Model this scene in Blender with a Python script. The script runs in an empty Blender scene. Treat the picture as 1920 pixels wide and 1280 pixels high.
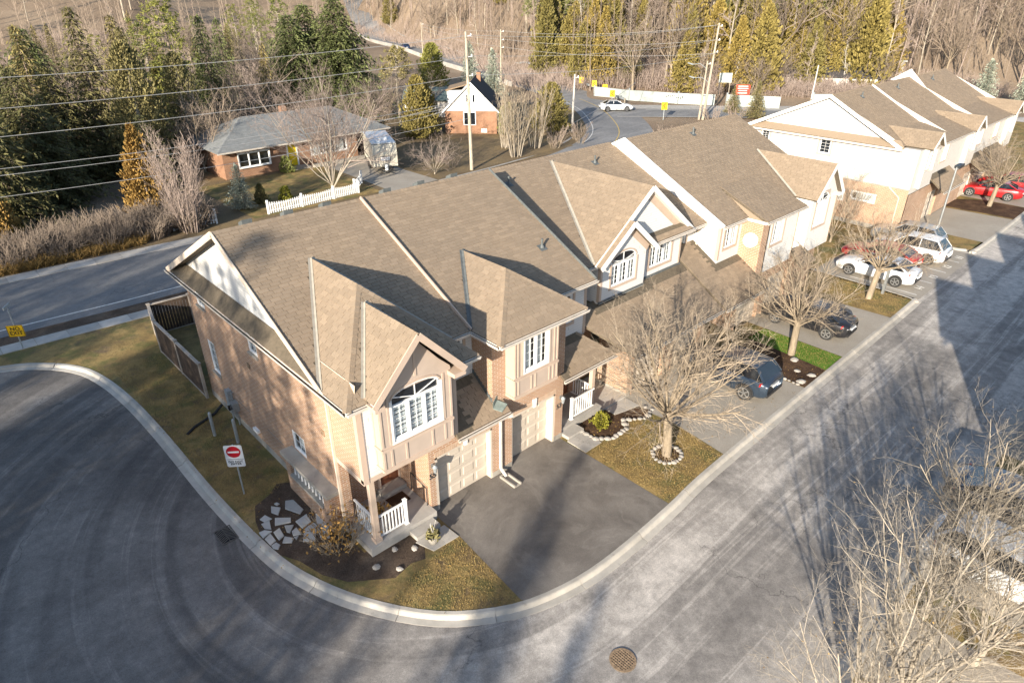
import bpy, math, random
from mathutils import Vector, Matrix
R = math.radians
rnd = random.Random(11)
sc = bpy.context.scene
COL = sc.collection

# ------------------------------------------------------------------ camera, sky, sun, exposure
cam_d = bpy.data.cameras.new('camera')
cam_d.lens = 23.44; cam_d.sensor_width = 36.0; cam_d.clip_start = 0.2; cam_d.clip_end = 2000.0
cam = bpy.data.objects.new('camera', cam_d); COL.objects.link(cam)
cam.location = (-10.25, -14.97, 16.3)
cam.rotation_euler = (R(90 - 28.43), 0, R(47.1 - 90))
sc.camera = cam

SUN_EL = R(17.0)
SUN_DIR = Vector((math.cos(SUN_EL) * math.cos(R(24.6)), math.cos(SUN_EL) * math.sin(R(24.6)), -math.sin(SUN_EL)))
world = bpy.data.worlds.new('World'); sc.world = world; world.use_nodes = True
wn = world.node_tree.nodes; wl = world.node_tree.links
for n in list(wn): wn.remove(n)
wo = wn.new('ShaderNodeOutputWorld'); wb = wn.new('ShaderNodeBackground'); ws = wn.new('ShaderNodeTexSky')
ws.sky_type = 'NISHITA'; ws.sun_disc = False; ws.sun_elevation = SUN_EL
ws.sun_rotation = math.atan2(-SUN_DIR.x, -SUN_DIR.y)
ws.air_density = 1.0; ws.dust_density = 0.8; ws.ozone_density = 1.5
wb.inputs['Strength'].default_value = 0.122
wl.new(ws.outputs[0], wb.inputs[0]); wl.new(wb.outputs[0], wo.inputs[0])
sun_d = bpy.data.lights.new('sun', 'SUN'); sun_d.energy = 5.0; sun_d.angle = R(0.55); sun_d.color = (1.0, 0.90, 0.75)
sun = bpy.data.objects.new('sun', sun_d); COL.objects.link(sun)
sun.rotation_euler = SUN_DIR.to_track_quat('-Z', 'Y').to_euler(); sun.location = (-60, -30, 40)
vs = sc.view_settings
vs.view_transform = 'Standard'; vs.look = 'None'; vs.exposure = 1.06; vs.gamma = 1.0; vs.use_curve_mapping = False
sc.cycles.use_denoising = True
sc.cycles.max_bounces = 6; sc.cycles.diffuse_bounces = 3; sc.cycles.glossy_bounces = 2; sc.cycles.transparent_max_bounces = 10
sc.cycles.caustics_reflective = False; sc.cycles.caustics_refractive = False
sc.cycles.sample_clamp_indirect = 4.0

# ------------------------------------------------------------------ node helpers
class NT:
    def __init__(s, m): s.t = m.node_tree; s.n = s.t.nodes; s.l = s.t.links
    def new(s, kind, **kw):
        x = s.n.new(kind)
        for k, v in kw.items(): setattr(x, k, v)
        return x
    def put(s, sock, v):
        if hasattr(v, 'is_output') or isinstance(v, bpy.types.NodeSocket): s.l.new(v, sock)
        elif v is not None:
            if isinstance(v, tuple) and len(v) == 3 and sock.type == 'RGBA': v = v + (1.0,)
            sock.default_value = v
    def math(s, op, a, b=0.5, c=0.5, clamp=False):
        x = s.new('ShaderNodeMath', operation=op, use_clamp=clamp)
        s.put(x.inputs[0], a); s.put(x.inputs[1], b); s.put(x.inputs[2], c); return x.outputs[0]
    def pos(s): return s.new('ShaderNodeNewGeometry').outputs['Position']
    def obj(s): return s.new('ShaderNodeTexCoord').outputs['Object']
    def mapv(s, v, scale=(1, 1, 1), loc=(0, 0, 0), rot=(0, 0, 0)):
        x = s.new('ShaderNodeMapping'); s.put(x.inputs[0], v)
        x.inputs['Scale'].default_value = scale; x.inputs['Location'].default_value = loc; x.inputs['Rotation'].default_value = rot
        return x.outputs[0]
    def noise(s, v, scale, detail=4.0, rough=0.55, dist=0.0):
        x = s.new('ShaderNodeTexNoise'); s.put(x.inputs['Vector'], v); x.inputs['Scale'].default_value = scale
        x.inputs['Detail'].default_value = detail; x.inputs['Roughness'].default_value = rough; x.inputs['Distortion'].default_value = dist
        return x.outputs[0]
    def ramp(s, f, stops):
        x = s.new('ShaderNodeValToRGB'); s.put(x.inputs[0], f); e = x.color_ramp.elements
        while len(e) < len(stops): e.new(0.5)
        for k, (p, c) in zip(e, stops):
            k.position = p; k.color = (c, c, c, 1) if isinstance(c, (int, float)) else tuple(c) + (1,)
        return x.outputs[0]
    def mix(s, f, a, b, mode='MIX'):
        x = s.new('ShaderNodeMix', data_type='RGBA', blend_type=mode)
        s.put(x.inputs[0], f); s.put(x.inputs[6], a); s.put(x.inputs[7], b); return x.outputs[2]
    def bump(s, h, strength=0.3, dist=0.02):
        x = s.new('ShaderNodeBump'); s.put(x.inputs['Height'], h); x.inputs['Strength'].default_value = strength; x.inputs['Distance'].default_value = dist
        return x.outputs[0]
    def sep(s, v):
        x = s.new('ShaderNodeSeparateXYZ'); s.put(x.inputs[0], v); return x.outputs
    def comb(s, a, b, c):
        x = s.new('ShaderNodeCombineXYZ'); s.put(x.inputs[0], a); s.put(x.inputs[1], b); s.put(x.inputs[2], c); return x.outputs[0]

MATS = {}
def newmat(name, rough=0.8, spec=0.3, metal=0.0):
    m = bpy.data.materials.new(name); m.use_nodes = True; MATS[name] = m
    b = m.node_tree.nodes['Principled BSDF']; b.inputs['Roughness'].default_value = rough; b.inputs['Metallic'].default_value = metal
    b.inputs['Specular IOR Level'].default_value = spec
    return m, NT(m), b
def simple(name, col, rough=0.8, var=0.12, scale=6.0, bump=0.0, bscale=60.0, spec=0.3, metal=0.0, island=0.0):
    """plain paint, metal, wood ...: a base colour with slow and fine variation, and fine relief"""
    m, t, b = newmat(name, rough, spec, metal)
    p = t.pos(); f = t.noise(p, scale, 5.0)
    lo = tuple(c * (1 - var) for c in col); hi = tuple(min(1, c * (1 + var)) for c in col)
    c = t.mix(t.ramp(f, [(0.3, 0.0), (0.7, 1.0)]), lo, hi)
    if island:
        g = t.new('ShaderNodeNewGeometry').outputs['Random Per Island']; o = t.new('ShaderNodeObjectInfo').outputs['Random']
        w = t.new('ShaderNodeTexWhiteNoise', noise_dimensions='1D'); t.put(w.inputs['W'], t.math('ADD', t.math('MULTIPLY', g, 37.1), t.math('MULTIPLY', o, 91.7)))
        k = t.math('ADD', t.math('MULTIPLY', w.outputs[0], 2 * island), 1 - island)
        c = t.mix(1.0, c, t.comb(k, k, k), 'MULTIPLY')
    t.put(b.inputs['Base Color'], c)
    if bump: t.put(b.inputs['Normal'], t.bump(t.noise(p, bscale, 4.0), bump, 0.02))
    return m

# wall materials: brick and lap siding, mapped on upright faces
def wall_uv(t):
    g = t.new('ShaderNodeNewGeometry'); x, y, z = t.sep(g.outputs['Position']); nx = t.sep(g.outputs['True Normal'])[0]
    k = t.math('GREATER_THAN', t.math('ABSOLUTE', nx), 0.5)
    u = t.math('ADD', t.math('MULTIPLY', y, k), t.math('MULTIPLY', x, t.math('SUBTRACT', 1.0, k)))
    return u, z, g.outputs['Position']
def brick_mat(name, c1, c2, mortar, dirt=0.25):
    m, t, b = newmat(name, 0.88, 0.2)
    u, z, p = wall_uv(t)
    br = t.new('ShaderNodeTexBrick'); t.put(br.inputs['Vector'], t.comb(u, z, 0.0))
    br.inputs['Scale'].default_value = 1.0; br.inputs['Brick Width'].default_value = 0.25; br.inputs['Row Height'].default_value = 0.083
    br.inputs['Mortar Size'].default_value = 0.0115; br.inputs['Mortar Smooth'].default_value = 0.25; br.inputs['Bias'].default_value = -0.1
    t.put(br.inputs['Color1'], c1); t.put(br.inputs['Color2'], c2); t.put(br.inputs['Mortar'], mortar)
    f = t.ramp(t.noise(p, 0.9, 6.0), [(0.3, 1 - dirt), (0.65, 1.0)])
    c = t.mix(1.0, br.outputs['Color'], f, 'MULTIPLY')
    c = t.mix(t.ramp(t.noise(p, 25, 3.0), [(0.35, 0.0), (0.75, 0.35)]), c, tuple(x * 1.35 for x in c2))
    t.put(b.inputs['Base Color'], c)
    h = t.math('SUBTRACT', t.math('MULTIPLY', t.noise(p, 90, 2.0), 0.25), br.outputs['Fac'])
    t.put(b.inputs['Normal'], t.bump(h, 0.7, 0.012))
    return m
brick_mat('brick', (0.45, 0.275, 0.165), (0.385, 0.215, 0.13), (0.60, 0.51, 0.43))
brick_mat('brick_red', (0.34, 0.175, 0.10), (0.28, 0.135, 0.08), (0.38, 0.28, 0.20))
def siding_mat(name, col, lap=0.115):
    m, t, b = newmat(name, 0.55, 0.35)
    u, z, p = wall_uv(t)
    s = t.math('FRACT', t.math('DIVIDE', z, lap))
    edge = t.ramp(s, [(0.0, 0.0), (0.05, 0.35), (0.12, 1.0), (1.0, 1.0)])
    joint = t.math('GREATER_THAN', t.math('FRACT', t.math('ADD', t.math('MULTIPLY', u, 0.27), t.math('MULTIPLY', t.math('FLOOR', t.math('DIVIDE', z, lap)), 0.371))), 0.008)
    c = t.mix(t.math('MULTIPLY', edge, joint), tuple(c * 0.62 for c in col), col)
    c = t.mix(t.ramp(t.noise(p, 1.3, 5.0), [(0.35, 0.0), (0.75, 0.22)]), c, tuple(c * 0.86 for c in col))
    t.put(b.inputs['Base Color'], c)
    t.put(b.inputs['Normal'], t.bump(t.math('SUBTRACT', 1.0, s), 0.55, 0.02))
    return m
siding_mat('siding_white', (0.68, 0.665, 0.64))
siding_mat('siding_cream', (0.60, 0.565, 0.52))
simple('trim_tan', (0.50, 0.39, 0.31), 0.6, 0.07, 2.0)
simple('trim_panel', (0.46, 0.37, 0.305), 0.65, 0.06, 2.0)
simple('trim_white', (0.80, 0.78, 0.75), 0.45, 0.06, 3.0)
simple('fascia', (0.62, 0.52, 0.42), 0.55, 0.1, 3.0)
simple('gutter', (0.70, 0.64, 0.57), 0.4, 0.12, 4.0)
simple('gutter_dirt', (0.10, 0.085, 0.065), 0.95, 0.5, 14.0)
simple('vinyl', (0.83, 0.83, 0.82), 0.35, 0.04, 3.0)
simple('garage_paint', (0.53, 0.46, 0.38), 0.55, 0.08, 1.5)
simple('garage_dark', (0.40, 0.37, 0.33), 0.6, 0.1, 2.0)
simple('door_brown', (0.20, 0.075, 0.04), 0.45, 0.12, 3.0)
simple('metal_dark', (0.045, 0.05, 0.055), 0.45, 0.2, 5.0, metal=0.3)
simple('metal_grey', (0.32, 0.33, 0.33), 0.45, 0.15, 5.0, metal=0.6)
simple('galvanised', (0.42, 0.45, 0.46), 0.5, 0.12, 8.0, metal=0.5)
simple('flashing', (0.115, 0.125, 0.125), 0.55, 0.2, 8.0)
simple('valley_metal', (0.34, 0.31, 0.26), 0.6, 0.12, 6.0)
simple('lead_sheet', (0.20, 0.24, 0.22), 0.6, 0.2, 6.0)
simple('rubber', (0.03, 0.03, 0.03), 0.9, 0.2, 10.0)
simple('interior_dark', (0.02, 0.021, 0.024), 0.95, 0.3, 3.0)
simple('blind', (0.78, 0.78, 0.75), 0.75, 0.08, 3.0)
simple('curtain', (0.75, 0.73, 0.69), 0.8, 0.12, 6.0)
simple('underlay', (0.13, 0.105, 0.075), 0.95, 0.2, 8.0)
def shingle_mat(name, col):
    m, t, b = newmat(name, 0.93, 0.12)
    g = t.new('ShaderNodeNewGeometry'); o = t.new('ShaderNodeObjectInfo'); p = g.outputs['Position']
    w = t.new('ShaderNodeTexWhiteNoise', noise_dimensions='1D')
    t.put(w.inputs['W'], t.math('ADD', t.math('MULTIPLY', g.outputs['Random Per Island'], 53.3), t.math('MULTIPLY', o.outputs['Random'], 119.7)))
    k = t.ramp(w.outputs[0], [(0.0, 0.91), (0.45, 0.98), (0.8, 1.03), (1.0, 1.12)])
    c = t.mix(1.0, k, col, 'MULTIPLY')
    c = t.mix(1.0, c, t.ramp(t.noise(p, 0.35, 5.0), [(0.3, (0.94, 0.94, 0.95)), (0.7, (1.05, 1.03, 1.01))]), 'MULTIPLY')
    c = t.mix(1.0, c, t.ramp(t.noise(p, 70.0, 2.0), [(0.3, 0.78), (0.7, 1.2)]), 'MULTIPLY')
    t.put(b.inputs['Base Color'], c); t.put(b.inputs['Normal'], t.bump(t.noise(p, 160.0, 2.0), 0.5, 0.006))
    return m
shingle_mat('shingle', (0.285, 0.222, 0.16))
shingle_mat('shingle_grey', (0.215, 0.225, 0.225))
shingle_mat('shingle_dark', (0.075, 0.07, 0.07))
shingle_mat('shingle_green', (0.13, 0.17, 0.16))
def glass_mat(name, tint, fac=0.30):
    m = bpy.data.materials.new(name); m.use_nodes = True; MATS[name] = m; t = NT(m)
    for n in list(t.n): t.n.remove(n)
    o = t.new('ShaderNodeOutputMaterial'); mx = t.new('ShaderNodeMixShader'); tr = t.new('ShaderNodeBsdfTransparent'); gl = t.new('ShaderNodeBsdfGlossy')
    tr.inputs[0].default_value = tint + (1,); gl.inputs[0].default_value = (0.9, 0.93, 0.95, 1); gl.inputs['Roughness'].default_value = 0.03
    fr = t.new('ShaderNodeLayerWeight'); fr.inputs[0].default_value = 0.5
    t.put(mx.inputs[0], t.math('ADD', t.math('MULTIPLY', t.math('POWER', fr.outputs['Facing'], 3.0), 0.6), fac * 0.35, clamp=True)); t.l.new(tr.outputs[0], mx.inputs[1]); t.l.new(gl.outputs[0], mx.inputs[2])
    t.l.new(mx.outputs[0], o.inputs[0])
glass_mat('glass', (0.80, 0.85, 0.88))
simple('glass_dark', (0.012, 0.015, 0.02), 0.05, 0.2, 2.0, spec=0.7)

# ground materials
def asphalt_mat(name, dark, salt, amount, seed):
    m, t, b = newmat(name, 0.9, 0.25)
    p = t.pos(); x, y, z = t.sep(p)
    dx = t.math('MINIMUM', t.math('SUBTRACT', x, 1.0), 0.0); dy = t.math('SUBTRACT', y, 1.5)
    r = t.math('SQRT', t.math('ADD', t.math('MULTIPLY', dx, dx), t.math('MULTIPLY', dy, dy)))
    v = t.comb(t.math('MULTIPLY', x, 0.055), t.math('MULTIPLY', y, 0.055), t.math('ADD', r, seed))
    tracks = t.ramp(t.noise(v, 0.5, 4.0, 0.5, 0.6), [(0.44, 0.0), (0.53, 1.0)])
    thin = t.ramp(t.noise(t.mapv(v, (1.6, 1.6, 2.4)), 1.2, 3.0, 0.5, 0.35), [(0.55, 0.0), (0.60, 1.0), (0.63, 1.0), (0.68, 0.1)])
    patch = t.ramp(t.noise(p, 0.15, 6.0, 0.62, 0.8), [(0.36, 0.0), (0.62, 1.0)])
    blot = t.ramp(t.noise(p, 0.55, 5.0, 0.65, 1.3), [(0.50, 0.0), (0.56, 0.8), (0.60, 0.35), (0.72, 0.9)])
    f = t.math('ADD', t.math('MULTIPLY', tracks, 0.62), t.math('MULTIPLY', thin, 0.42))
    f = t.math('ADD', t.math('MULTIPLY', f, t.math('ADD', t.math('MULTIPLY', patch, 0.8), 0.2)), t.math('ADD', t.math('MULTIPLY', patch, 0.30), t.math('MULTIPLY', blot, 0.14)))
    east = t.ramp(t.math('MULTIPLY', t.math('SUBTRACT', t.math('ADD', x, 7.0), t.math('MULTIPLY', y, 0.5)), 0.06), [(0.0, 0.32), (0.7, 1.0)])
    f = t.math('ADD', t.math('MULTIPLY', f, east), t.math('MULTIPLY', t.math('SUBTRACT', east, 0.32), 0.38))
    f = t.math('MULTIPLY', f, amount, clamp=True)
    edge = t.noise(p, 3.0, 6.0, 0.7)
    f = t.math('MULTIPLY', f, t.ramp(edge, [(0.25, 0.55), (0.7, 1.15)]), clamp=True)
    c = t.mix(f, dark, salt)
    vor = t.new('ShaderNodeTexVoronoi', feature='DISTANCE_TO_EDGE'); wv = t.new('ShaderNodeTexNoise'); t.put(wv.inputs['Vector'], p); wv.inputs['Scale'].default_value = 0.9; wv.inputs['Detail'].default_value = 6.0
    t.put(vor.inputs['Vector'], t.mix(0.35, p, t.mix(1.0, wv.outputs[1], (6.0, 6.0, 6.0), 'MULTIPLY'))); vor.inputs['Scale'].default_value = 0.16
    crack = t.math('MULTIPLY', t.ramp(vor.outputs['Distance'], [(0.0, 1.0), (0.0045, 0.0)]), t.ramp(t.noise(p, 0.25, 3.0), [(0.47, 0.0), (0.55, 1.0)]))
    c = t.mix(t.math('MULTIPLY', crack, 0.55), c, tuple(k * 0.4 for k in dark))
    c = t.mix(1.0, c, t.ramp(t.noise(p, 2.2, 7.0, 0.75), [(0.3, 0.82), (0.7, 1.16)]), 'MULTIPLY')
    c = t.mix(1.0, c, t.ramp(t.noise(p, 14.0, 4.0, 0.8), [(0.3, 0.92), (0.7, 1.08)]), 'MULTIPLY')
    c = t.mix(1.0, c, t.ramp(t.noise(p, 45.0, 3.0, 0.7), [(0.3, 0.70), (0.72, 1.3)]), 'MULTIPLY')
    t.put(b.inputs['Base Color'], c); t.put(b.inputs['Normal'], t.bump(t.noise(p, 120.0, 2.0), 0.35, 0.008))
    return m
asphalt_mat('asphalt_lane', (0.098, 0.090, 0.085), (0.56, 0.51, 0.455), 1.0, 3.1)
asphalt_mat('asphalt_main', (0.17, 0.168, 0.168), (0.30, 0.29, 0.28), 0.7, 9.4)
def drive_mat(name, dark, pale, lo=0.5):
    m, t, b = newmat(name, 0.88, 0.25)
    p = t.pos()
    st = t.ramp(t.noise(p, 0.4, 7.0, 0.68, 0.35), [(lo - 0.14, 0.0), (lo + 0.16, 0.75)])
    ring = t.ramp(t.noise(p, 0.5, 5.0, 0.6, 0.5), [(0.55, 0.0), (0.585, 1.0), (0.60, 0.7), (0.63, 0.15)])
    c = t.mix(t.math('ADD', t.math('MULTIPLY', st, 0.7), t.math('MULTIPLY', ring, 0.16), clamp=True), dark, pale)
    c = t.mix(1.0, c, t.ramp(t.noise(p, 50.0, 3.0, 0.7), [(0.3, 0.78), (0.72, 1.25)]), 'MULTIPLY')
    t.put(b.inputs['Base Color'], c); t.put(b.inputs['Normal'], t.bump(t.noise(p, 120.0, 2.0), 0.3, 0.008))
    return m
drive_mat('driveway_new', (0.125, 0.110, 0.097), (0.32, 0.29, 0.255))
drive_mat('driveway_old', (0.30, 0.265, 0.22), (0.40, 0.365, 0.315), 0.45)
def concrete_mat(name, col, dirt=0.35):
    m, t, b = newmat(name, 0.9, 0.2)
    p = t.pos()
    c = t.mix(t.ramp(t.noise(p, 1.4, 6.0, 0.65), [(0.35, 0.0), (0.7, 1.0)]), tuple(k * (1 - dirt) for k in col), col)
    c = t.mix(t.ramp(t.noise(p, 4.5, 4.0, 0.7, 0.6), [(0.62, 0.0), (0.72, 0.5)]), c, tuple(k * 0.45 for k in col))
    o = t.new('ShaderNodeObjectInfo').outputs['Random']
    k = t.math('ADD', t.math('MULTIPLY', o, 0.30), 0.84)
    c = t.mix(1.0, c, t.comb(k, k, k), 'MULTIPLY')
    t.put(b.inputs['Base Color'], c); t.put(b.inputs['Normal'], t.bump(t.noise(p, 60.0, 3.0), 0.3, 0.01))
    return m
concrete_mat('concrete', (0.42, 0.385, 0.335))
concrete_mat('concrete_kerb', (0.52, 0.48, 0.42), 0.25)
concrete_mat('concrete_slab', (0.47, 0.44, 0.40), 0.25)
concrete_mat('flagstone', (0.54, 0.53, 0.50), 0.2)
concrete_mat('rock', (0.50, 0.46, 0.41), 0.4)
def ground_mat(name, stops, scale=0.35, bump=0.6, fine=18.0, green=None):
    m, t, b = newmat(name, 0.97, 0.1)
    p = t.pos()
    f = t.math('ADD', t.math('MULTIPLY', t.noise(p, scale, 6.0, 0.62, 0.4), 0.7), t.math('MULTIPLY', t.noise(p, fine, 4.0, 0.7), 0.3))
    c = t.ramp(f, stops)
    if green:
        c = t.mix(t.ramp(t.noise(t.mapv(p, loc=(7, 3, 0)), scale * 0.8, 6.0, 0.65), [(0.48, 0.0), (0.60, 0.9)]), c, green)
        c = t.mix(t.ramp(t.noise(t.mapv(p, loc=(-5, 9, 0)), scale * 1.1, 7.0, 0.7, 0.5), [(0.54, 0.0), (0.66, 0.85)]), c, (0.16, 0.115, 0.075))
    c = t.mix(1.0, c, t.ramp(t.noise(p, 60.0, 3.0, 0.75), [(0.28, 0.6), (0.75, 1.4)]), 'MULTIPLY')
    t.put(b.inputs['Base Color'], c)
    t.put(b.inputs['Normal'], t.bump(t.math('ADD', t.noise(p, 40.0, 4.0, 0.7), t.math('MULTIPLY', t.noise(p, 6.0, 3.0), 1.2)), bump, 0.05))
    return m
ground_mat('lawn', [(0.30, (0.12, 0.085, 0.045)), (0.45, (0.24, 0.17, 0.075)), (0.58, (0.34, 0.24, 0.10)), (0.72, (0.42, 0.32, 0.15))], 0.9, green=(0.14, 0.135, 0.055))
ground_mat('lawn_green', [(0.3, (0.075, 0.15, 0.02)), (0.55, (0.11, 0.22, 0.03)), (0.75, (0.16, 0.25, 0.05))], 0.6)
ground_mat('mulch', [(0.3, (0.035, 0.022, 0.016)), (0.5, (0.085, 0.052, 0.034)), (0.7, (0.17, 0.105, 0.066))], 1.2, 1.0, 26.0)
ground_mat('dirt', [(0.3, (0.05, 0.037, 0.028)), (0.5, (0.11, 0.08, 0.06)), (0.7, (0.20, 0.155, 0.115))], 0.8, 0.8)
ground_mat('verge', [(0.3, (0.13, 0.095, 0.065)), (0.5, (0.20, 0.15, 0.09)), (0.7, (0.30, 0.21, 0.10))], 0.25, 0.6, 12.0)
ground_mat('forest_floor', [(0.3, (0.17, 0.125, 0.09)), (0.5, (0.27, 0.20, 0.14)), (0.7, (0.36, 0.28, 0.20))], 0.07, 0.7, 3.0)
simple('line_white', (0.62, 0.60, 0.56), 0.8, 0.25, 9.0)
simple('line_yellow', (0.55, 0.38, 0.10), 0.8, 0.25, 9.0)

# plants
def leaf_mat(name, col, var=0.45, trans=0.12):
    m, t, b = newmat(name, 0.75, 0.2)
    g = t.new('ShaderNodeNewGeometry'); o = t.new('ShaderNodeObjectInfo')
    w = t.new('ShaderNodeTexWhiteNoise', noise_dimensions='1D')
    t.put(w.inputs['W'], t.math('ADD', t.math('MULTIPLY', g.outputs['Random Per Island'], 53.3), t.math('MULTIPLY', o.outputs['Random'], 19.7)))
    k = t.math('ADD', t.math('MULTIPLY', w.outputs[0], 2 * var), 1 - var)
    c = t.mix(1.0, col, t.comb(k, t.math('MULTIPLY', k, 0.98), t.math('MULTIPLY', k, 0.9)), 'MULTIPLY')
    q = t.ramp(o.outputs['Random'], [(0.0, (0.82, 0.86, 0.9)), (0.5, (1, 1, 1)), (1.0, (1.22, 1.1, 0.95))])
    c = t.mix(1.0, c, q, 'MULTIPLY')
    t.put(b.inputs['Base Color'], c)
    return m
leaf_mat('needle_spruce', (0.135, 0.155, 0.062))
leaf_mat('needle_dark', (0.125, 0.12, 0.055))
leaf_mat('needle_pine', (0.17, 0.185, 0.055))
leaf_mat('needle_blue', (0.29, 0.32, 0.275))
leaf_mat('needle_cedar', (0.205, 0.17, 0.058))
leaf_mat('needle_cedar_brown', (0.27, 0.17, 0.055))
leaf_mat('needle_olive', (0.20, 0.175, 0.08))
leaf_mat('dry_leaf', (0.30, 0.19, 0.07))
leaf_mat('green_shrub', (0.16, 0.17, 0.03))
def bark_mat(name, col):
    m, t, b = newmat(name, 0.93, 0.15)
    o = t.obj(); p = t.mapv(o, (1, 1, 0.25))
    c = t.mix(t.ramp(t.noise(p, 9.0, 5.0, 0.65), [(0.3, 0.0), (0.7, 1.0)]), tuple(k * 0.62 for k in col), tuple(min(1, k * 1.2) for k in col))
    k = t.math('ADD', t.math('MULTIPLY', t.new('ShaderNodeObjectInfo').outputs['Random'], 0.3), 0.85)
    c = t.mix(1.0, c, t.comb(k, k, k), 'MULTIPLY')
    t.put(b.inputs['Base Color'], c); t.put(b.inputs['Normal'], t.bump(t.noise(p, 25.0, 4.0), 0.5, 0.02))
bark_mat('bark_tan', (0.31, 0.25, 0.18))
bark_mat('bark_twig', (0.335, 0.27, 0.20))
bark_mat('bark_pale', (0.37, 0.32, 0.255))
bark_mat('bark_pink', (0.31, 0.245, 0.21))
bark_mat('bark_brown', (0.24, 0.19, 0.15))
bark_mat('bark_white', (0.58, 0.55, 0.50))
bark_mat('wood_pole', (0.42, 0.36, 0.28))
simple('fence_wood', (0.075, 0.052, 0.038), 0.85, 0.4, 2.5, 0.3)
simple('fence_rail', (0.36, 0.31, 0.26), 0.8, 0.25, 3.0, 0.3)

# ------------------------------------------------------------------ mesh helpers
class MB:
    def __init__(s): s.v = []; s.f = []
    def quad(s, *p):
        i = len(s.v); s.v.extend([tuple(q) for q in p]); s.f.append(tuple(range(i, i + len(p))))
    def box(s, x0, x1, y0, y1, z0, z1):
        i = len(s.v)
        s.v += [(x0, y0, z0), (x1, y0, z0), (x1, y1, z0), (x0, y1, z0), (x0, y0, z1), (x1, y0, z1), (x1, y1, z1), (x0, y1, z1)]
        s.f += [(i, i + 3, i + 2, i + 1), (i + 4, i + 5, i + 6, i + 7), (i, i + 1, i + 5, i + 4), (i + 1, i + 2, i + 6, i + 5), (i + 2, i + 3, i + 7, i + 6), (i + 3, i, i + 4, i + 7)]
    def prism(s, poly, d):
        """extrude a planar 3-D polygon by vector d"""
        i = len(s.v); n = len(poly); d = Vector(d)
        s.v += [tuple(p) for p in poly] + [tuple(Vector(p) + d) for p in poly]
        s.f.append(tuple(range(i + n - 1, i - 1, -1))); s.f.append(tuple(range(i + n, i + 2 * n)))
        for k in range(n): s.f.append((i + k, i + (k + 1) % n, i + n + (k + 1) % n, i + n + k))
    def bar(s, a, b, w, h, up=(0, 0, 1)):
        """rectangular bar from a to b, w across, h along up"""
        a = Vector(a); b = Vector(b); d = (b - a).normalized(); u = Vector(up)
        if abs(d.dot(u)) > 0.97: u = Vector((1, 0, 0))
        c = d.cross(u).normalized(); u = c.cross(d).normalized(); c *= w / 2; u *= h / 2
        s.prism([a - c - u, a + c - u, a + c + u, a - c + u], b - a)
    def tube(s, pts, rad, n=6, cap=True):
        i0 = len(s.v); pts = [Vector(p) for p in pts]
        if not isinstance(rad, (list, tuple)): rad = [rad] * len(pts)
        u = None
        for k, p in enumerate(pts):
            d = (pts[min(k + 1, len(pts) - 1)] - pts[max(k - 1, 0)])
            d = d.normalized() if d.length > 1e-9 else Vector((0, 0, 1))
            if u is None: u = d.orthogonal().normalized()
            u = (u - d * u.dot(d)); u = u.normalized() if u.length > 1e-6 else d.orthogonal().normalized()
            w = d.cross(u)
            for j in range(n):
                a = 2 * math.pi * j / n; s.v.append(tuple(p + (u * math.cos(a) + w * math.sin(a)) * rad[k]))
        for k in range(len(pts) - 1):
            for j in range(n):
                a = i0 + k * n + j; b = i0 + k * n + (j + 1) % n
                s.f.append((a, b, b + n, a + n))
        if cap:
            s.f.append(tuple(range(i0 + n - 1, i0 - 1, -1))); e = i0 + (len(pts) - 1) * n; s.f.append(tuple(range(e, e + n)))
    def cyl(s, c, r, z0, z1, n=12, r2=None): s.tube([(c[0], c[1], z0), (c[0], c[1], z1)], [r, r if r2 is None else r2], n)
    def disc(s, c, r, axis, d, n=16):
        """flat cylinder centred c along axis, thickness d"""
        a = Vector(axis).normalized() * d / 2; c = Vector(c); s.tube([c - a, c + a], r, n)
    def data(s, name, mat, smooth=False):
        me = bpy.data.meshes.new(name); me.from_pydata(s.v, [], s.f); me.update()
        if mat: me.materials.append(MATS[mat])
        if smooth: me.polygons.foreach_set('use_smooth', [True] * len(me.polygons))
        return me
    def each(s, name, mat, parent=None):
        """every connected piece becomes an object of its own"""
        up = list(range(len(s.v)))
        def find(a):
            while up[a] != a: up[a] = up[up[a]]; a = up[a]
            return a
        for f in s.f:
            for k in f[1:]: up[find(k)] = find(f[0])
        groups = {}
        for f in s.f: groups.setdefault(find(f[0]), []).append(f)
        for fs in groups.values():
            ids = sorted({k for f in fs for k in f}); ix = {k: i for i, k in enumerate(ids)}; q = MB(); q.v = [s.v[k] for k in ids]; q.f = [tuple(ix[k] for k in f) for f in fs]; q.build(name, mat, parent)
    def build(s, name, mat, parent=None, smooth=False, world=True):
        """world=True: coordinates are world coordinates, shifted to the parent's origin"""
        if parent is not None and world:
            o = origin(parent); s.v = [(a - o[0], b - o[1], c - o[2]) for a, b, c in s.v]
        return link(bpy.data.objects.new(name, s.data(name, mat, smooth)), parent)
def origin(o):
    x = Vector((0, 0, 0))
    while o is not None: x = x + o.location; o = o.parent
    return x
def link(o, parent=None):
    COL.objects.link(o)
    if parent is not None: o.parent = parent
    return o
def tag(o, label=None, cat=None, group=None, kind=None):
    if label: o['label'] = label
    if cat: o['category'] = cat
    if group: o['group'] = group
    if kind: o['kind'] = kind
    return o
def thing(name, label, cat, loc=(0, 0, 0), group=None, rz=0.0):
    o = bpy.data.objects.new(name, None); o.empty_display_size = 0.3; COL.objects.link(o); o.location = loc; o.rotation_euler = (0, 0, rz)
    return tag(o, label, cat, group)
def copy_tree(o, parent=None):
    c = o.copy(); COL.objects.link(c); c.parent = parent
    for ch in o.children: copy_tree(ch, c)
    return c
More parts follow.
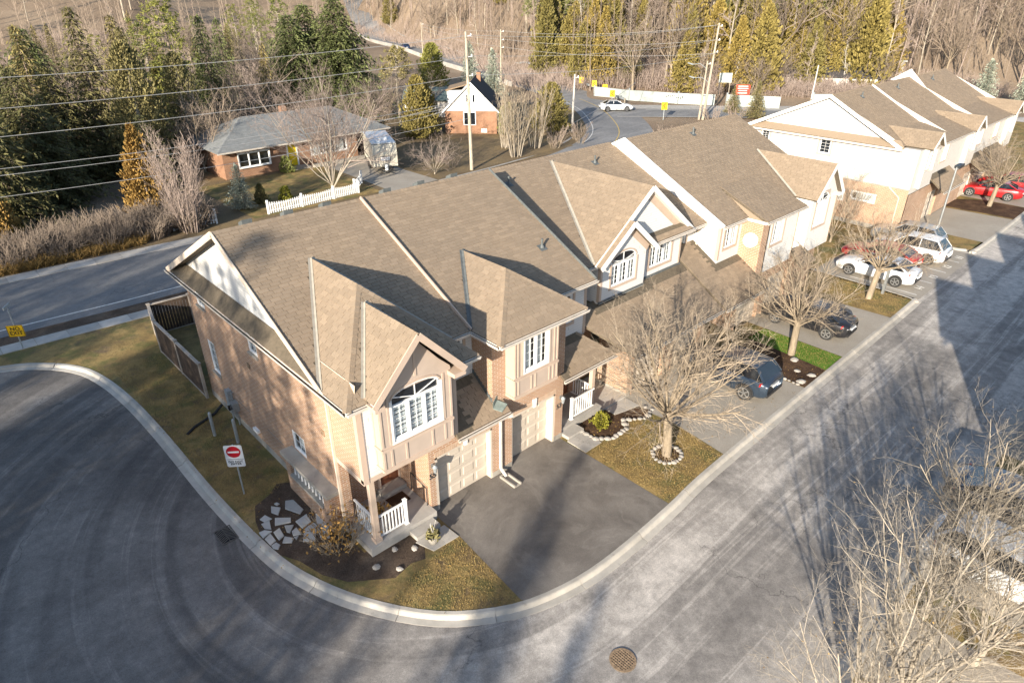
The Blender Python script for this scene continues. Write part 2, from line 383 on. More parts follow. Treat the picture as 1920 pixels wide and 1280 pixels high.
def place(root, loc, rz=0.0, s=1.0, label=None, group=None, first=[]):
    """first use of a prototype moves it; later uses copy it with its parts"""
    if root in first: o = copy_tree(root)
    else: first.append(root); o = root
    o.location = loc; o.rotation_euler = (0, 0, rz); o.scale = (s, s, s) if not isinstance(s, tuple) else s
    if label: o['label'] = label
    if group: o['group'] = group
    return o
def box(name, mat, parent, *a):
    m = MB(); m.box(*a); return m.build(name, mat, parent)
def text_mesh(name, body, size, mat, parent, M4, spacing=1.0):
    """lettering: flat text turned into a thin mesh, laid out by the matrix M4"""
    cu = bpy.data.curves.new(name, 'FONT'); cu.body = body; cu.size = size; cu.align_x = 'CENTER'; cu.align_y = 'CENTER'; cu.extrude = 0.004; cu.space_line = 0.85; cu.space_character = spacing
    cu.offset = size * 0.018
    o = bpy.data.objects.new(name, cu); COL.objects.link(o)
    dg = bpy.context.evaluated_depsgraph_get(); me = bpy.data.meshes.new_from_object(o.evaluated_get(dg)); bpy.data.objects.remove(o)
    me.materials.clear(); me.materials.append(MATS[mat]); me.transform(M4); me.name = name
    return link(bpy.data.objects.new(name, me), parent)

# ------------------------------------------------------------------ terrain
VX, VY = -10.25, -14.97
RB = [(-180, 260), (-20, 260), (8, 150), (15, 135), (22, 122), (31, 114), (40, 112), (46, 132), (50, 166), (54, 205), (58, 258), (66, 240), (75, 200), (90, 190), (140, 240), (180, 260)]
def rbase(az):
    for (a, r), (b, q) in zip(RB, RB[1:]):
        if a <= az <= b: return r + (q - r) * (az - a) / (b - a)
    return 260
def hz(x, y):
    dx, dy = x - VX, y - VY; r = math.hypot(dx, dy); d = r - rbase(math.degrees(math.atan2(dy, dx)))
    h = 0.0
    if d > 0: h = 0.40 * d * d / (d + 10.0); h = h if h < 34 else 34 + 8 * (1 - math.exp(-(h - 34) / 30))
    return h + (0.5 * math.sin(x * 0.07) * math.sin(y * 0.06) if r > 120 else 0.0) * min(1.0, max(0.0, (r - 120) / 40))
def polar(az, r): return VX + r * math.cos(R(az)), VY + r * math.sin(R(az))
def near_flat(x, y): return -62 < x < 105 and -70 < y < 25.2
m = MB(); N = 150; S0, S1 = -420.0, 620.0
for j in range(N + 1):
    for i in range(N + 1):
        x = S0 + (S1 - S0) * i / N; y = S0 + (S1 - S0) * j / N
        m.v.append((x, y, -0.6 if near_flat(x, y) else hz(x, y) - 0.04))
for j in range(N):
    for i in range(N): a = j * (N + 1) + i; m.f.append((a, a + 1, a + N + 2, a + N + 1))
g = tag(m.build('ground', 'forest_floor', smooth=True), kind='structure')
def sheet(name, poly, z, mat, **kw):
    m = MB(); m.quad(*[(p[0], p[1], z) for p in poly]); o = m.build(name, mat); tag(o, kind='structure'); return o

# private lane and turning circle: one asphalt sheet, kerb and lawns stand 0.1 m above it
sheet('road', [(-62, -70), (105, -70), (105, 24.0), (-62, 24.0)], -0.10, 'asphalt_lane')

def smooth_line(pts, step=0.6):
    out = []; P = [Vector(p) for p in pts]
    for i in range(len(P) - 1):
        a = P[max(0, i - 1)]; b = P[i]; c = P[i + 1]; d = P[min(len(P) - 1, i + 2)]
        n = max(1, int((c - b).length / step))
        for k in range(n):
            t = k / n
            out.append(0.5 * ((2 * b) + (c - a) * t + (2 * a - 5 * b + 4 * c - d) * t * t + (3 * b - a - 3 * c + d) * t ** 3))
    out.append(P[-1]); return out
def offset(line, d):
    out = []
    for i, p in enumerate(line):
        t = (line[min(i + 1, len(line) - 1)] - line[max(i - 1, 0)]).normalized(); out.append(p + Vector((-t.y, t.x)) * d)
    return out
KERB = [(31.0, -5.45), (28.6, -5.52), (19, -5.66), (9, -5.82), (6.15, -6.0), (3.5, -6.1), (1.6, -6.05), (0, -5.75), (-1.2, -5.3), (-2.35, -4.55), (-3.1, -3.85), (-3.75, -3.0), (-4.3, -2.1),
        (-4.75, -1.2), (-5.2, 0), (-5.5, 1.2), (-5.68, 2.8), (-5.8, 4.6), (-5.88, 6.6), (-5.92, 9.6), (-5.97, 11.6), (-6.1, 14.2), (-6.4, 16.8), (-6.95, 18.9), (-8.1, 20.5), (-9.6, 21.5), (-13, 22.2), (-25, 22.6), (-40, 22.8)]
LOT_L = [(31.35, 1.2), (31.35, -1.5), (31.3, -4.4), (31.2, -5.1), (31.0, -5.45)]
LOT_R = [(100, -5.3), (60, -5.3), (43.0, -5.3), (42.0, -4.9), (41.6, -4.2), (41.6, -2.0), (41.6, 1.2)]
OPP = [(0.5, -23), (0.9, -13.9), (1.8, -12.75), (3.4, -12.45), (8, -12.35), (30, -12.3), (60, -12.3), (100, -12.3)]
LEFTK = [(-13.6, -14), (-13.0, -4), (-12.75, 2.1), (-12.6, 5.5), (-12.4, 8.6), (-12.4, 12), (-13.0, 15.5), (-15, 18.6), (-20, 20), (-40, 20.4)]
PROF = [(0.0, -0.16), (0.0, -0.088), (0.21, -0.075), (0.29, 0.02), (0.33, 0.036), (0.45, 0.036), (0.45, -0.16)]
def kerb(name, pts, side=-1, seg=3.0):
    line = smooth_line([Vector(p) for p in pts], 0.5)
    L = [0.0]
    for a, b in zip(line, line[1:]): L.append(L[-1] + (b - a).length)
    root = tag(link(bpy.data.objects.new(name, None)), kind='structure')
    n = max(1, round(L[-1] / seg)); step = L[-1] / n; i = 0
    def at(s):
        for k in range(len(L) - 1):
            if L[k + 1] >= s: t = (s - L[k]) / max(1e-6, L[k + 1] - L[k]); return line[k].lerp(line[k + 1], t)
        return line[-1]
    for k in range(n):
        s0, s1 = k * step + 0.014, (k + 1) * step - 0.014; q = max(1, int((s1 - s0) / 0.55)); P = [at(s0 + (s1 - s0) * j / q) for j in range(q + 1)]
        m = MB(); np_ = len(PROF); offs = [offset(P, side * o) for o, z in PROF]; dz = rnd.uniform(-0.004, 0.004)
        for j in range(q + 1):
            for c, (o, z) in enumerate(PROF): m.v.append((offs[c][j].x, offs[c][j].y, z + dz))
        for j in range(q):
            for c in range(np_ - 1):
                a = j * np_ + c; m.f.append((a, a + 1, a + np_ + 1, a + np_) if side < 0 else (a + np_, a + np_ + 1, a + 1, a))
        m.f.append(tuple(range(np_))); m.f.append(tuple(range((q + 1) * np_ - 1, q * np_ - 1, -1)))
        m.build('kerb_segment', 'concrete_kerb', root)
    return [(p.x, p.y) for p in offset(line, side * 0.44)]
k1 = kerb('kerb', KERB); kl = kerb('kerb_lot', LOT_L, -1); kr = kerb('kerb_lot', LOT_R, -1); ko = kerb('kerb', OPP, -1); kf = kerb('kerb', LEFTK, 1)
# lawns (raised sheets between kerb and houses)
sheet('lawn', k1 + [(-40, 25.0), (31.35 - 0.4, 25.0)] + kl[:1] + kl[1:], 0.020, 'lawn')
sheet('lawn', kr + [(41.2, 25.0), (100, 25.0)], 0.020, 'lawn')
sheet('lawn', [(30.9, 1.0), (41.95, 1.0), (41.95, 25.0), (30.9, 25.0)], 0.016, 'lawn')
sheet('lawn', ko + [(100, -69), (0.9, -69)], 0.020, 'lawn')
sheet('lawn', kf + [(-61, 20.8), (-61, -14)], 0.020, 'dirt')
# driveways
def kin(x0, x1, dy=0.0): return [(x, y - dy) for x, y in reversed(k1) if x0 <= x <= x1]
KI = [(x, y) for x, y in reversed(k1)]
sheet('driveway', [(-0.30, 0.6), (-0.33, -1.75), (-0.62, -5.02)] + [p for p in KI if -0.55 < p[0] < 6.05 and p[1] < -4.8] + [(6.08, -5.55), (6.06, -1.6), (6.04, 0.6)], 0.026, 'driveway_new')
sheet('driveway', [(9.95, 0.8), (10.3, -2.9), (9.98, -5.36), (16.95, -5.25), (16.6, 0.8)], 0.026, 'driveway_old')
sheet('driveway', [(21.1, 0.8), (21.05, -5.2), (27.3, -5.08), (26.9, 0.8)], 0.026, 'driveway_old')
sheet('driveway', [(44.6, 1.0), (44.6, -4.9), (52.0, -4.9), (51.6, 1.0)], 0.026, 'driveway_old')
sheet('driveway', [(56.4, 1.0), (56.4, -4.9), (63.0, -4.9), (63.0, 1.0)], 0.026, 'driveway_old')
sheet('car_park', [(31.3, 1.0), (31.3, -5.2), (41.7, -5.2), (41.7, 1.0)], -0.07, 'driveway_old')
for a, b in ((4.3, 7.4), (9.0, 15.2), (18.0, 24.5), (30, 37)): sheet('driveway', [(a, -18), (a, -12.7), (b, -12.7), (b, -18)], 0.026, 'driveway_old')
# planting beds
sheet('planting_bed', [(-4.7, 4.3), (-5.0, 3.6), (-5.22, 2.6), (-5.1, 1.6), (-4.75, 0.9), (-4.5, -0.1), (-4.05, -0.9), (-3.5, -1.3), (-2.9, -1.75), (-2.2, -1.6), (-1.75, -1.75), (-1.45, -1.3), (-1.6, -0.2), (-3.05, -0.2), (-3.1, 4.6), (-3.6, 4.9), (-4.1, 4.5)], 0.024, 'dirt')
sheet('planting_bed', [(7.0, -0.2), (7.0, -1.3), (7.6, -1.75), (8.5, -1.65), (8.9, -1.2), (9.7, -1.75), (10.35, -1.6), (10.2, -1.05), (9.2, -0.75), (8.9, -0.05)], 0.030, 'mulch')
sheet('planting_bed', [(17.05, -1.0), (16.98, -5.22), (19.15, -5.18), (19.35, -3.2), (19.7, -1.2)], 0.030, 'mulch')
sheet('lawn_green', [(19.45, -1.0), (19.2, -5.18), (21.0, -5.14), (21.02, -1.0)], 0.034, 'lawn_green')
sheet('planting_bed', [(52.1, 0.0), (52.3, -4.85), (56.3, -4.85), (56.2, -1.5), (55.0, 0.0)], 0.030, 'mulch')
def ellipse(cx, cy, rx, ry, n=20): return [(cx + rx * math.cos(2 * math.pi * k / n), cy + ry * math.sin(2 * math.pi * k / n)) for k in range(n)]
sheet('planting_bed', ellipse(8.33, -3.85, 0.55, 0.5), 0.032, 'mulch')

# ---- public road behind the houses, with footways
ROADC = [(-90, 33.2), (-40, 31.0), (-9, 29.45), (0, 29.0), (20, 29.0), (36, 29.8), (46, 31.8), (54.5, 36), (62, 43), (69.5, 53), (76.5, 69), (87, 100), (103, 143), (124, 198), (156, 276)]
RC = smooth_line([Vector(p) for p in ROADC], 2.0)
def strip(name, line, a, b, dz, mat, i0=0, i1=None, kind='structure'):
    l = offset(line, a); q = offset(line, b); m = MB()
    for i in range(i0, (len(line) - 1) if i1 is None else i1):
        m.quad(*[(p.x, p.y, hz(p.x, p.y) + dz) for p in (l[i], l[i + 1], q[i + 1], q[i])])
    return tag(m.build(name, mat), kind=kind)
strip('road', RC, 4.1, -4.1, 0.030, 'asphalt_main')
def idx(x): return min(range(len(RC)), key=lambda i: abs(RC[i].x - x))
strip('road_line', RC, -3.1, -3.22, 0.036, 'line_white', idx(-60), idx(45))
strip('road_line', RC, 0.10, 0.0, 0.036, 'line_yellow', idx(44))
strip('road_line', RC, 3.3, 3.2, 0.036, 'line_white', idx(50))
strip('verge', RC, 5.5, 5.2, 0.030, 'concrete_slab', idx(8), idx(52))
strip('verge', RC, -4.1, -5.5, 0.028, 'dirt', idx(-60), idx(38))
strip('verge', RC, 13.5, 5.0, 0.022, 'verge', idx(-60), idx(60))
CR = smooth_line([Vector(p) for p in [(66.5, 46.5), (72, 41), (79, 33.5), (90, 24), (110, 14)]], 2.0)
strip('road', CR, 2.9, -2.9, 0.026, 'asphalt_main'); strip('road_line', CR, 2.7, 2.5, 0.034, 'line_white', 2); strip('footway', CR, -2.9, -3.4, 0.05, 'concrete_slab', 0)
strip('footway', CR, 6.5, 3.0, 0.04, 'concrete_slab', 1)
sheet('yard', [(8, 34.9), (60, 34.9), (64, 50), (62, 66), (8, 66)], 0.012, 'verge')
sheet('lawn', [(9.2, 35.2), (20.6, 35.0), (21.2, 46.9), (9.0, 47.2)], 0.042, 'lawn')
sheet('driveway', [(21.3, 34.2), (26.6, 34.1), (26.4, 47.0), (21.6, 47.0)], 0.030, 'driveway_old')
sheet('lawn', [(27.2, 35.0), (46.5, 36.0), (47.0, 46.5), (27.2, 46.5)], 0.042, 'verge')

# footway slabs beside the road, each cast piece on its own
fw = tag(link(bpy.data.objects.new('footway', None)), kind='structure')
for k in range(-5, 8):
    a = -9.15 + k * 1.47; b = a + 1.455; f = lambda x: 24.18 - (x + 9.15) * 0.058
    m = MB(); dz = rnd.uniform(-0.006, 0.006)
    m.prism([(a, f(a), -0.05), (a, f(a) - 0.97, -0.05), (b, f(b) - 0.97, -0.05), (b, f(b), -0.05)], (0, 0, 0.10 + dz)); m.build('slab', 'concrete_slab', fw)
fw2 = tag(link(bpy.data.objects.new('footway', None)), kind='structure')
for k in range(-4, 15):
    a = -12 + k * 1.6; b = a + 1.585; f = lambda x: 34.75 - (x + 7.5) * 0.052
    m = MB(); m.prism([(a, f(a), -0.05), (a, f(a) - 1.25, -0.05), (b, f(b) - 1.25, -0.05), (b, f(b), -0.05)], (0, 0, 0.12 + rnd.uniform(-0.008, 0.008))); m.build('slab', 'concrete_slab', fw2)

# car park bay lines and numbers
cp = tag(link(bpy.data.objects.new('bay_marking', None)), kind='structure')
for i, x in enumerate((31.75, 34.25, 36.75, 39.3)):
    m = MB(); m.quad((x, -4.9, -0.064), (x + 0.1, -4.9, -0.064), (x + 0.1, -1.0, -0.064), (x, -1.0, -0.064)); m.build('line', 'line_white', cp)
for i, (x, s) in enumerate(((33.05, '14'), (35.5, '13'), (38.0, '12'), (40.4, '11'))):
    text_mesh('number', s, 0.62, 'line_white', cp, Matrix.Translation((x, -4.62, -0.066)))

# iron work in the asphalt
simple('grate_iron', (0.13, 0.115, 0.10), 0.6, 0.3, 12.0, metal=0.2)
dr = thing('storm_drain', 'black herringbone storm drain grate set beside the kerb', 'drain grate', (-5.98, 3.75, -0.1))
m = MB()
for a in ((-6.26, -6.22, 3.35, 4.15), (-5.74, -5.70, 3.35, 4.15), (-6.22, -5.74, 3.35, 3.39), (-6.22, -5.74, 4.11, 4.15), (-5.99, -5.97, 3.39, 4.11)): m.box(*a, -0.099, -0.075)
m.build('frame', 'grate_iron', dr)
box('pit', 'interior_dark', dr, -6.22, -5.74, 3.39, 4.11, -0.098, -0.092)
for k in range(8):
    y = 3.42 + k * 0.085
    m = MB(); m.bar((-6.22, y, -0.083), (-5.99, y + 0.11, -0.083), 0.03, 0.016); m.build('bar', 'grate_iron', dr)
    m = MB(); m.bar((-5.97, y + 0.11, -0.083), (-5.74, y, -0.083), 0.03, 0.016); m.build('bar', 'grate_iron', dr)
simple('rust', (0.27, 0.19, 0.12), 0.85, 0.35, 12.0, 0.3)
mh = thing('manhole_cover', 'round tan waffle patterned manhole cover in the asphalt lane', 'manhole cover', (0.1, -8.3, -0.1))
m = MB(); m.disc((0.1, -8.3, -0.094), 0.37, (0, 0, 1), 0.014, 32); m.build('plate', 'metal_dark', mh)
m = MB(); k = 36
for i in range(k):
    a, b = 2 * math.pi * i / k, 2 * math.pi * (i + 1) / k
    m.prism([(0.1 + r * math.cos(t), -8.3 + r * math.sin(t), -0.088) for r, t in ((0.37, a), (0.37, b), (0.31, b), (0.31, a))], (0, 0, 0.014))
m.build('rim', 'rust', mh)
for i in range(-4, 5):
    for s in (0, 1):
        h = math.sqrt(0.315 ** 2 - (i * 0.07) ** 2); m = MB(); o = i * 0.07; z = -0.087 + 0.0035 * s
        if s: m.box(0.1 + o - 0.015, 0.1 + o + 0.015, -8.3 - h, -8.3 + h, z, z + 0.012)
        else: m.box(0.1 - h, 0.1 + h, -8.3 + o - 0.015, -8.3 + o + 0.015, z, z + 0.012)
        m.build('rib', 'rust', mh)

# ------------------------------------------------------------------ house kit
EYE = Vector((-10.25, -14.97, 16.3))
class Plane:
    def __init__(s, poly, tabs=True):
        s.p = [Vector(q) for q in poly]; n = Vector((0, 0, 0))
        for i in range(len(s.p)): n += s.p[i].cross(s.p[(i + 1) % len(s.p)])
        n.normalize()
        if n.z < 0: s.p.reverse(); n = -n
        s.n = n; s.tabs = tabs
        u = Vector((0, 0, 1)).cross(n); s.u = u.normalized() if u.length > 1e-6 else Vector((1, 0, 0)); s.v = n.cross(s.u)
        s.o = s.p[0]; s.uv = [((q - s.o).dot(s.u), (q - s.o).dot(s.v)) for q in s.p]
    def inside(s, x, y):
        r = True
        for i in range(len(s.p)):
            a = s.p[i]; b = s.p[(i + 1) % len(s.p)]
            if (b.x - a.x) * (y - a.y) - (b.y - a.y) * (x - a.x) < -1e-6: return False
        return True
    def z(s, x, y): return s.o.z - (s.n.x * (x - s.o.x) + s.n.y * (y - s.o.y)) / s.n.z
def clip(poly, cl):
    for i in range(len(cl)):
        (ax, ay), (bx, by) = cl[i], cl[(i + 1) % len(cl)]; out = []
        for k in range(len(poly)):
            p, q = poly[k], poly[(k + 1) % len(poly)]
            dp = (bx - ax) * (p[1] - ay) - (by - ay) * (p[0] - ax); dq = (bx - ax) * (q[1] - ay) - (by - ay) * (q[0] - ax)
            if dp >= 0: out.append(p)
            if dp * dq < 0: t = dp / (dp - dq); out.append((p[0] + (q[0] - p[0]) * t, p[1] + (q[1] - p[1]) * t))
        poly = out
        if len(poly) < 3: return []
    return poly
TW, TE, TL, TH = 0.335, 0.150, 0.178, 0.017
TAB = {}
def tab_mesh(mat):
    if mat not in TAB:
        m = MB(); w = (TW - 0.016) / 2
        m.v = [(-w, 0, -0.004), (w, 0, -0.004), (w, 0, TH), (-w, 0, TH), (w, TL, 0.003), (-w, TL, 0.003), (w, TL, -0.004), (-w, TL, -0.004)]
        m.f = [(2, 4, 5, 3), (0, 1, 2, 3), (1, 6, 4, 2), (7, 0, 3, 5)]; TAB[mat] = m.data('shingle', mat)
    return TAB[mat]
def shingles(roof, planes, mat, single=0, others=(), under=None):
    """courses of separate tabs on every plane; the nearest whole tabs are pieces of their own, the rest one part"""
    base = origin(roof); full = []; mass = MB()
    def emit(poly, v0, pl, dz):
        i = len(mass.v); k = len(poly)
        for (u, v) in poly:
            h = TH + dz - (v - v0) / TL * (TH - 0.003); mass.v.append(tuple(pl.o + pl.u * u + pl.v * v + pl.n * h - base))
        for (u, v) in poly: mass.v.append(tuple(pl.o + pl.u * u + pl.v * v - pl.n * 0.004 - base))
        mass.f.append(tuple(range(i, i + k)))
        for a in range(k): mass.f.append((i + k + a, i + k + (a + 1) % k, i + (a + 1) % k, i + a))
    allp = list(planes) + list(others)
    for pl in planes:
        if not pl.tabs: continue
        us = [a for a, b in pl.uv]; vs_ = [b for a, b in pl.uv]; r = 0; v = min(vs_) - 0.03
        while v < max(vs_):
            u = min(us) - TW * ((r * 0.5 + 0.13 * (r % 3)) % 1.0) - TW
            while u < max(us):
                c = (u + TW / 2, v + TE / 2); P = pl.o + pl.u * c[0] + pl.v * c[1]
                hid = any(q is not pl and q.inside(P.x, P.y) and q.z(P.x, P.y) > P.z + 0.03 for q in allp)
                if not hid:
                    sq = [(u + 0.008, v), (u + TW - 0.008, v), (u + TW - 0.008, v + TL), (u + 0.008, v + TL)]; cl = clip(sq, pl.uv)
                    if len(cl) >= 3:
                        w_ = len(cl) == 4 and all(min((a[0] - b[0]) ** 2 + (a[1] - b[1]) ** 2 for b in sq) < 1e-8 for a in cl)
                        dz = rnd.uniform(0, 0.004)
                        Pb = pl.o + pl.u * (u + TW / 2) + pl.v * v + pl.n * dz
                        full.append(((Pb - EYE).length if w_ else 1e9, w_, Pb, pl, cl, v, dz))
                u += TW
            v += TE; r += 1
    full.sort(key=lambda t: t[0])
    for k, (d, w_, Pb, pl, cl, v, dz) in enumerate(full):
        if w_ and k < single:
            o = link(bpy.data.objects.new('shingle', tab_mesh(mat)), roof)
            M4 = Matrix((pl.u, pl.v, pl.n)).transposed().to_4x4(); M4.translation = Pb - base; o.matrix_local = M4
        else: emit(cl, v, pl, dz)
    if mass.f:
        o = link(bpy.data.objects.new('shingle_courses', mass.data('shingle_courses', mat)), roof); o['kind'] = 'stuff'
def roof_part(root, planes, mat='shingle', single=0, others=(), thick=0.11):
    m = MB()
    for p in planes: m.prism([q for q in p.p], -p.n * thick)
    r = m.build('roof', mat if not any(p.tabs for p in planes) else 'underlay', root)
    if not any(p.tabs for p in planes): return r
    m2 = MB()
    for p in planes:
        if not p.tabs: m2.quad(*[q + p.n * 0.006 for q in p.p])
    if m2.f: m2.build('rear_slope', mat, r)
    shingles(r, planes, mat, single, others); return r
def caps(roof, a, b, n1, n2, mat='shingle', w=0.13):
    """ridge or hip cap: overlapping bent pieces from a up to b"""
    a = Vector(a); b = Vector(b); d = (b - a); L = d.length; d.normalize(); k = max(1, int(L / 0.2)); m = MB(); up = (n1 + n2).normalized()
    s1 = d.cross(n1).normalized(); s2 = d.cross(n2).normalized()
    if s1.dot(n2) > 0: s1 = -s1
    if s2.dot(n1) > 0: s2 = -s2
    for i in range(k):
        p = a + d * (L * i / k); q = a + d * min(L, L * (i + 1) / k + 0.06); h0 = up * 0.034; h1 = up * 0.020
        m.quad(p + h0, q + h1, q + s1 * w + n1 * 0.014, p + s1 * w + n1 * 0.026)
        m.quad(q + h1, p + h0, p + s2 * w + n2 * 0.026, q + s2 * w + n2 * 0.014)
        m.quad(p + h0, p + s1 * w + n1 * 0.026, p + s1 * w, p + up * 0.005, p + s2 * w, p + s2 * w + n2 * 0.026)
    m.build('ridge_cap', mat, roof)
def valley(roof, a, b, pa, pb, w=0.09, mat='valley_metal'):
    a = Vector(a); b = Vector(b); d = (b - a).normalized(); m = MB()
    for pl in (pa, pb):
        s = d.cross(pl.n).normalized()
        q = a.lerp(b, 0.5) + s * 0.2
        other = pb if pl is pa else pa
        if pl.z(q.x, q.y) < other.z(q.x, q.y): s = -s
        m.quad(a + pl.n * 0.024, b + pl.n * 0.024, b + s * w + pl.n * 0.03, a + s * w + pl.n * 0.03)
    m.build('valley_flashing', mat, roof)
def gutter(root, a, b, out, name='gutter'):
    """open trough hung on an eave; out = unit vector away from the house"""
    a = Vector(a); b = Vector(b); out = Vector(out); m = MB(); h = Vector((0, 0, 1)); dz = Vector((0, 0, -0.015)); d = (b - a).normalized() * 0.004
    pr = [Vector((0, 0, 0)) + out * 0.0, out * 0.0 - h * 0.12, out * 0.08 - h * 0.12, out * 0.12 - h * 0.0, out * 0.105 - h * 0.0, out * 0.07 - h * 0.105, out * 0.012 - h * 0.105, out * 0.012]
    m.prism([a + q + dz for q in pr], b - a); g_ = m.build(name, 'gutter', root)
    m = MB(); m.quad(a + d + out * 0.014 - h * 0.055, b - d + out * 0.014 - h * 0.055, b - d + out * 0.09 - h * 0.05, a + d + out * 0.09 - h * 0.05); m.build('leaf_debris', 'gutter_dirt', g_)
    return g_
def bar(name, mat, root, a, b, w, h, up=(0, 0, 1)):
    m = MB(); m.bar(a, b, w, h, up); return m.build(name, mat, root)
class Face:
    """upright wall face: 'y' looks along -Y at y=c, 'x' looks along -X at x=c; d is measured inward"""
    def __init__(s, ax, c): s.ax = ax; s.c = c
    def P(s, u, z, d=0.0): return Vector((u, s.c + d, z)) if s.ax == 'y' else Vector((s.c + d, u, z))
def wall(m, f, u0, u1, z0, z1, holes=(), t=0.22):
    us = sorted({u0, u1, *[max(u0, min(u1, k)) for h in holes for k in h[:2]]}); zs = sorted({z0, z1, *[max(z0, min(z1, k)) for h in holes for k in h[2:4]]})
    for i in range(len(us) - 1):
        for j in range(len(zs) - 1):
            cu, cz = (us[i] + us[i + 1]) / 2, (zs[j] + zs[j + 1]) / 2
            if any(h[0] < cu < h[1] and h[2] < cz < h[3] for h in holes): continue
            q = [f.P(us[i], zs[j]), f.P(us[i + 1], zs[j]), f.P(us[i + 1], zs[j + 1]), f.P(us[i], zs[j + 1])]
            m.quad(*(q if f.ax == 'y' else q[::-1]))
    for a, b, c, d in [h[:4] for h in holes]:
        for (p, q) in (((a, c), (b, c)), ((b, c), (b, d)), ((b, d), (a, d)), ((a, d), (a, c))):
            m.quad(f.P(p[0], p[1]), f.P(p[0], p[1], t), f.P(q[0], q[1], t), f.P(q[0], q[1]))
def wbox(m, f, u0, u1, z0, z1, d0, d1):
    a = f.P(u0, z0, d0); b = f.P(u1, z1, d1)
    m.box(min(a.x, b.x), max(a.x, b.x), min(a.y, b.y), max(a.y, b.y), a.z, b.z)
def window(root, f, u0, u1, z0, z1, units=1, rows=4, cols=2, trim=0.0, inside='curtain', sill=False, arch=0.0, spring=0.0, trim_mat='trim_tan', depth=0.10, spandrel=None):
    """framed window: frame, a pane and glazing bars for every light, blind or curtain and a dark room behind"""
    fw = 0.055; m = MB(); zt = z1 if not arch else z1
    wbox(m, f, u0, u0 + fw, z0, z1, 0.01, depth); wbox(m, f, u1 - fw, u1, z0, z1, 0.01, depth)
    wbox(m, f, u0 + fw, u1 - fw, z0, z0 + fw, 0.01, depth); wbox(m, f, u0 + fw, u1 - fw, z1 - fw, z1, 0.01, depth)
    W = (u1 - u0) / units
    for k in range(1, units): wbox(m, f, u0 + W * k - fw * 0.75, u0 + W * k + fw * 0.75, z0 + fw, z1 - fw, 0.0, depth)
    win = m.build('window', 'vinyl', root)
    for k in range(units):
        a = u0 + W * k + (fw if k == 0 else fw * 0.75); b = u0 + W * (k + 1) - (fw if k == units - 1 else fw * 0.75)
        m = MB()
        for (p, q, r, s_) in ((a, a + 0.035, z0 + fw, z1 - fw), (b - 0.035, b, z0 + fw, z1 - fw), (a + 0.035, b - 0.035, z0 + fw, z0 + fw + 0.035), (a + 0.035, b - 0.035, z1 - fw - 0.035, z1 - fw)): wbox(m, f, p, q, r, s_, 0.03, 0.07)
        m.build('sash', 'vinyl', win)
        a += 0.035; b -= 0.035; c = z0 + fw + 0.035; d = z1 - fw - 0.035
        m = MB(); q = [f.P(a, c, 0.055), f.P(b, c, 0.055), f.P(b, d, 0.055), f.P(a, d, 0.055)]; m.quad(*(q if f.ax == 'y' else q[::-1])); m.build('pane', 'glass', win)
        m = MB()
        for i in range(1, cols): wbox(m, f, a + (b - a) * i / cols - 0.007, a + (b - a) * i / cols + 0.007, c, d, 0.040, 0.052)
        for j in range(1, rows): wbox(m, f, a, b, c + (d - c) * j / rows - 0.007, c + (d - c) * j / rows + 0.007, 0.041, 0.051)
        if m.f: m.build('glazing_bar', 'vinyl', win)
        if inside == 'slats':
            n = max(3, int((d - c) / 0.14))
            for j in range(n):
                zz = c + (d - c) * (j + 0.15) / n; m = MB(); wbox(m, f, a, b, zz, zz + (d - c) / n * 0.78, 0.09, 0.095); m.build('blind_slat', 'blind', win)
        elif inside == 'curtain':
            n = 7; m = MB()
            for j in range(n):
                p, q = a + (b - a) * (0.01 + 0.84 * j / n), a + (b - a) * (0.01 + 0.84 * (j + 1) / n); e = 0.10 + 0.03 * (j % 2); g_ = 0.10 + 0.03 * ((j + 1) % 2)
                m.quad(f.P(p, c, e), f.P(q, c, g_), f.P(q, d, g_), f.P(p, d, e))
            m.build('curtain', 'curtain', win)
    m = MB(); q = [f.P(u0 + 0.01, z0 + 0.01, 0.2), f.P(u1 - 0.01, z0 + 0.01, 0.2), f.P(u1 - 0.01, z1 + arch + spring, 0.2), f.P(u0 + 0.01, z1 + arch + spring, 0.2)]; m.quad(*q); m.build('room', 'interior_dark', win)
    if arch:
        cu = (u0 + u1) / 2; hw = (u1 - u0) / 2; n = 14
        def az(u): return z1 + spring + arch * math.sqrt(max(0.0, 1 - ((u - cu) / hw) ** 2 * 0.98))
        pts = [(u0 + 2 * hw * k / n) for k in range(n + 1)]
        m = MB()
        for k in range(n):
            p, q = pts[k], pts[k + 1]
            m.prism([f.P(p, az(p) - fw, 0.01), f.P(q, az(q) - fw, 0.01), f.P(q, az(q), 0.01), f.P(p, az(p), 0.01)], f.P(0, 0, depth) - f.P(0, 0, 0.01))
        wbox(m, f, u0, u0 + fw * 0.8, z1, az(u0), 0.01, depth); wbox(m, f, u1 - fw * 0.8, u1, z1, az(u1), 0.01, depth)
        for s in (-1, 0, 1):
            a = f.P(cu, z1, 0.045); b = f.P(cu + s * hw * 0.93, az(cu + s * hw * 0.93) - 0.04, 0.045) if s else f.P(cu, az(cu) - 0.03, 0.045)
            m.bar(a, b, 0.03, 0.02, f.P(0, 0, 1) - f.P(0, 0, 0))
        top = m.build('arch_frame', 'vinyl', win)
        m = MB(); m.quad(*[f.P(p, az(p) - fw * 0.5, 0.07) for p in pts] + [f.P(u1, z1, 0.07), f.P(u0, z1, 0.07)]); m.build('arch_pane', 'glass_dark', win)
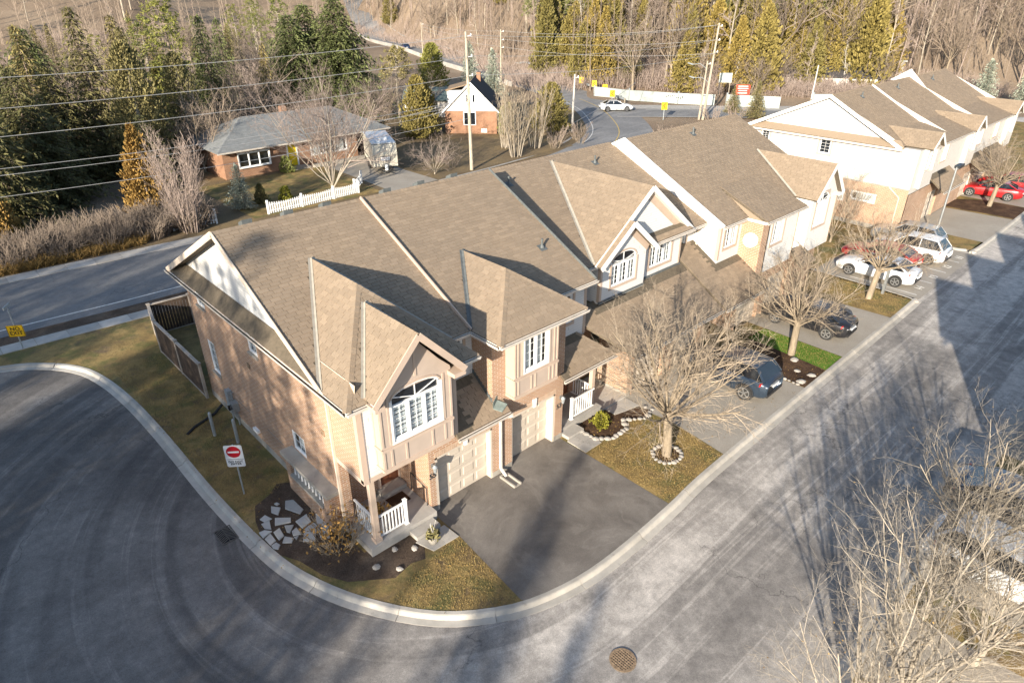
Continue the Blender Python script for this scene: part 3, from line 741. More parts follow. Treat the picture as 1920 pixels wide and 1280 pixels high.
        if spandrel:
            zt = z1 + spring + arch + 0.06; m = MB()
            for k in range(n):
                p, q = pts[k], pts[k + 1]; m.quad(f.P(p, az(p), 0.0), f.P(q, az(q), 0.0), f.P(q, zt, 0.0), f.P(p, zt, 0.0))
            m.build('arch_infill', spandrel, root)
            m = MB()
            for k in range(n):
                p, q = pts[k], pts[k + 1]; m.prism([f.P(p, az(p) + 0.004, -0.03), f.P(q, az(q) + 0.004, -0.03), f.P(q, az(q) + 0.07, -0.03), f.P(p, az(p) + 0.07, -0.03)], f.P(0, 0, 0.03) - f.P(0, 0, 0))
            m.build('arch_trim', trim_mat, root)
    if trim:
        m = MB(); w = trim; zt = z1 + spring if arch else z1
        wbox(m, f, u0 - w, u0, z0 - w, zt + (0 if arch else w), -0.028, 0.02); wbox(m, f, u1, u1 + w, z0 - w, zt + (0 if arch else w), -0.028, 0.02); wbox(m, f, u0, u1, z0 - w, z0, -0.026, 0.02)
        if not arch: wbox(m, f, u0, u1, z1, z1 + w, -0.026, 0.02)
        m.each('window_trim', trim_mat, root)
    if sill:
        m = MB(); wbox(m, f, u0 - 0.06, u1 + 0.06, z0 - 0.10, z0 - 0.002, -0.07, 0.12); m.build('window_sill', 'concrete', root)
    return win
def garage_door(root, f, u0, u1, z0, z1, rows=4, cols=4):
    m = MB(); wbox(m, f, u0, u1, z0, z1, 0.0, 0.05); g_ = m.build('garage_door', 'garage_paint', root); H = (z1 - z0) / rows; W = (u1 - u0) / cols
    for r in range(rows):
        if r: bm_ = MB(); wbox(bm_, f, u0, u1, z0 + r * H - 0.006, z0 + r * H + 0.006, -0.002, 0.01); bm_.build('section_joint', 'garage_dark', g_)
        for c in range(cols):
            a, b, p, q = u0 + c * W + 0.06, u0 + (c + 1) * W - 0.06, z0 + r * H + 0.09, z0 + (r + 1) * H - 0.09; m = MB()
            o = [f.P(a, p, 0.0), f.P(b, p, 0.0), f.P(b, q, 0.0), f.P(a, q, 0.0)]; e = 0.035; i_ = [f.P(a + e, p + e, -0.022), f.P(b - e, p + e, -0.022), f.P(b - e, q - e, -0.022), f.P(a + e, q - e, -0.022)]
            for k in range(4): m.quad(o[k], o[(k + 1) % 4], i_[(k + 1) % 4], i_[k])
            m.quad(*i_); m.build('panel', 'garage_paint', g_)
    return g_
def downspout(root, pts, mat='fascia'):
    m = MB()
    for a, b in zip(pts, pts[1:]): m.bar(a, b, 0.085, 0.07, (0, 1, 0) if abs(Vector(b).z - Vector(a).z) > 0.5 else (0, 0, 1))
    return m.build('downspout', mat, root)
def railing(root, a, b, h=0.92, posts=(0, 1), gap=0.125):
    a = Vector(a); b = Vector(b); L = (b - a).length; r = thing_part('railing', root)
    m = MB(); m.bar(a + Vector((0, 0, h)), b + Vector((0, 0, h)), 0.06, 0.06); m.build('top_rail', 'vinyl', r)
    m = MB(); m.bar(a + Vector((0, 0, 0.1)), b + Vector((0, 0, 0.1)), 0.045, 0.05); m.build('bottom_rail', 'vinyl', r)
    for k in posts:
        p = a.lerp(b, k); m = MB(); m.box(p.x - 0.05, p.x + 0.05, p.y - 0.05, p.y + 0.05, p.z, p.z + h + 0.1); m.box(p.x - 0.065, p.x + 0.065, p.y - 0.065, p.y + 0.065, p.z + h + 0.1, p.z + h + 0.125); m.box(p.x - 0.07, p.x + 0.07, p.y - 0.07, p.y + 0.07, p.z, p.z + 0.04); m.build('newel_post', 'vinyl', r)
    n = int(L / gap)
    for k in range(1, n):
        p = a.lerp(b, k / n); m = MB(); m.box(p.x - 0.018, p.x + 0.018, p.y - 0.018, p.y + 0.018, p.z + 0.12, p.z + h - 0.03); m.build('baluster', 'vinyl', r)
    return r
def thing_part(name, root):
    o = bpy.data.objects.new(name, None); o.empty_display_size = 0.1; return link(o, root)
def wall_lamp(root, x, y, z):
    l = thing_part('wall_lamp', root); m = MB(); m.box(x - 0.05, x + 0.05, y - 0.02, y, z - 0.08, z + 0.08); m.bar((x, y, z + 0.05), (x, y - 0.14, z + 0.1), 0.03, 0.03); m.build('bracket', 'metal_grey', l)
    m = MB(); m.cyl((x, y - 0.15), 0.05, z - 0.2, z + 0.02, 8, 0.085); m.cyl((x, y - 0.15), 0.10, z + 0.021, z + 0.10, 8, 0.03); m.build('lantern', 'galvanised', l)
def vent_pipe(root, x, y, pl):
    z = pl.z(x, y); v = thing_part('vent_pipe', root); m = MB()
    c = Vector((x, y, z)); a = pl.u * 0.17; b = pl.v * 0.17; n = pl.n * 0.028
    m.prism([c - a - b + n, c + a - b + n, c + a + b + n, c - a + b + n], pl.n * 0.006); m.tube([c + n, c + n + Vector((0, 0, 0.10))], [0.10, 0.055], 10); m.build('flange', 'flashing', v)
    m = MB(); m.tube([(x, y, z + 0.05), (x, y, z + 0.38)], 0.045, 10); m.build('pipe', 'flashing', v)
def batten(m, f, u, z0, z1, w=0.07): wbox(m, f, u - w / 2, u + w / 2, z0, z1, -0.022, 0.01)

# main roof of the near block: eaves at y = 0.46 and 13.06, ridge y = 6.76, z = 9.13
EV, RY, RZ, SL, EZ, BK = 0.46, 6.76, 9.13, 0.497, 6.0, 13.06
def main_front(x0, x1, dz=0.0, tabs=True): return Plane([(x0, EV, EZ + dz), (x1, EV, EZ + dz), (x1, RY, RZ + dz), (x0, RY, RZ + dz)], tabs)
def main_back(x0, x1, dz=0.0): return Plane([(x1, BK, EZ + dz), (x0, BK, EZ + dz), (x0, RY, RZ + dz), (x1, RY, RZ + dz)], False)
def cross_hip(x0, x1, yf, zr, sf, dz=0.0):
    """hipped roof standing out of the main front slope"""
    xc = (x0 + x1) / 2; yh = yf + (zr - EZ) / sf; yb = EV + (zr - EZ) / SL; E_ = EZ + dz; zz = zr + dz
    L = Plane([(x0, yf, E_), (xc, yh, zz), (xc, yb, zz), (x0, EV, E_)]); F = Plane([(x0, yf, E_), (x1, yf, E_), (xc, yh, zz)]); Rr = Plane([(x1, yf, E_), (x1, EV, E_), (xc, yb, zz), (xc, yh, zz)])
    return L, F, Rr, (xc, yh, zz), (xc, yb, zz)

# ------------------------------------------------------------------ corner townhouse (number 55)
A = thing('townhouse', 'brick corner townhouse with arched bay window and number 55 by the porch', 'townhouse', (0, 3, 0), 'townhouses in the near row')
XL = -2.95; FX = Face('x', XL); F0 = Face('y', -0.25)
m = MB()
wall(m, FX, 0.92, 12.5, 0.35, 6.0, [(10.7, 11.5, 4.85, 5.5), (6.0, 6.7, 4.65, 5.5), (10.7, 11.4, 1.8, 3.3), (3.3, 4.2, 1.75, 2.55)])
wall(m, FX, -0.65, 0.92, 3.2, 6.0)
m.quad((XL, 0.92, 0.35), (XL, 0.92, 3.2), (XL + 0.3, 0.92, 3.2), (XL + 0.3, 0.92, 0.35))
wall(m, Face('y', 1.6), XL, -0.35, 0.35, 3.2, [(-1.2, -0.38, 0.5, 2.6)])
m.box(-0.35, -0.10, -0.25, 1.6, 0.25, 3.45)
m.box(2.45, 2.98, -0.25, 0.35, 0.25, 2.85); m.box(-0.10, 2.45, -0.25, 0.0, 2.28, 3.2)
m.quad((XL, 12.5, 0.35), (XL, 12.5, 6.0), (2.2, 12.5, 6.0), (2.2, 12.5, 0.35))
w1 = m.build('wall', 'brick', A)
m = MB(); m.box(XL - 0.012, XL + 0.2, 0.92, 12.5, -0.3, 0.35); m.box(-0.36, -0.09, -0.262, 0.0, -0.1, 0.25); m.box(2.44, 2.99, -0.262, 0.3, -0.1, 0.25); m.each('foundation', 'concrete', A)
m = MB()
for y0 in (2.3, 5.2, 8.1, 11.0): m.box(XL - 0.014, XL, y0, y0 + 1.35, 1.27, 1.285)
m.each('brick_ledge', 'concrete', A)
window(A, FX, 10.7, 11.5, 4.85, 5.5, 1, 3, 2, sill=True); window(A, FX, 6.0, 6.7, 4.65, 5.5, 1, 3, 2, sill=True); window(A, FX, 10.7, 11.4, 1.8, 3.3, 1, 4, 2, sill=True); window(A, FX, 3.3, 4.2, 1.75, 2.55, 1, 2, 2, sill=False)
# porch soffit beam, upper front wall
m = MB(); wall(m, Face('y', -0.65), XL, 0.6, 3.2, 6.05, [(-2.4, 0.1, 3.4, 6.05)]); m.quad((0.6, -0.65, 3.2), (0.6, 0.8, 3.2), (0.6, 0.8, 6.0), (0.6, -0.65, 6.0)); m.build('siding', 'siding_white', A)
m = MB(); m.box(XL - 0.02, XL + 0.16, -0.68, -0.5, 3.06, 5.98); m.box(0.48, 0.62, -0.68, -0.5, 3.2, 5.98); m.each('corner_trim', 'trim_tan', A)
m = MB(); m.box(XL - 0.02, 0.3, -0.66, -0.40, 3.02, 3.2); m.box(XL - 0.02, XL + 0.28, -0.40, 0.92, 3.02, 3.2); m.build('porch_beam', 'trim_tan', A)
m = MB(); m.quad((XL + 0.2, -0.45, 3.15), (XL + 0.2, 1.6, 3.15), (-0.3, 1.6, 3.15), (-0.3, -0.45, 3.15)); m.build('porch_ceiling', 'trim_white', A)
m = MB(); wall(m, Face('y', 0.8), 0.6, 2.5, 3.4, 6.0, [(1.2, 2.1, 4.75, 5.8)]); m.build('siding', 'siding_white', A)
window(A, Face('y', 0.8), 1.2, 2.1, 4.75, 5.8, 1, 3, 2, trim=0.11)
# bay box with gable
BX0, BX1, BY = -2.45, 0.15, -1.05; FB = Face('y', BY); GC = -1.13
m = MB(); wall(m, FB, BX0, BX1, 3.5, 6.02, [(-2.02, -0.28, 4.40, 6.02)])
m.quad((BX0, BY, 6.02), (-2.02, BY, 6.02), (-2.02, BY, 6.55), (BX0 + 0.02, BY, 6.15)); m.quad((-0.28, BY, 6.02), (BX1, BY, 6.02), (BX1 - 0.02, BY, 6.15), (-0.28, BY, 6.55))
m.quad((-2.02, BY, 6.17), (-0.28, BY, 6.17), (-0.28, BY, 6.55), (GC, BY, 7.55), (-2.02, BY, 6.55))
m.quad((BX0, BY, 3.5), (BX0, BY, 6.1), (BX0, -0.64, 6.1), (BX0, -0.64, 3.5)); m.quad((BX1, BY, 3.5), (BX1, -0.64, 3.5), (BX1, -0.64, 6.1), (BX1, BY, 6.1)); m.quad((BX0, BY, 3.5), (BX0, -0.64, 3.5), (BX1, -0.64, 3.5), (BX1, BY, 3.5))
m.build('bay_box', 'trim_panel', A)
m = MB()
for u in (BX0 + 0.04, -2.14, -0.16, BX1 - 0.04): batten(m, FB, u, 4.36, 6.0)
for u in (BX0 + 0.04, -2.14, -1.62, -0.65, -0.16, BX1 - 0.04): batten(m, FB, u, 3.58, 4.18)
wbox(m, FB, BX0 - 0.02, BX1 + 0.02, 4.19, 4.29, -0.045, 0.02); wbox(m, FB, BX0 - 0.01, BX1 + 0.01, 3.47, 3.57, -0.03, 0.01); batten(m, FB, GC, 6.30, 7.2, 0.08)
FBx = Face('x', BX0); wbox(m, FBx, BY - 0.02, -0.66, 4.19, 4.29, -0.04, 0.02); wbox(m, FBx, BY - 0.01, -0.66, 3.47, 3.57, -0.03, 0.01)
for u in (BY + 0.03, -0.70): batten(m, FBx, u, 3.6, 4.18); batten(m, FBx, u, 4.3, 6.0)
m.each('bay_battens', 'trim_tan', A)
window(A, FB, -2.02, -0.28, 4.40, 5.62, 3, 5, 2, trim=0.0, inside='slats', arch=0.30, spring=0.19, spandrel='trim_panel', trim_mat='trim_tan')
m = MB(); wbox(m, FB, -2.09, -0.21, 4.33, 4.395, -0.04, 0.02); wbox(m, FB, -2.09, -2.02, 4.395, 5.8, -0.03, 0.02); wbox(m, FB, -0.28, -0.21, 4.395, 5.8, -0.03, 0.02); m.each('window_trim', 'trim_white', A)
# roofs
PA = main_front(-3.35, 2.22); L1, F1, R1, h1, a1 = cross_hip(-3.35, 1.35, -0.95, 8.17, 0.76)
gy, gz = -1.40, 7.78; ge = 6.10; hw = 1.58; yb = -0.95 + (gz - EZ) / 0.76
GL = Plane([(GC - hw, gy, ge), (GC, gy, gz), (GC, yb, gz), (GC - hw, -0.95 + (ge - EZ) / 0.76, ge)]); GR = Plane([(GC + hw, gy, ge), (GC + hw, -0.95 + (ge - EZ) / 0.76, ge), (GC, yb, gz), (GC, gy, gz)])
G1 = Plane([(0.62, -0.68, 2.98), (2.96, -0.68, 2.98), (2.96, 0.15, 3.61), (2.5, 0.80, 4.10), (0.62, 0.80, 4.10)])
SK = Plane([(-3.35, 13.06, 6.0), (-3.35, 0.50, 6.0), (-2.9, 1.05, 6.42), (-2.9, 12.6, 6.42)])
rA = roof_part(A, [PA, L1, F1, R1, GL, GR, G1, SK, main_back(-3.35, 2.22)], single=300)
Zn = Vector((0, 0, 1))
caps(rA, (GC, gy, gz), (GC, yb, gz), GL.n, GR.n); caps(rA, h1, a1, L1.n, R1.n); caps(rA, (-3.35, -0.95, 6.0), h1, L1.n, F1.n); caps(rA, (1.35, -0.95, 6.0), h1, F1.n, R1.n)
caps(rA, (-3.35, RY, RZ), (2.2, RY, RZ), PA.n, main_back(-3.35, 2.22).n)
valley(rA, (-3.35, EV, 6.0), a1, PA, L1); valley(rA, (1.35, EV, 6.0), a1, PA, R1)
va = (GC - hw, -0.95 + (ge - EZ) / 0.76, ge); valley(rA, va, (GC, yb, gz), GL, F1); valley(rA, (GC + hw, va[1], ge), (GC, yb, gz), GR, F1)
for (x0, x1) in ((-2.2, -1.85), (-0.7, -0.35), (0.8, 1.15), (3.4, 3.75), (5.0, 5.35), (6.7, 7.05)):
    q = MB(); q.prism([(x0, RY + 0.25, RZ - 0.12), (x1, RY + 0.25, RZ - 0.12), (x1, RY + 0.6, RZ - 0.28), (x0, RY + 0.6, RZ - 0.28)], (0, 0, 0.22)); q.build('roof_vent', 'flashing', rA)
m = MB(); m.bar((2.21, EV, EZ + 0.02), (2.21, RY, RZ + 0.02), 0.05, 0.20); m.build('party_strip', 'trim_tan', rA)
# gable wall, rake and fascia on the left end
m = MB(); m.quad((-2.88, 12.55, 6.3), (-2.88, 0.1, 6.3), (-2.88, 0.75, 6.16), (-2.88, RY, 9.05), (-2.88, 12.75, 6.16)); m.build('gable_siding', 'siding_white', A)
m = MB(); m.quad((-2.93, 12.5, 5.9), (-2.93, -0.65, 5.9), (-2.85, -0.65, 6.5), (-2.85, 12.5, 6.5)); m.build('gable_backing', 'fascia', A)
m = MB(); up = (1, 0, 0)
m.bar((-3.36, BK + 0.02, EZ - 0.06), (-3.36, RY, RZ - 0.06), 0.22, 0.03, up); m.bar((-3.36, 0.35, EZ - 0.08), (-3.36, RY, RZ - 0.06), 0.20, 0.03, up); m.each('rake_board', 'fascia', A)
m = MB(); m.quad((-3.35, BK, EZ - 0.12), (-2.88, BK, EZ - 0.12), (-2.88, RY, RZ - 0.12), (-3.35, RY, RZ - 0.12)); m.quad((-3.35, EV, EZ - 0.12), (-3.35, RY, RZ - 0.12), (-2.88, RY, RZ - 0.12), (-2.88, EV, EZ - 0.12)); m.build('rake_soffit', 'trim_white', A)
gutter(A, (-3.36, BK, 6.0), (-3.36, -0.95, 6.0), (-1, 0, 0)); gutter(A, (-3.36, -0.96, 6.0), (GC - hw, -0.96, 6.0), (0, -1, 0)); gutter(A, (GC + hw, -0.96, 6.0), (1.36, -0.96, 6.0), (0, -1, 0)); gutter(A, (1.36, EV, 6.0), (2.3, EV, 6.0), (0, -1, 0)); gutter(A, (0.60, -0.69, 2.97), (2.97, -0.69, 2.97), (0, -1, 0))
m = MB(); up = (0, 1, 0)
m.bar((GC - hw - 0.02, gy, ge - 0.07), (GC + 0.01, gy, gz - 0.05), 0.20, 0.035, up); m.bar((GC + hw + 0.02, gy, ge - 0.07), (GC - 0.01, gy, gz - 0.05), 0.20, 0.036, up)
m.box(GC + hw - 0.42, GC + hw + 0.02, gy, -0.66, ge - 0.24, ge - 0.10); m.box(GC - hw - 0.02, GC - hw + 0.30, gy, -0.66, ge - 0.24, ge - 0.10); m.each('gable_fascia', 'trim_tan', A)
m = MB()
for s in (-1, 1): m.quad((GC, gy, gz - 0.16), (GC + s * hw, gy, ge - 0.16), (GC + s * hw, -1.04, ge - 0.16), (GC, -1.04, gz - 0.16))
m.quad((-3.34, -0.94, 5.885), (1.34, -0.94, 5.885), (1.34, 0.8, 5.885), (-3.34, 0.8, 5.885)); m.quad((0.62, EV, 5.89), (2.3, EV, 5.89), (2.3, 0.82, 5.89), (0.62, 0.82, 5.89)); m.build('soffit', 'trim_white', A)
downspout(A, [(XL - 0.05, 0.98, 5.9), (XL - 0.05, 0.98, 0.4), (XL - 0.05, 0.85, 0.15)]); downspout(A, [(2.93, -0.82, 2.86), (2.80, -0.32, 2.6), (2.80, -0.32, 0.30), (2.80, -0.62, 0.10)], 'gutter')
# garage, porch, door
garage_door(A, Face('y', 0.02), 0.0, 2.42, 0.03, 2.2)
m = MB(); m.box(-0.10, 0.0, -0.25, 0.12, 0.02, 2.28); m.box(2.38, 2.45, -0.25, 0.12, 0.02, 2.28); m.box(-0.10, 2.45, -0.25, 0.12, 2.2, 2.28); m.each('garage_jamb', 'garage_paint', A)
simple('soldier', (0.50, 0.36, 0.26), 0.85, 0.15, 9.0, 0.3)
for k in range(30): m = MB(); m.box(-0.10 + k * 0.085, -0.10 + k * 0.085 + 0.075, -0.262, -0.2, 2.29, 2.49); m.build('soldier_brick', 'soldier', w1)
for x, f_ in ((-1.2, 0),):
    d_ = box('door', 'door_brown', A, -1.18, -0.40, 1.66, 1.71, 0.52, 2.55)
    for (a, b) in ((0, 0), (1, 0), (0, 1), (1, 1), (0, 2), (1, 2)): box('door_panel', 'door_brown', d_, -1.10 + a * 0.36, -0.84 + a * 0.36, 1.645, 1.66, 0.62 + b * 0.62, 1.12 + b * 0.62)
    m = MB(); m.disc((-0.48, 1.62, 1.5), 0.035, (0, 1, 0), 0.06, 10); m.build('handle', 'metal_grey', d_)
    m = MB(); m.box(-1.30, -1.18, 1.57, 1.72, 0.5, 2.7); m.box(-0.40, -0.36, 1.57, 1.72, 0.5, 2.7); m.box(-1.18, -0.40, 1.57, 1.72, 2.55, 2.7); m.each('door_trim', 'trim_tan', A)
m = MB(); m.box(XL, -0.36, -0.55, 1.6, -0.05, 0.35); m.box(-1.35, -0.37, 1.2, 1.59, 0.35, 0.5); m.build('porch_floor', 'concrete_slab', A)
box('step', 'concrete_slab', A, -1.5, -0.55, -0.98, -0.56, 0.0, 0.19)
m = MB(); m.box(XL + 0.26, XL + 0.44, -0.42, -0.24, 0.35, 3.05); m.box(XL + 0.22, XL + 0.48, -0.46, -0.20, 0.35, 0.5); m.build('porch_post', 'trim_tan', A)
railing(A, (XL + 0.48, -0.33, 0.35), (-1.45, -0.33, 0.35), posts=(1,)); railing(A, (XL + 0.35, -0.2, 0.35), (XL + 0.35, 0.9, 0.35), posts=())
m = MB(); m.tube([(-0.42, -0.1, 0.35), (-0.42, -0.1, 1.1), (-0.42, 0.8, 1.25), (-0.42, 0.8, 0.5)], 0.02, 6); m.build('hand_rail', 'metal_dark', A)
wall_lamp(A, -0.21, -0.25, 2.05); text_mesh('house_number', '55', 0.30, 'metal_dark', A, Matrix.Translation(Vector((-0.23, -0.263, 1.62)) - Vector((0, 3, 0))) @ Matrix.Rotation(R(90), 4, 'X'))
# side bump-out with louvred opening, meters, vents
m = MB(); m.box(-3.32, XL + 0.01, 1.25, 4.35, 0.0, 0.82); m.box(-3.32, XL + 0.01, 1.25, 1.65, 0.82, 1.55); m.box(-3.32, XL + 0.01, 4.0, 4.35, 0.82, 1.55); m.build('bump_out', 'brick', A)
m = MB(); m.box(-3.42, XL + 0.02, 1.15, 4.45, 1.55, 1.70); m.box(-3.38, -3.0, 1.66, 3.99, 0.822, 0.90); m.each('concrete_cap', 'concrete', A)
box('opening', 'interior_dark', A, -2.97, -2.952, 1.66, 3.99, 0.9, 1.55)
for k in range(9): m = MB(); m.cyl((-3.22, 1.85 + k * 0.25), 0.045, 0.9, 1.55, 8, 0.03); m.build('louvre_baluster', 'trim_white', A)
m = MB(); m.box(XL - 0.12, XL, 7.45, 7.85, 0.62, 0.74); m.build('dryer_vent', 'vinyl', A)
box('wall_vent', 'rust', A, XL - 0.03, XL, 1.55, 1.75, 3.65, 3.85); box('wall_vent', 'rust', A, XL - 0.03, XL, 7.0, 7.2, 3.75, 3.95)
mt = thing_part('utility_meter', A); m = MB(); m.box(XL - 0.25, XL, 9.3, 9.65, 0.75, 1.15); m.box(XL - 0.2, XL, 9.8, 10.1, 0.5, 1.5); m.build('meter_box', 'galvanised', mt)
m = MB(); m.disc((XL - 0.3, 9.48, 0.95), 0.12, (1, 0, 0), 0.12, 14); m.build('meter_dial', 'glass_dark', mt)
m = MB(); m.tube([(XL - 0.1, 9.4, 0.75), (XL - 0.1, 9.4, 0.05)], 0.03, 8); m.tube([(XL - 0.1, 9.62, 1.15), (XL - 0.1, 9.62, 1.5), (XL, 9.62, 1.5)], 0.025, 8); m.tube([(XL - 0.12, 9.95, 0.5), (XL - 0.12, 9.95, 0.05)], 0.03, 8); m.build('pipework', 'galvanised', mt)
m = MB()
for k in range(7): m.tube([(XL - 0.02, 8.5 + k * 0.14, 0.9), (XL - 0.32, 8.5 + k * 0.14, 0.9), (XL - 0.32, 8.5 + k * 0.14, 1.6), (XL - 0.02, 8.5 + k * 0.14, 1.6)], 0.008, 4)
for z_ in (0.9, 1.25, 1.6): m.tube([(XL - 0.32, 8.5, z_), (XL - 0.32, 9.34, z_)], 0.008, 4)
m.build('meter_cage', 'metal_grey', mt)

# ------------------------------------------------------------------ second townhouse (number 53)
B = thing('townhouse', 'second townhouse from the corner, hipped brick bay with boxed twin window over its garage', 'townhouse', (5.3, 3, 0), 'townhouses in the near row')
m = MB(); wall(m, F0, 2.99, 6.15, 0.25, 5.95, [(3.42, 5.72, 0.02, 2.3), (3.6, 4.75, 4.3, 5.72)]); wall(m, F0, 2.5, 2.99, 2.9, 5.95)
wall(m, Face('x', 2.5), -0.25, 0.8, 2.9, 5.95); m.quad((6.15, -0.25, 0.25), (6.15, 1.5, 0.25), (6.15, 1.5, 5.95), (6.15, -0.25, 5.95)); wall(m, Face('y', 1.5), 6.15, 8.9, 0.3, 3.1, [(7.55, 8.45, 0.35, 2.45)])
m.quad((2.99, -0.24, 0.25), (2.99, 0.4, 0.25), (2.99, 0.4, 2.85), (2.99, -0.24, 2.85))
w2 = m.build('wall', 'brick', B)
m = MB(); m.box(2.99, 3.42, -0.262, 0.1, -0.1, 0.25); m.box(5.72, 6.16, -0.262, 0.1, -0.1, 0.25); m.each('foundation', 'concrete', B)
m = MB(); wall(m, Face('y', 0.8), 6.15, 8.45, 3.55, 6.0, [(6.75, 7.65, 4.35, 5.6)]); m.quad((8.45, 0.8, 3.5), (8.45, 2.5, 3.5), (8.45, 2.5, 6.1), (8.45, 0.8, 6.1)); m.build('siding', 'siding_white', B)
m = MB(); m.box(8.33, 8.47, 0.775, 0.9, 3.6, 5.98); m.each('corner_trim', 'trim_tan', B)
window(B, Face('y', 0.8), 6.75, 7.65, 4.35, 5.6, 1, 4, 2, trim=0.12)
b0, b1, by = 3.12, 5.28, -0.70; FB2 = Face('y', by)
m = MB(); wall(m, FB2, b0, b1, 3.40, 5.92, [(3.6, 4.75, 4.3, 5.72)])
m.quad((b0, by, 3.4), (b0, by, 5.92), (b0, -0.24, 5.92), (b0, -0.24, 3.4)); m.quad((b1, by, 3.4), (b1, -0.24, 3.4), (b1, -0.24, 5.92), (b1, by, 5.92)); m.quad((b0, by, 3.4), (b0, -0.24, 3.4), (b1, -0.24, 3.4), (b1, by, 3.4)); m.build('bay_box', 'trim_panel', B)
m = MB()
for u in (b0 + 0.04, 3.30, 3.50, 4.85, 5.08, b1 - 0.04): batten(m, FB2, u, 4.24, 5.9, 0.06)
for u in (b0 + 0.04, 3.32, 3.95, 4.15, 4.85, 5.05, b1 - 0.04): batten(m, FB2, u, 3.5, 4.08, 0.06)
wbox(m, FB2, b0 - 0.02, b1 + 0.02, 4.09, 4.18, -0.045, 0.02); wbox(m, FB2, b0 - 0.01, b1 + 0.01, 3.37, 3.48, -0.03, 0.01)
f_ = Face('x', b0); wbox(m, f_, by - 0.02, -0.27, 4.09, 4.18, -0.04, 0.02); wbox(m, f_, by - 0.01, -0.27, 3.37, 3.48, -0.03, 0.01)
m.each('bay_battens', 'trim_tan', B)
window(B, FB2, 3.6, 4.75, 4.3, 5.72, 2, 4, 2, trim=0.06, trim_mat='trim_white')
PB = main_front(2.22, 8.55); L2, F2, R2, h2, a2 = cross_hip(2.2, 6.4, -1.03, 7.48, 0.73)
P2 = Plane([(5.95, -0.50, 2.92), (8.95, -0.50, 2.92), (7.95, 0.80, 3.78), (5.95, 0.80, 3.78)]); P2r = Plane([(8.95, -0.50, 2.92), (8.95, 1.6, 2.92), (7.95, 0.80, 3.78)])
rB = roof_part(B, [PB, L2, F2, R2, P2, P2r, main_back(2.22, 8.55)], single=300)
caps(rB, h2, a2, L2.n, R2.n); caps(rB, (2.2, -1.03, 6), h2, L2.n, F2.n); caps(rB, (6.4, -1.03, 6), h2, F2.n, R2.n); caps(rB, (2.2, RY, RZ), (8.55, RY, RZ), PB.n, main_back(0, 1).n); caps(rB, (8.95, -0.5, 2.92), (7.95, 0.8, 3.78), P2.n, P2r.n)
valley(rB, (2.2, EV, 6), a2, PB, L2, mat='flashing'); valley(rB, (6.4, EV, 6), a2, PB, R2, mat='flashing')
vent_pipe(rB, 7.58, 2.48, PB)
m = MB(); m.bar((8.565, EV, EZ - 0.02), (8.565, RY, RZ - 0.02), 0.03, 0.26); m.build('rake_edge', 'flashing', rB)
gutter(B, (2.19, EV, 6), (2.19, -1.03, 6), (-1, 0, 0)); gutter(B, (2.19, -1.04, 6), (6.41, -1.04, 6), (0, -1, 0)); gutter(B, (6.4, EV - 0.01, 6), (8.65, EV - 0.01, 6), (0, -1, 0)); gutter(B, (5.9, -0.51, 2.91), (8.97, -0.51, 2.91), (0, -1, 0))
m = MB(); m.quad((2.21, -1.02, 5.885), (6.39, -1.02, 5.885), (6.39, 0.8, 5.885), (2.21, 0.8, 5.885)); m.quad((6.4, EV, 5.89), (8.6, EV, 5.89), (8.6, 0.82, 5.89), (6.4, 0.82, 5.89)); m.quad((6.1, -0.45, 2.80), (8.9, -0.45, 2.80), (8.9, 1.5, 2.80), (6.1, 1.5, 2.80)); m.build('soffit', 'trim_white', B)
m = MB(); m.prism([(2.38, -0.42, 3.20), (2.62, -0.62, 3.06), (2.98, -0.50, 3.16), (2.70, -0.26, 3.34)], (0, 0, 0.03)); m.prism([(2.40, -0.40, 3.2), (2.70, -0.27, 3.3), (2.70, -0.27, 3.55), (2.40, -0.40, 3.45)], (0, 0.02, 0)); m.build('kickout_flashing', 'lead_sheet', rA)
m = MB(); n = 10
for k in range(n): t0 = k / n; y_ = -0.25 + 1.05 * t0; z_ = 3.31 + 0.80 * t0; m.box(2.478, 2.499, y_, y_ + 0.12, z_ + 0.02, z_ + 0.22)
m.build('step_flashing', 'flashing', rA)
garage_door(B, Face('y', 0.15), 3.42, 5.70, 0.03, 2.2)
m = MB(); m.box(5.63, 5.72, -0.24, 0.2, 0.02, 2.28); m.box(3.42, 3.46, -0.24, 0.2, 0.02, 2.28); m.box(3.42, 5.72, -0.24, 0.2, 2.2, 2.3); m.each('garage_jamb', 'garage_paint', B)
for k in range(28): m = MB(); m.box(3.38 + k * 0.085, 3.38 + k * 0.085 + 0.075, -0.262, -0.2, 2.31, 2.52); m.build('soldier_brick', 'soldier', w2)
m = MB(); m.prism([(4.5, -0.31, 2.22), (4.62, -0.31, 2.22), (4.66, -0.31, 2.58), (4.46, -0.31, 2.58)], (0, 0.06, 0)); m.build('keystone', 'trim_white', w2)
m = MB(); m.prism([(1.15, -0.31, 2.2), (1.27, -0.31, 2.2), (1.31, -0.31, 2.55), (1.11, -0.31, 2.55)], (0, 0.06, 0)); m.build('keystone', 'trim_white', w1)
m = MB(); m.box(6.17, 8.75, -0.15, 1.5, -0.05, 0.30); m.build('porch_floor', 'concrete_slab', B)
box('step', 'concrete_slab', B, 6.2, 7.1, -0.62, -0.16, 0.0, 0.17)
m = MB(); m.box(8.40, 8.58, 0.16, 0.34, 0.30, 2.82); m.build('porch_post', 'trim_tan', B)
railing(B, (7.05, 0.05, 0.30), (8.42, 0.05, 0.30), posts=(0,)); railing(B, (8.49, 0.35, 0.30), (8.49, 1.4, 0.30), posts=())
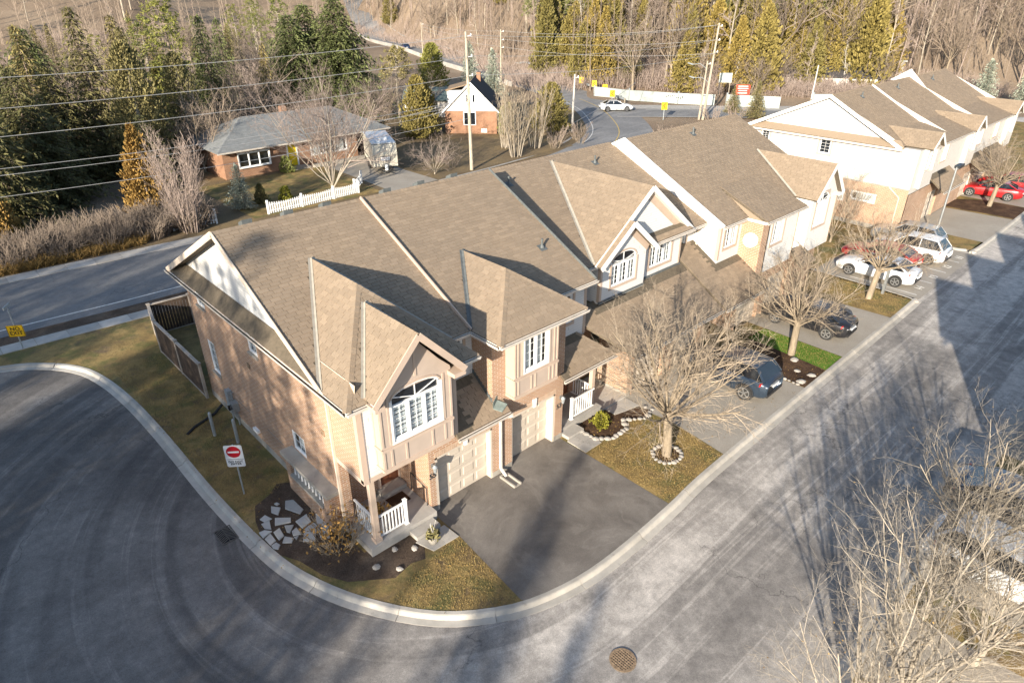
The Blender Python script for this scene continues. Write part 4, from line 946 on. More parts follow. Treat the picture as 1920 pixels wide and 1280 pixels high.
d_ = box('door', 'door_brown', B, 7.58, 8.42, 1.55, 1.60, 0.36, 2.42); box('door_panel', 'door_brown', d_, 7.68, 8.32, 1.535, 1.55, 0.5, 1.3); box('door_light', 'glass_dark', d_, 7.72, 8.28, 1.535, 1.55, 1.5, 2.3)
wall_lamp(B, 6.0, -0.25, 2.0); text_mesh('house_number', '53', 0.30, 'metal_dark', B, Matrix.Translation(Vector((5.93, -0.263, 1.62)) - Vector((5.3, 3, 0))) @ Matrix.Rotation(R(90), 4, 'X'))
tag(box('splash_block', 'concrete', None, 2.62, 2.98, -1.25, -0.45, 0.03, 0.06), 'concrete splash trough under the downspout between the two garages', 'splash block')
m = MB(); m.box(2.62, 2.68, -1.25, -0.45, 0.06, 0.13); m.box(2.92, 2.98, -1.25, -0.45, 0.06, 0.13); m.box(2.68, 2.92, -0.5, -0.45, 0.06, 0.13); m.build('rim', 'concrete', bpy.data.objects['splash_block'])

# ------------------------------------------------------------------ third townhouse, white gable, set back one metre
Cc = thing('townhouse', 'white sided townhouse with a big front gable, arched window and triple window', 'townhouse', (13, 3, 0), 'townhouses in the near row')
CE, CRY, CRZ = 1.40, 7.70, 8.82
PC = Plane([(8.58, CE, 6.0), (17.86, CE, 6.0), (17.86, CRY, CRZ), (8.58, CRY, CRZ)]); PCb = Plane([(17.86, 13.6, 6.0), (8.58, 13.6, 6.0), (8.58, CRY, CRZ), (17.86, CRY, CRZ)], False)
gx, gy, gz, ge, hw = 13.05, 1.30, 8.67, 6.02, 3.48; yb = CE + (gz - 6.0) / 0.4476
CL = Plane([(gx - hw, gy, ge), (gx, gy, gz), (gx, yb, gz), (gx - hw, CE + 0.04, ge)]); CRt = Plane([(gx + hw, gy, ge), (gx + hw, CE + 0.04, ge), (gx, yb, gz), (gx, gy, gz)])
sx, sz = 11.54, ge + (11.54 - gx + hw) * (gz - ge) / hw
NL = Plane([(gx - hw, 0.98, ge), (sx, 0.98, sz), (sx, gy, sz), (gx - hw, gy, ge)]); NR = Plane([(13.34, 0.98, 6.03), (13.34, 1.62, 6.03), (sx, 1.62, sz), (sx, 0.98, sz)])
PN = Plane([(13.05, 1.12, 6.16), (16.25, 1.12, 6.16), (15.9, 1.60, 6.42), (13.2, 1.60, 6.42)])
CG = Plane([(9.72, -1.0, 2.68), (16.3, -1.0, 2.68), (16.3, 1.60, 4.29), (8.50, 1.60, 4.29), (8.50, 0.9, 3.86)])
rC = roof_part(Cc, [PC, CL, CRt, NL, NR, PN, CG, PCb], single=300)
caps(rC, (gx, gy, gz), (gx, yb, gz), CL.n, CRt.n); caps(rC, (8.58, CRY, CRZ), (17.86, CRY, CRZ), PC.n, PCb.n); caps(rC, (sx, 0.98, sz), (sx, 1.3, sz), NL.n, NR.n)
valley(rC, (gx - hw, CE + 0.04, ge), (gx, yb, gz), PC, CL, 0.10); valley(rC, (gx + hw, CE + 0.04, ge), (gx, yb, gz), PC, CRt, 0.10)
vent_pipe(rC, 9.6, 6.6, PC); vent_pipe(rC, 15.4, 6.6, PC)
FC = Face('y', 1.6); FN = Face('y', 1.28)
def gab(x): return ge + (hw - abs(x - gx)) * (gz - ge) / hw - 0.10
m = MB(); wall(m, FC, 12.9, 16.1, 4.2, 6.05, [(13.66, 15.3, 4.70, 5.76)])
xs = [9.7 + k * 0.32 for k in range(22)]
for a, b in zip(xs, xs[1:]): m.quad((a, 1.6, 6.05), (b, 1.6, 6.05), (b, 1.6, max(6.06, gab(b))), (a, 1.6, max(6.06, gab(a))))
wall(m, FN, 9.87, 12.9, 4.2, 5.84, [(10.55, 12.22, 4.78, 5.84)])
def sgab(x): return min(gab(x), sz - (x - sx) * (sz - 6.03) / (13.34 - sx) - 0.08) - 0.02
xs = [9.87, 10.1, 10.33, 10.55] + [10.55 + 1.67 * k / 9 for k in range(1, 9)] + [12.22, 12.45, 12.68, 12.9]
for a, b in zip(xs, xs[1:]):
    lo = 6.32 if 10.55 < (a + b) / 2 < 12.22 else 5.84
    if sgab(a) > lo and sgab(b) > lo: m.quad((a, 1.28, lo), (b, 1.28, lo), (b, 1.28, sgab(b)), (a, 1.28, sgab(a)))
    elif lo < 6: m.quad((a, 1.28, lo), (b, 1.28, lo), (b, 1.28, max(lo + 0.01, sgab(b))), (a, 1.28, max(lo + 0.01, sgab(a))))
wall(m, Face('x', 9.87), 1.28, 2.6, 4.2, 6.1); wall(m, Face('y', 2.6), 8.4, 9.87, 3.4, 6.3); m.quad((12.9, 1.28, 4.2), (12.9, 1.6, 4.2), (12.9, 1.6, 6.1), (12.9, 1.28, 6.1)); m.quad((16.1, 1.6, 4.2), (16.1, 2.3, 4.2), (16.1, 2.3, 6.1), (16.1, 1.6, 6.1))
wall(m, Face('y', 2.3), 16.1, 18.3, 3.9, 6.2, [(17.0, 17.6, 4.6, 5.35)])
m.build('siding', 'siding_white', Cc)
window(Cc, FN, 10.55, 12.22, 4.78, 5.78, 3, 4, 2, trim=0.11, arch=0.42, spring=0.06, spandrel='siding_white'); window(Cc, FC, 13.66, 15.3, 4.70, 5.76, 3, 4, 2, trim=0.12); window(Cc, Face('y', 2.3), 17.0, 17.6, 4.6, 5.35, 1, 3, 2, trim=0.1)
m = MB(); up = (0, 1, 0)
def rk(p, q, w=0.22, t=0.03): m.bar(p, q, w, t, up)
rk((gx - hw - 0.03, gy - 0.01, ge - 0.08), (gx, gy - 0.01, gz - 0.06)); rk((gx + hw + 0.03, gy - 0.01, ge - 0.08), (gx, gy - 0.012, gz - 0.06)); rk((gx - hw - 0.03, 0.97, ge - 0.08), (sx, 0.97, sz - 0.06)); rk((13.36, 0.97, 5.95), (sx, 0.968, sz - 0.06)); m.each('gable_fascia', 'trim_white', Cc)
m = MB(); rk((gx - 1.9, 1.585, gab(gx - 1.9) - 0.17), (gx, 1.585, gz - 0.30), 0.42, 0.02); rk((gx + 3.3, 1.585, gab(gx + 3.3) - 0.17), (gx, 1.583, gz - 0.30), 0.42, 0.02); rk((13.0, 1.265, 6.02), (sx, 1.265, sz - 0.32), 0.30, 0.02); rk((9.95, 1.265, 5.95), (sx, 1.263, sz - 0.32), 0.28, 0.02)
m.box(9.86, 9.98, 1.262, 1.3, 4.3, 5.85); m.box(9.855, 9.868, 1.27, 1.42, 4.3, 5.9); m.box(15.98, 16.11, 1.582, 1.62, 4.3, 6.0); m.each('gable_trim', 'trim_tan', Cc)
m = MB(); m.prism([(9.8, 1.24, 4.24), (12.9, 1.24, 4.24), (12.9, 1.24, 4.34), (9.8, 1.24, 4.34)], (0, 0.05, 0)); m.box(12.9, 16.15, 1.55, 1.6, 4.26, 4.36); m.build('base_flashing', 'flashing', Cc)
gutter(Cc, (13.0, 1.11, 6.15), (16.3, 1.11, 6.15), (0, -1, 0)); gutter(Cc, (9.7, -1.01, 2.67), (16.35, -1.01, 2.67), (0, -1, 0)); gutter(Cc, (8.6, CE - 0.01, 6.0), (9.6, CE - 0.01, 6.0), (0, -1, 0)); gutter(Cc, (16.5, CE - 0.01, 6.0), (18.2, CE - 0.01, 6.0), (0, -1, 0))
m = MB(); m.quad((gx - hw, gy + 0.02, ge - 0.16), (gx, gy + 0.02, gz - 0.16), (gx, 1.6, gz - 0.16), (gx - hw, 1.6, ge - 0.16)); m.quad((gx + hw, gy + 0.02, ge - 0.16), (gx + hw, 1.6, ge - 0.16), (gx, 1.6, gz - 0.16), (gx, gy + 0.02, gz - 0.16)); m.build('soffit', 'trim_white', Cc)
m = MB(); wall(m, Face('x', 10.35), -0.2, 1.5, 0.25, 2.9); wall(m, Face('y', -0.2), 10.35, 16.2, 0.25, 2.75, [(10.75, 13.0, 0.02, 2.2), (13.7, 15.9, 0.02, 2.2)]); wall(m, Face('y', 2.0), 8.4, 10.35, 0.25, 3.3); m.build('wall', 'brick', Cc)
m = MB(); m.box(10.34, 10.6, -0.215, 1.5, -0.1, 0.25); m.each('foundation', 'concrete', Cc)
garage_door(Cc, Face('y', 0.05), 10.75, 13.0, 0.03, 2.18); garage_door(Cc, Face('y', 0.05), 13.7, 15.9, 0.03, 2.18)
m = MB(); m.box(8.75, 10.34, -0.2, 2.0, -0.05, 0.12); m.build('porch_floor', 'concrete_slab', Cc)

# ------------------------------------------------------------------ fourth townhouse, roof stands proud of the white gable house
D = thing('townhouse', 'townhouse at the end of the near row with white parapet edge and satellite dish', 'townhouse', (23, 3, 0), 'townhouses in the near row')
PD = main_front(17.9, 28.6); F4 = Plane([(20.0, -0.62, 6.0), (24.1, -0.62, 6.0), (24.1, 2.5, 7.03), (20.5, 2.5, 7.03)])
ex, ez, eg, ehw = 26.55, 7.75, 6.05, 1.55; ey = -0.75
yb4 = EV + (ez - 6.0) / SL
EL = Plane([(ex - ehw, ey, eg), (ex, ey, ez), (ex, yb4, ez), (ex - ehw, EV + 0.05, eg)]); ER = Plane([(ex + ehw, ey, eg), (ex + ehw, EV + 0.05, eg), (ex, yb4, ez), (ex, ey, ez)])
DG = Plane([(18.32, -1.15, 2.70), (20.3, -1.15, 2.70), (20.3, 0.85, 3.90), (18.32, 0.85, 3.90)]); DGl = Plane([(16.36, -1.15, 2.70), (18.32, -1.15, 2.70), (18.32, 2.3, 4.77), (16.36, 2.3, 4.77)]); DP = Plane([(23.9, -1.1, 2.7), (25.6, -1.1, 2.7), (25.2, -0.3, 3.5), (23.9, -0.3, 3.5)])
DH = Plane([(28.6, EV, 6.0), (29.6, EV, 6.0), (29.6, BK, 6.0), (28.6, BK, 6.0), (28.6, RY, RZ)], False)
rD = roof_part(D, [PD, F4, EL, ER, DG, DGl, DP, main_back(17.9, 28.6)], single=220)
caps(rD, (17.9, RY, RZ), (28.6, RY, RZ), PD.n, main_back(0, 1).n); caps(rD, (ex, ey, ez), (ex, yb4, ez), EL.n, ER.n)
valley(rD, (ex - ehw, EV + 0.05, eg), (ex, yb4, ez), PD, EL)
vent_pipe(rD, 23.0, 6.05, PD)
m = MB()
def cz_(y): return 6.0 + 0.4476 * (y - CE)
pts = [(17.87, EV + 0.1, 5.9)] + [(17.87, y, min(6.0 + SL * (y - EV) - 0.02, RZ - 0.02)) for y in (EV + 0.1, RY)] + [(17.87, RY + 1.3, RZ - 0.68), (17.87, RY + 1.3, 8.2), (17.87, CRY, CRZ - 0.3), (17.87, CE, 5.7)]
m.quad(*pts); m.build('step_wall', 'siding_white', D)
m = MB(); m.bar((17.84, EV - 0.02, EZ + 0.0), (17.84, RY + 0.02, RZ + 0.0), 0.16, 0.06, (1, 0, 0)); m.bar((17.84, RY, RZ), (17.84, RY + 1.3, RZ - 0.66), 0.16, 0.06, (1, 0, 0)); m.each('rake_board', 'trim_white', D)
m = MB(); wall(m, Face('x', 18.3), 0.85, 2.3, 3.9, 5.95); wall(m, Face('y', 0.85), 18.3, 20.3, 3.9, 5.95, [(18.75, 19.9, 4.55, 5.6)]); wall(m, Face('y', -0.30), 21.0, 24.0, 3.0, 5.95, [(21.3, 22.5, 4.4, 5.72)]); m.box(20.9, 21.0, -0.30, -0.2, 2.9, 5.95)
wall(m, Face('y', 0.5), 24.0, 25.1, 3.0, 5.95); wall(m, Face('y', -0.45), 25.1, 28.0, 3.0, 6.05, [(25.6, 27.1, 4.35, 6.05)]); wall(m, Face('x', 25.1), -0.45, 0.5, 3.0, 6.05)
m.quad((25.1, -0.45, 6.05), (28.0, -0.45, 6.05), (ex, -0.45, ez - 0.15)) if False else None
xs = [25.1, 25.35, 25.6] + [25.6 + 1.5 * k / 8 for k in range(1, 8)] + [27.1, 27.4, 27.7, 28.0]
for a, b in zip(xs, xs[1:]):
    t = lambda x: eg + (ehw - abs(x - ex)) * (ez - eg) / ehw - 0.08
    lo = 6.29 if 25.6 < (a + b) / 2 < 27.1 else 6.04
    m.quad((a, -0.45, lo), (b, -0.45, lo), (b, -0.45, max(lo + 0.01, t(b))), (a, -0.45, max(lo + 0.01, t(a))))
m.quad((28.2, 0.5, 0.2), (28.2, 12.8, 0.2), (28.2, 12.8, 6.0), (28.2, RY, 9.0), (28.2, 0.5, 6.0)); m.build('siding', 'siding_white', D)
m = MB(); wall(m, Face('x', 20.3), -0.30, 0.85, 2.9, 5.95); wall(m, Face('y', -0.30), 20.3, 21.0, 2.9, 5.95); wall(m, Face('y', 0.0), 19.2, 27.8, 0.2, 3.0, [(19.6, 21.9, 0.02, 2.2), (22.5, 24.8, 0.02, 2.2)]); wall(m, Face('x', 19.2), 0.0, 2.3, 0.2, 2.9); m.build('wall', 'brick', D)
garage_door(D, Face('y', 0.2), 19.6, 21.9, 0.03, 2.18); garage_door(D, Face('y', 0.2), 22.5, 24.8, 0.03, 2.18)
window(D, Face('y', 0.85), 18.75, 19.9, 4.55, 5.6, 2, 4, 2, trim=0.12); window(D, Face('y', -0.30), 21.3, 22.5, 4.4, 5.72, 2, 4, 2, trim=0.12); window(D, Face('y', -0.45), 25.6, 27.1, 4.35, 5.75, 3, 4, 2, trim=0.12, arch=0.42, spring=0.06, spandrel='trim_panel')
m = MB(); m.box(18.28, 18.42, 0.825, 0.9, 4.05, 5.9); m.box(18.285, 18.3, 0.84, 1.0, 4.05, 5.9); m.box(23.88, 24.0, -0.325, -0.28, 3.0, 5.9); m.box(28.0, 28.1, -0.47, -0.4, 3.0, 6.0); m.each('corner_trim', 'trim_tan', D)
m = MB(); m.quad((20.05, -0.58, 5.88), (20.05, 2.5, 5.88), (20.52, 2.5, 6.93), (20.05, -0.58, 5.92)); m.build('roof_cheek', 'shingle', D)
gutter(D, (17.9, EV - 0.01, 6), (19.99, EV - 0.01, 6), (0, -1, 0)); gutter(D, (19.99, EV, 6), (19.99, -0.62, 6), (-1, 0, 0)); gutter(D, (19.99, -0.63, 6), (24.12, -0.63, 6), (0, -1, 0)); gutter(D, (24.1, EV - 0.01, 6), (25.0, EV - 0.01, 6), (0, -1, 0)); gutter(D, (16.36, -1.16, 2.69), (20.35, -1.16, 2.69), (0, -1, 0))
m = MB(); up = (0, 1, 0); m.bar((ex - ehw - 0.03, ey, eg - 0.08), (ex, ey, ez - 0.06), 0.22, 0.03, up); m.bar((ex + ehw + 0.03, ey, eg - 0.08), (ex, ey, ez - 0.06), 0.22, 0.031, up); m.box(ex + ehw - 0.4, ex + ehw + 0.03, ey, -0.4, eg - 0.22, eg - 0.1); m.each('gable_fascia', 'trim_white', D)
downspout(D, [(18.24, 2.05, 5.8), (18.24, 2.05, 4.0)])
sd = thing_part('satellite_dish', D); m = MB(); c = Vector((19.85, 0.05, 4.95)); ax = Vector((-0.75, -0.5, 0.43)).normalized(); u = ax.orthogonal().normalized(); w = ax.cross(u)
for r_, dd in ((0.0, 0.0), (0.2, 0.02), (0.36, 0.07)):
    for k in range(20): a = 2 * math.pi * k / 20; m.v.append(tuple(c + (u * math.cos(a) + w * math.sin(a)) * r_ + ax * dd))
for j in range(2):
    for k in range(20): a = j * 20 + k; b = j * 20 + (k + 1) % 20; m.f.append((a, b, b + 20, a + 20))
m.build('dish', 'vinyl', sd, True); m = MB(); m.tube([c, c + Vector((0.15, 0.25, -0.2)), c + Vector((0.4, 0.25, -0.3))], 0.025, 6); m.tube([c + Vector((0, 0, -0.25)), c + ax * 0.4], 0.015, 5); m.build('bracket', 'galvanised', sd)

# ------------------------------------------------------------------ far block, same builder, three houses
def far_house(label, x0, x1, gx_, hip, left_end=False, tabs=True):
    H = thing('townhouse', label, 'townhouse', ((x0 + x1) / 2, 4, 0), 'townhouses in the far row')
    ev, rz = 1.25, 8.95; sl = (rz - 6.0) / (RY - ev)
    P = Plane([(x0 - (0.4 if left_end else 0), ev, 6), (x1, ev, 6), (x1, RY, rz), (x0 - (0.4 if left_end else 0), RY, rz)], tabs); Pb = Plane([(x1, BK, 6), (x0 - (0.4 if left_end else 0), BK, 6), (x0 - (0.4 if left_end else 0), RY, rz), (x1, RY, rz)], False)
    pl = [P, Pb]
    yf = -0.35; hx0, hx1 = hip; xc = (hx0 + hx1) / 2; zr = 6 + (hx1 - hx0) / 2 * 0.45; yh = yf + (zr - 6) / 0.45; yk = ev + (zr - 6) / sl
    xf = x0 + (1.2 if left_end else 0.0); F = Plane([(xf, yf, 6), (x1, yf, 6), (x1, 2.6, 6.75), (xf + (1.1 if left_end else 0), 2.6, 6.75)], tabs)
    gw, g0, gzz = 1.15, 6.02, 7.0; gyf = -0.6; gb = ev + (gzz - 6) / sl
    A1 = Plane([(gx_ - gw, gyf, g0), (gx_, gyf, gzz), (gx_, gb, gzz), (gx_ - gw, ev, g0)], tabs); A2 = Plane([(gx_ + gw, gyf, g0), (gx_ + gw, ev, g0), (gx_, gb, gzz), (gx_, gyf, gzz)], tabs)
    G = Plane([(hx0 - 0.2, -1.3, 2.7), (hx1 + 0.3, -1.3, 2.7), (hx1 + 0.3, 0.0, 3.7), (hx0 - 0.2, 0.0, 3.7)], tabs)
    r = roof_part(H, pl + [F, A1, A2, G], single=0)
    caps(r, (gx_, gyf, gzz), (gx_, gb, gzz), A1.n, A2.n); caps(r, (x0, RY, rz), (x1, RY, rz), P.n, Pb.n)
    m = MB(); wall(m, Face('y', 0.0), x0, x1, 2.9, 5.95, [(gx_ - 0.75, gx_ + 0.75, 4.3, 5.8), (xc - 0.6, xc + 0.6, 4.4, 5.7)])
    m.quad((gx_ - gw + 0.1, -0.3, 6.0), (gx_ + gw - 0.1, -0.3, 6.0), (gx_, -0.3, gzz - 0.12)); m.box(gx_ - 1.05, gx_ - 0.75, -0.3, -0.0, 3.2, 6.0); m.box(gx_ + 0.75, gx_ + 1.05, -0.3, -0.0, 3.2, 6.0); m.box(gx_ - 0.75, gx_ + 0.75, -0.3, -0.0, 3.2, 4.25); m.build('siding', 'siding_cream', H)
    m = MB(); wall(m, Face('y', -0.05), x0, x1, 0.1, 2.9, [(xc - 1.2, xc + 1.1, 0.0, 2.2)]); m.build('wall', 'brick', H)
    garage_door(H, Face('y', 0.1), xc - 1.2, xc + 1.1, 0.03, 2.18)
    window(H, Face('y', -0.05), gx_ - 0.75, gx_ + 0.75, 4.3, 5.8, 3, 3, 2, trim=0.1); window(H, Face('y', -0.03), xc - 0.6, xc + 0.6, 4.4, 5.7, 2, 3, 2, trim=0.1)
    gutter(H, (xf, yf - 0.01, 6), (x1, yf - 0.01, 6), (0, -1, 0)); gutter(H, (hx0 - 0.2, -1.31, 2.69), (hx1 + 0.3, -1.31, 2.69), (0, -1, 0))
    m = MB(); up = (0, 1, 0); m.bar((gx_ - gw - 0.03, gyf, g0 - 0.08), (gx_, gyf, gzz - 0.06), 0.2, 0.03, up); m.bar((gx_ + gw + 0.03, gyf, g0 - 0.08), (gx_, gyf, gzz - 0.06), 0.2, 0.031, up); m.each('gable_fascia', 'trim_white', H)
    m = MB(); m.quad((x0, ev, 5.9), (x1, ev, 5.9), (x1, 0.0, 5.9), (x0, 0.0, 5.9)); m.quad((x1, 0, 0), (x1, 12.8, 0), (x1, 12.8, 6), (x1, RY, rz - 0.1), (x1, 0, 6)); m.build('end_wall', 'siding_cream', H)
    vent_pipe(r, x0 + 3.4, RY - 0.8, P)
    return H, r, P
E1, rE, PE = far_house('far row end house with long white gable wall facing the car park', 42.0, 49.0, 44.0, (45.6, 49.6), True)
FE = Face('x', 42.0)
m = MB(); wall(m, FE, 0.0, 12.8, 3.25, 6.0, [(11.05, 11.75, 5.0, 5.8), (6.1, 6.95, 4.75, 5.8)]); m.build('gable_wall', 'siding_cream', E1)
m = MB(); wall(m, FE, 0.0, 12.8, 0.3, 3.2, [(2.1, 3.8, 1.85, 2.45), (4.35, 5.05, 1.6, 2.4)]); m.build('brick_base', 'brick', E1); m = MB(); m.box(41.985, 42.1, 0, 12.8, -0.1, 0.3); m.box(41.96, 42.05, 0, 12.8, 3.19, 3.26); m.each('foundation', 'concrete', E1)
m = MB(); m.quad((42.05, 12.4, 6.35), (42.05, 1.6, 6.35), (42.05, RY, 8.85)); m.build('gable_siding', 'siding_white', E1)
m = MB(); m.prism([(41.6, 13.0, 6.0), (41.6, 0.9, 6.0), (42.04, 1.4, 6.4), (42.04, 12.5, 6.4)], (0, 0, 0.05)); m.build('skirt_roof', 'shingle', E1)
m = MB(); up = (1, 0, 0); m.bar((41.58, BK, 5.97), (41.58, RY, 8.90), 0.24, 0.04, up); m.bar((41.58, 1.1, 5.97), (41.58, RY, 8.90), 0.24, 0.04, up); m.each('rake_board', 'trim_white', E1)
gutter(E1, (41.58, 13.06, 5.98), (41.58, 0.9, 5.98), (-1, 0, 0)); window(E1, FE, 11.05, 11.75, 5.0, 5.8, 1, 4, 2, trim=0.12, inside=None); window(E1, FE, 6.1, 6.95, 4.75, 5.8, 1, 4, 2, trim=0.14, inside=None); window(E1, FE, 2.1, 3.8, 1.85, 2.45, 1, 1, 2, trim=0.05, trim_mat='trim_white'); window(E1, FE, 4.35, 5.05, 1.6, 2.4, 1, 3, 2, trim=0.05, trim_mat='trim_white')
downspout(E1, [(41.93, 1.3, 5.85), (41.93, 1.3, 3.2), (41.93, 0.5, 2.6), (41.93, 0.5, 0.2)])
m = MB(); m.box(41.7, 41.98, 5.3, 5.8, 0.3, 1.1); m.build('utility_box', 'galvanised', E1)
E2, rF, PF = far_house('far row middle house with white gable standing proud of its roof', 49.0, 57.0, 53.5, (54.6, 57.4))
m = MB(); m.bar((48.98, 1.25, 6.05), (48.98, RY, 9.0), 0.1, 0.14); m.build('party_strip', 'trim_white', rF)
E3, rG, PG = far_house('last house of the far row beside the blue spruces', 57.0, 66.0, 64.3, (58.6, 62.2))
for H, dx in ((E2, 0), ):
    m = MB(); m.quad((56.9, 5.2, 8.2), (56.9, RY, 9.6), (56.9, RY + 1.5, 8.6)); m.build('gable_end', 'siding_white', H)

# ------------------------------------------------------------------ the row across the lane (stands just outside the picture, its shadow crosses the lane)
def opposite(label, x0, x1, gxs):
    H = thing('townhouse', label, 'townhouse', ((x0 + x1) / 2, -22, 0), 'townhouses across the lane')
    m = MB(); m.box(x0, x1, -28, -16.6, 0, 5.9); m.build('wall', 'brick', H)
    pl = [Plane([(x1 + 0.3, -16.1, 5.9), (x0 - 0.3, -16.1, 5.9), (x0 - 0.3, -22.3, 8.9), (x1 + 0.3, -22.3, 8.9)], False), Plane([(x0 - 0.3, -28.5, 5.9), (x1 + 0.3, -28.5, 5.9), (x1 + 0.3, -22.3, 8.9), (x0 - 0.3, -22.3, 8.9)], False)]
    for g_ in gxs: pl += [Plane([(g_ - 1.9, -15.9, 6.0), (g_, -15.9, 8.2), (g_, -20.9, 8.2), (g_ - 1.9, -16.1, 6.0)], False), Plane([(g_ + 1.9, -15.9, 6.0), (g_ + 1.9, -16.1, 6.0), (g_, -20.9, 8.2), (g_, -15.9, 8.2)], False)]
    roof_part(H, pl)
    for g_ in gxs:
        m = MB(); m.prism([(g_ - 1.7, -16.3, 3.2), (g_ + 1.7, -16.3, 3.2), (g_ + 1.7, -16.3, 6.0), (g_, -16.3, 7.95), (g_ - 1.7, -16.3, 6.0)], (0, -0.28, 0)); b_ = m.build('bay_box', 'trim_panel', H)
        m = MB(); m.box(g_ - 0.8, g_ + 0.8, -16.32, -16.25, 4.2, 5.6); w_ = m.build('window', 'glass_dark', H); m = MB(); m.box(g_ - 0.9, g_ + 0.9, -16.27, -16.24, 4.1, 4.2); m.build('window_sill', 'vinyl', w_)
    m = MB(); m.quad((x0, -16.6, 5.9), (x0, -28, 5.9), (x0, -22.3, 8.8)); m.quad((x1, -16.6, 5.9), (x1, -28, 5.9), (x1, -22.3, 8.8)); m.build('gable_siding', 'siding_white', H)
opposite('brick townhouse across the lane beyond the bare trees', 9.0, 20.5, (11.0, 17.0)); opposite('brick townhouse across the lane opposite the car park', 20.5, 33.0, (23.5, 30.0))

# ------------------------------------------------------------------ plants: builders
def rv(r): 
    v = Vector((r.gauss(0, 1), r.gauss(0, 1), r.gauss(0, 1))); return v.normalized()
def branch(mb, r, p, d, L, rad, n, up=0.0, wob=0.12, tip=0.35, sides=3):
    """one bent tapering limb; returns its points and directions"""
    P = [p.copy()]; D = [d.copy()]; p = p.copy(); d = d.copy(); Rr = [rad]
    for k in range(n):
        d = (d + rv(r) * wob + Vector((0, 0, up))).normalized(); p = p + d * (L / n); P.append(p.copy()); D.append(d.copy()); Rr.append(rad * (1 - (1 - tip) * (k + 1) / n))
    mb.tube(P, Rr, sides, cap=False); return P, D, Rr
def along(P, D, t):
    k = t * (len(P) - 1); i = min(int(k), len(P) - 2); f = k - i; return P[i].lerp(P[i + 1], f), D[i + 1]
def fork(r, d, ang):
    o = d.orthogonal().normalized(); o.rotate(__import__('mathutils').Quaternion(d, r.uniform(0, 6.283))); return (d * math.cos(ang) + o * math.sin(ang)).normalized()
def bare_tree(name, label, cat, seed, h=7.0, trunk_h=1.7, tr=0.16, limbs=13, spread=(12, 62), l2=9, l3=6, l4=3, up=0.05, limb_len=0.75, mat='bark_tan', twig='bark_twig', group=None, leader=False, twr=1.0, buds=None):
    r = random.Random(seed); root = thing(name, label, cat, (0, 0, 0), group); T = MB(); K = MB()
    lean = Vector((r.uniform(-0.05, 0.05), r.uniform(-0.05, 0.05), 1)).normalized()
    starts = []
    if leader:
        P, D, Q = branch(T, r, Vector((0, 0, -0.15)), lean, h * 0.96, tr, 9, 0.05, 0.06, 0.12, 6)
        for k in range(limbs):
            t = trunk_h / h + (1 - trunk_h / h) * ((k + r.random()) / limbs) * 0.97; q, d = along(P, D, t); a = R(r.uniform(*spread)) * (1.1 - 0.35 * t)
            starts.append((q, fork(r, d, a), h * limb_len * (1.15 - t) * r.uniform(0.6, 1.1), max(0.012, tr * 0.45 * (1.05 - t))))
    else:
        P, D, Q = branch(T, r, Vector((0, 0, -0.15)), lean, trunk_h + 0.15, tr * 1.15, 4, 0.03, 0.04, 0.85, 8)
        for k in range(limbs):
            q = P[-1] - Vector((0, 0, r.uniform(0, 0.45 * min(1, trunk_h)))); a = R(spread[0] + (spread[1] - spread[0]) * ((k + 0.5) / limbs) ** 0.8 + r.uniform(-6, 6)); az = k * 2.399 + r.uniform(-0.3, 0.3)
            starts.append((q, Vector((math.sin(a) * math.cos(az), math.sin(a) * math.sin(az), math.cos(a))), (h - trunk_h) * limb_len * r.uniform(0.8, 1.25), tr * r.uniform(0.26, 0.42)))
    for (q, d, L, rad) in starts:
        P1, D1, R1_ = branch(T, r, q, d, L, rad, 5, up, 0.13, 0.3, 5)
        for j in range(l2):
            t = 0.22 + 0.76 * (j + r.random()) / l2; p, d1 = along(P1, D1, t); L2_ = L * r.uniform(0.28, 0.55) * (1.15 - 0.55 * t)
            P2_, D2_, _ = branch(K, r, p, fork(r, d1, R(r.uniform(22, 58))), L2_, max(0.007, rad * 0.42 * (1.15 - 0.6 * t)) * twr, 3, up * 1.2, 0.2, 0.4)
            for i in range(l3):
                t2 = 0.25 + 0.75 * (i + r.random()) / l3; p2, d2 = along(P2_, D2_, min(0.999, t2)); L3 = L2_ * r.uniform(0.3, 0.6)
                P3, D3, _ = branch(K, r, p2, fork(r, d2, R(r.uniform(20, 60))), L3, 0.0055 * twr, 2, up, 0.25, 0.5)
                for g_ in range(l4):
                    p3, d3 = along(P3, D3, min(0.999, 0.3 + 0.7 * r.random())); branch(K, r, p3, fork(r, d3, R(r.uniform(25, 65))), L3 * r.uniform(0.3, 0.6), 0.0038 * twr, 1, 0, 0.2, 0.6)
    T.build('trunk', mat, root, smooth=True); K.build('crown', twig, root)
    if buds:
        B_ = MB()
        for i in range(0, len(K.v), 41):
            if r.random() < buds[1]:
                c = Vector(K.v[i]); a = rv(r) * 0.045; b = rv(r) * 0.03; B_.quad(c - a, c + b, c + a, c - b)
        o = B_.build('dry_leaves', buds[0], root); o['kind'] = 'stuff'
    return root
def card(mb, c, a, b): mb.quad(c - a - b, c + a - b * 0.6, c + a * 0.8 + b, c - a * 0.7 + b)
def frond(mb, c, d, L, w, n):
    s = d.cross(n); s = s.normalized() * w if s.length > 1e-6 else Vector((w, 0, 0)); mb.quad(c, c + d * L * .45 + s, c + d * L, c + d * L * .45 - s)
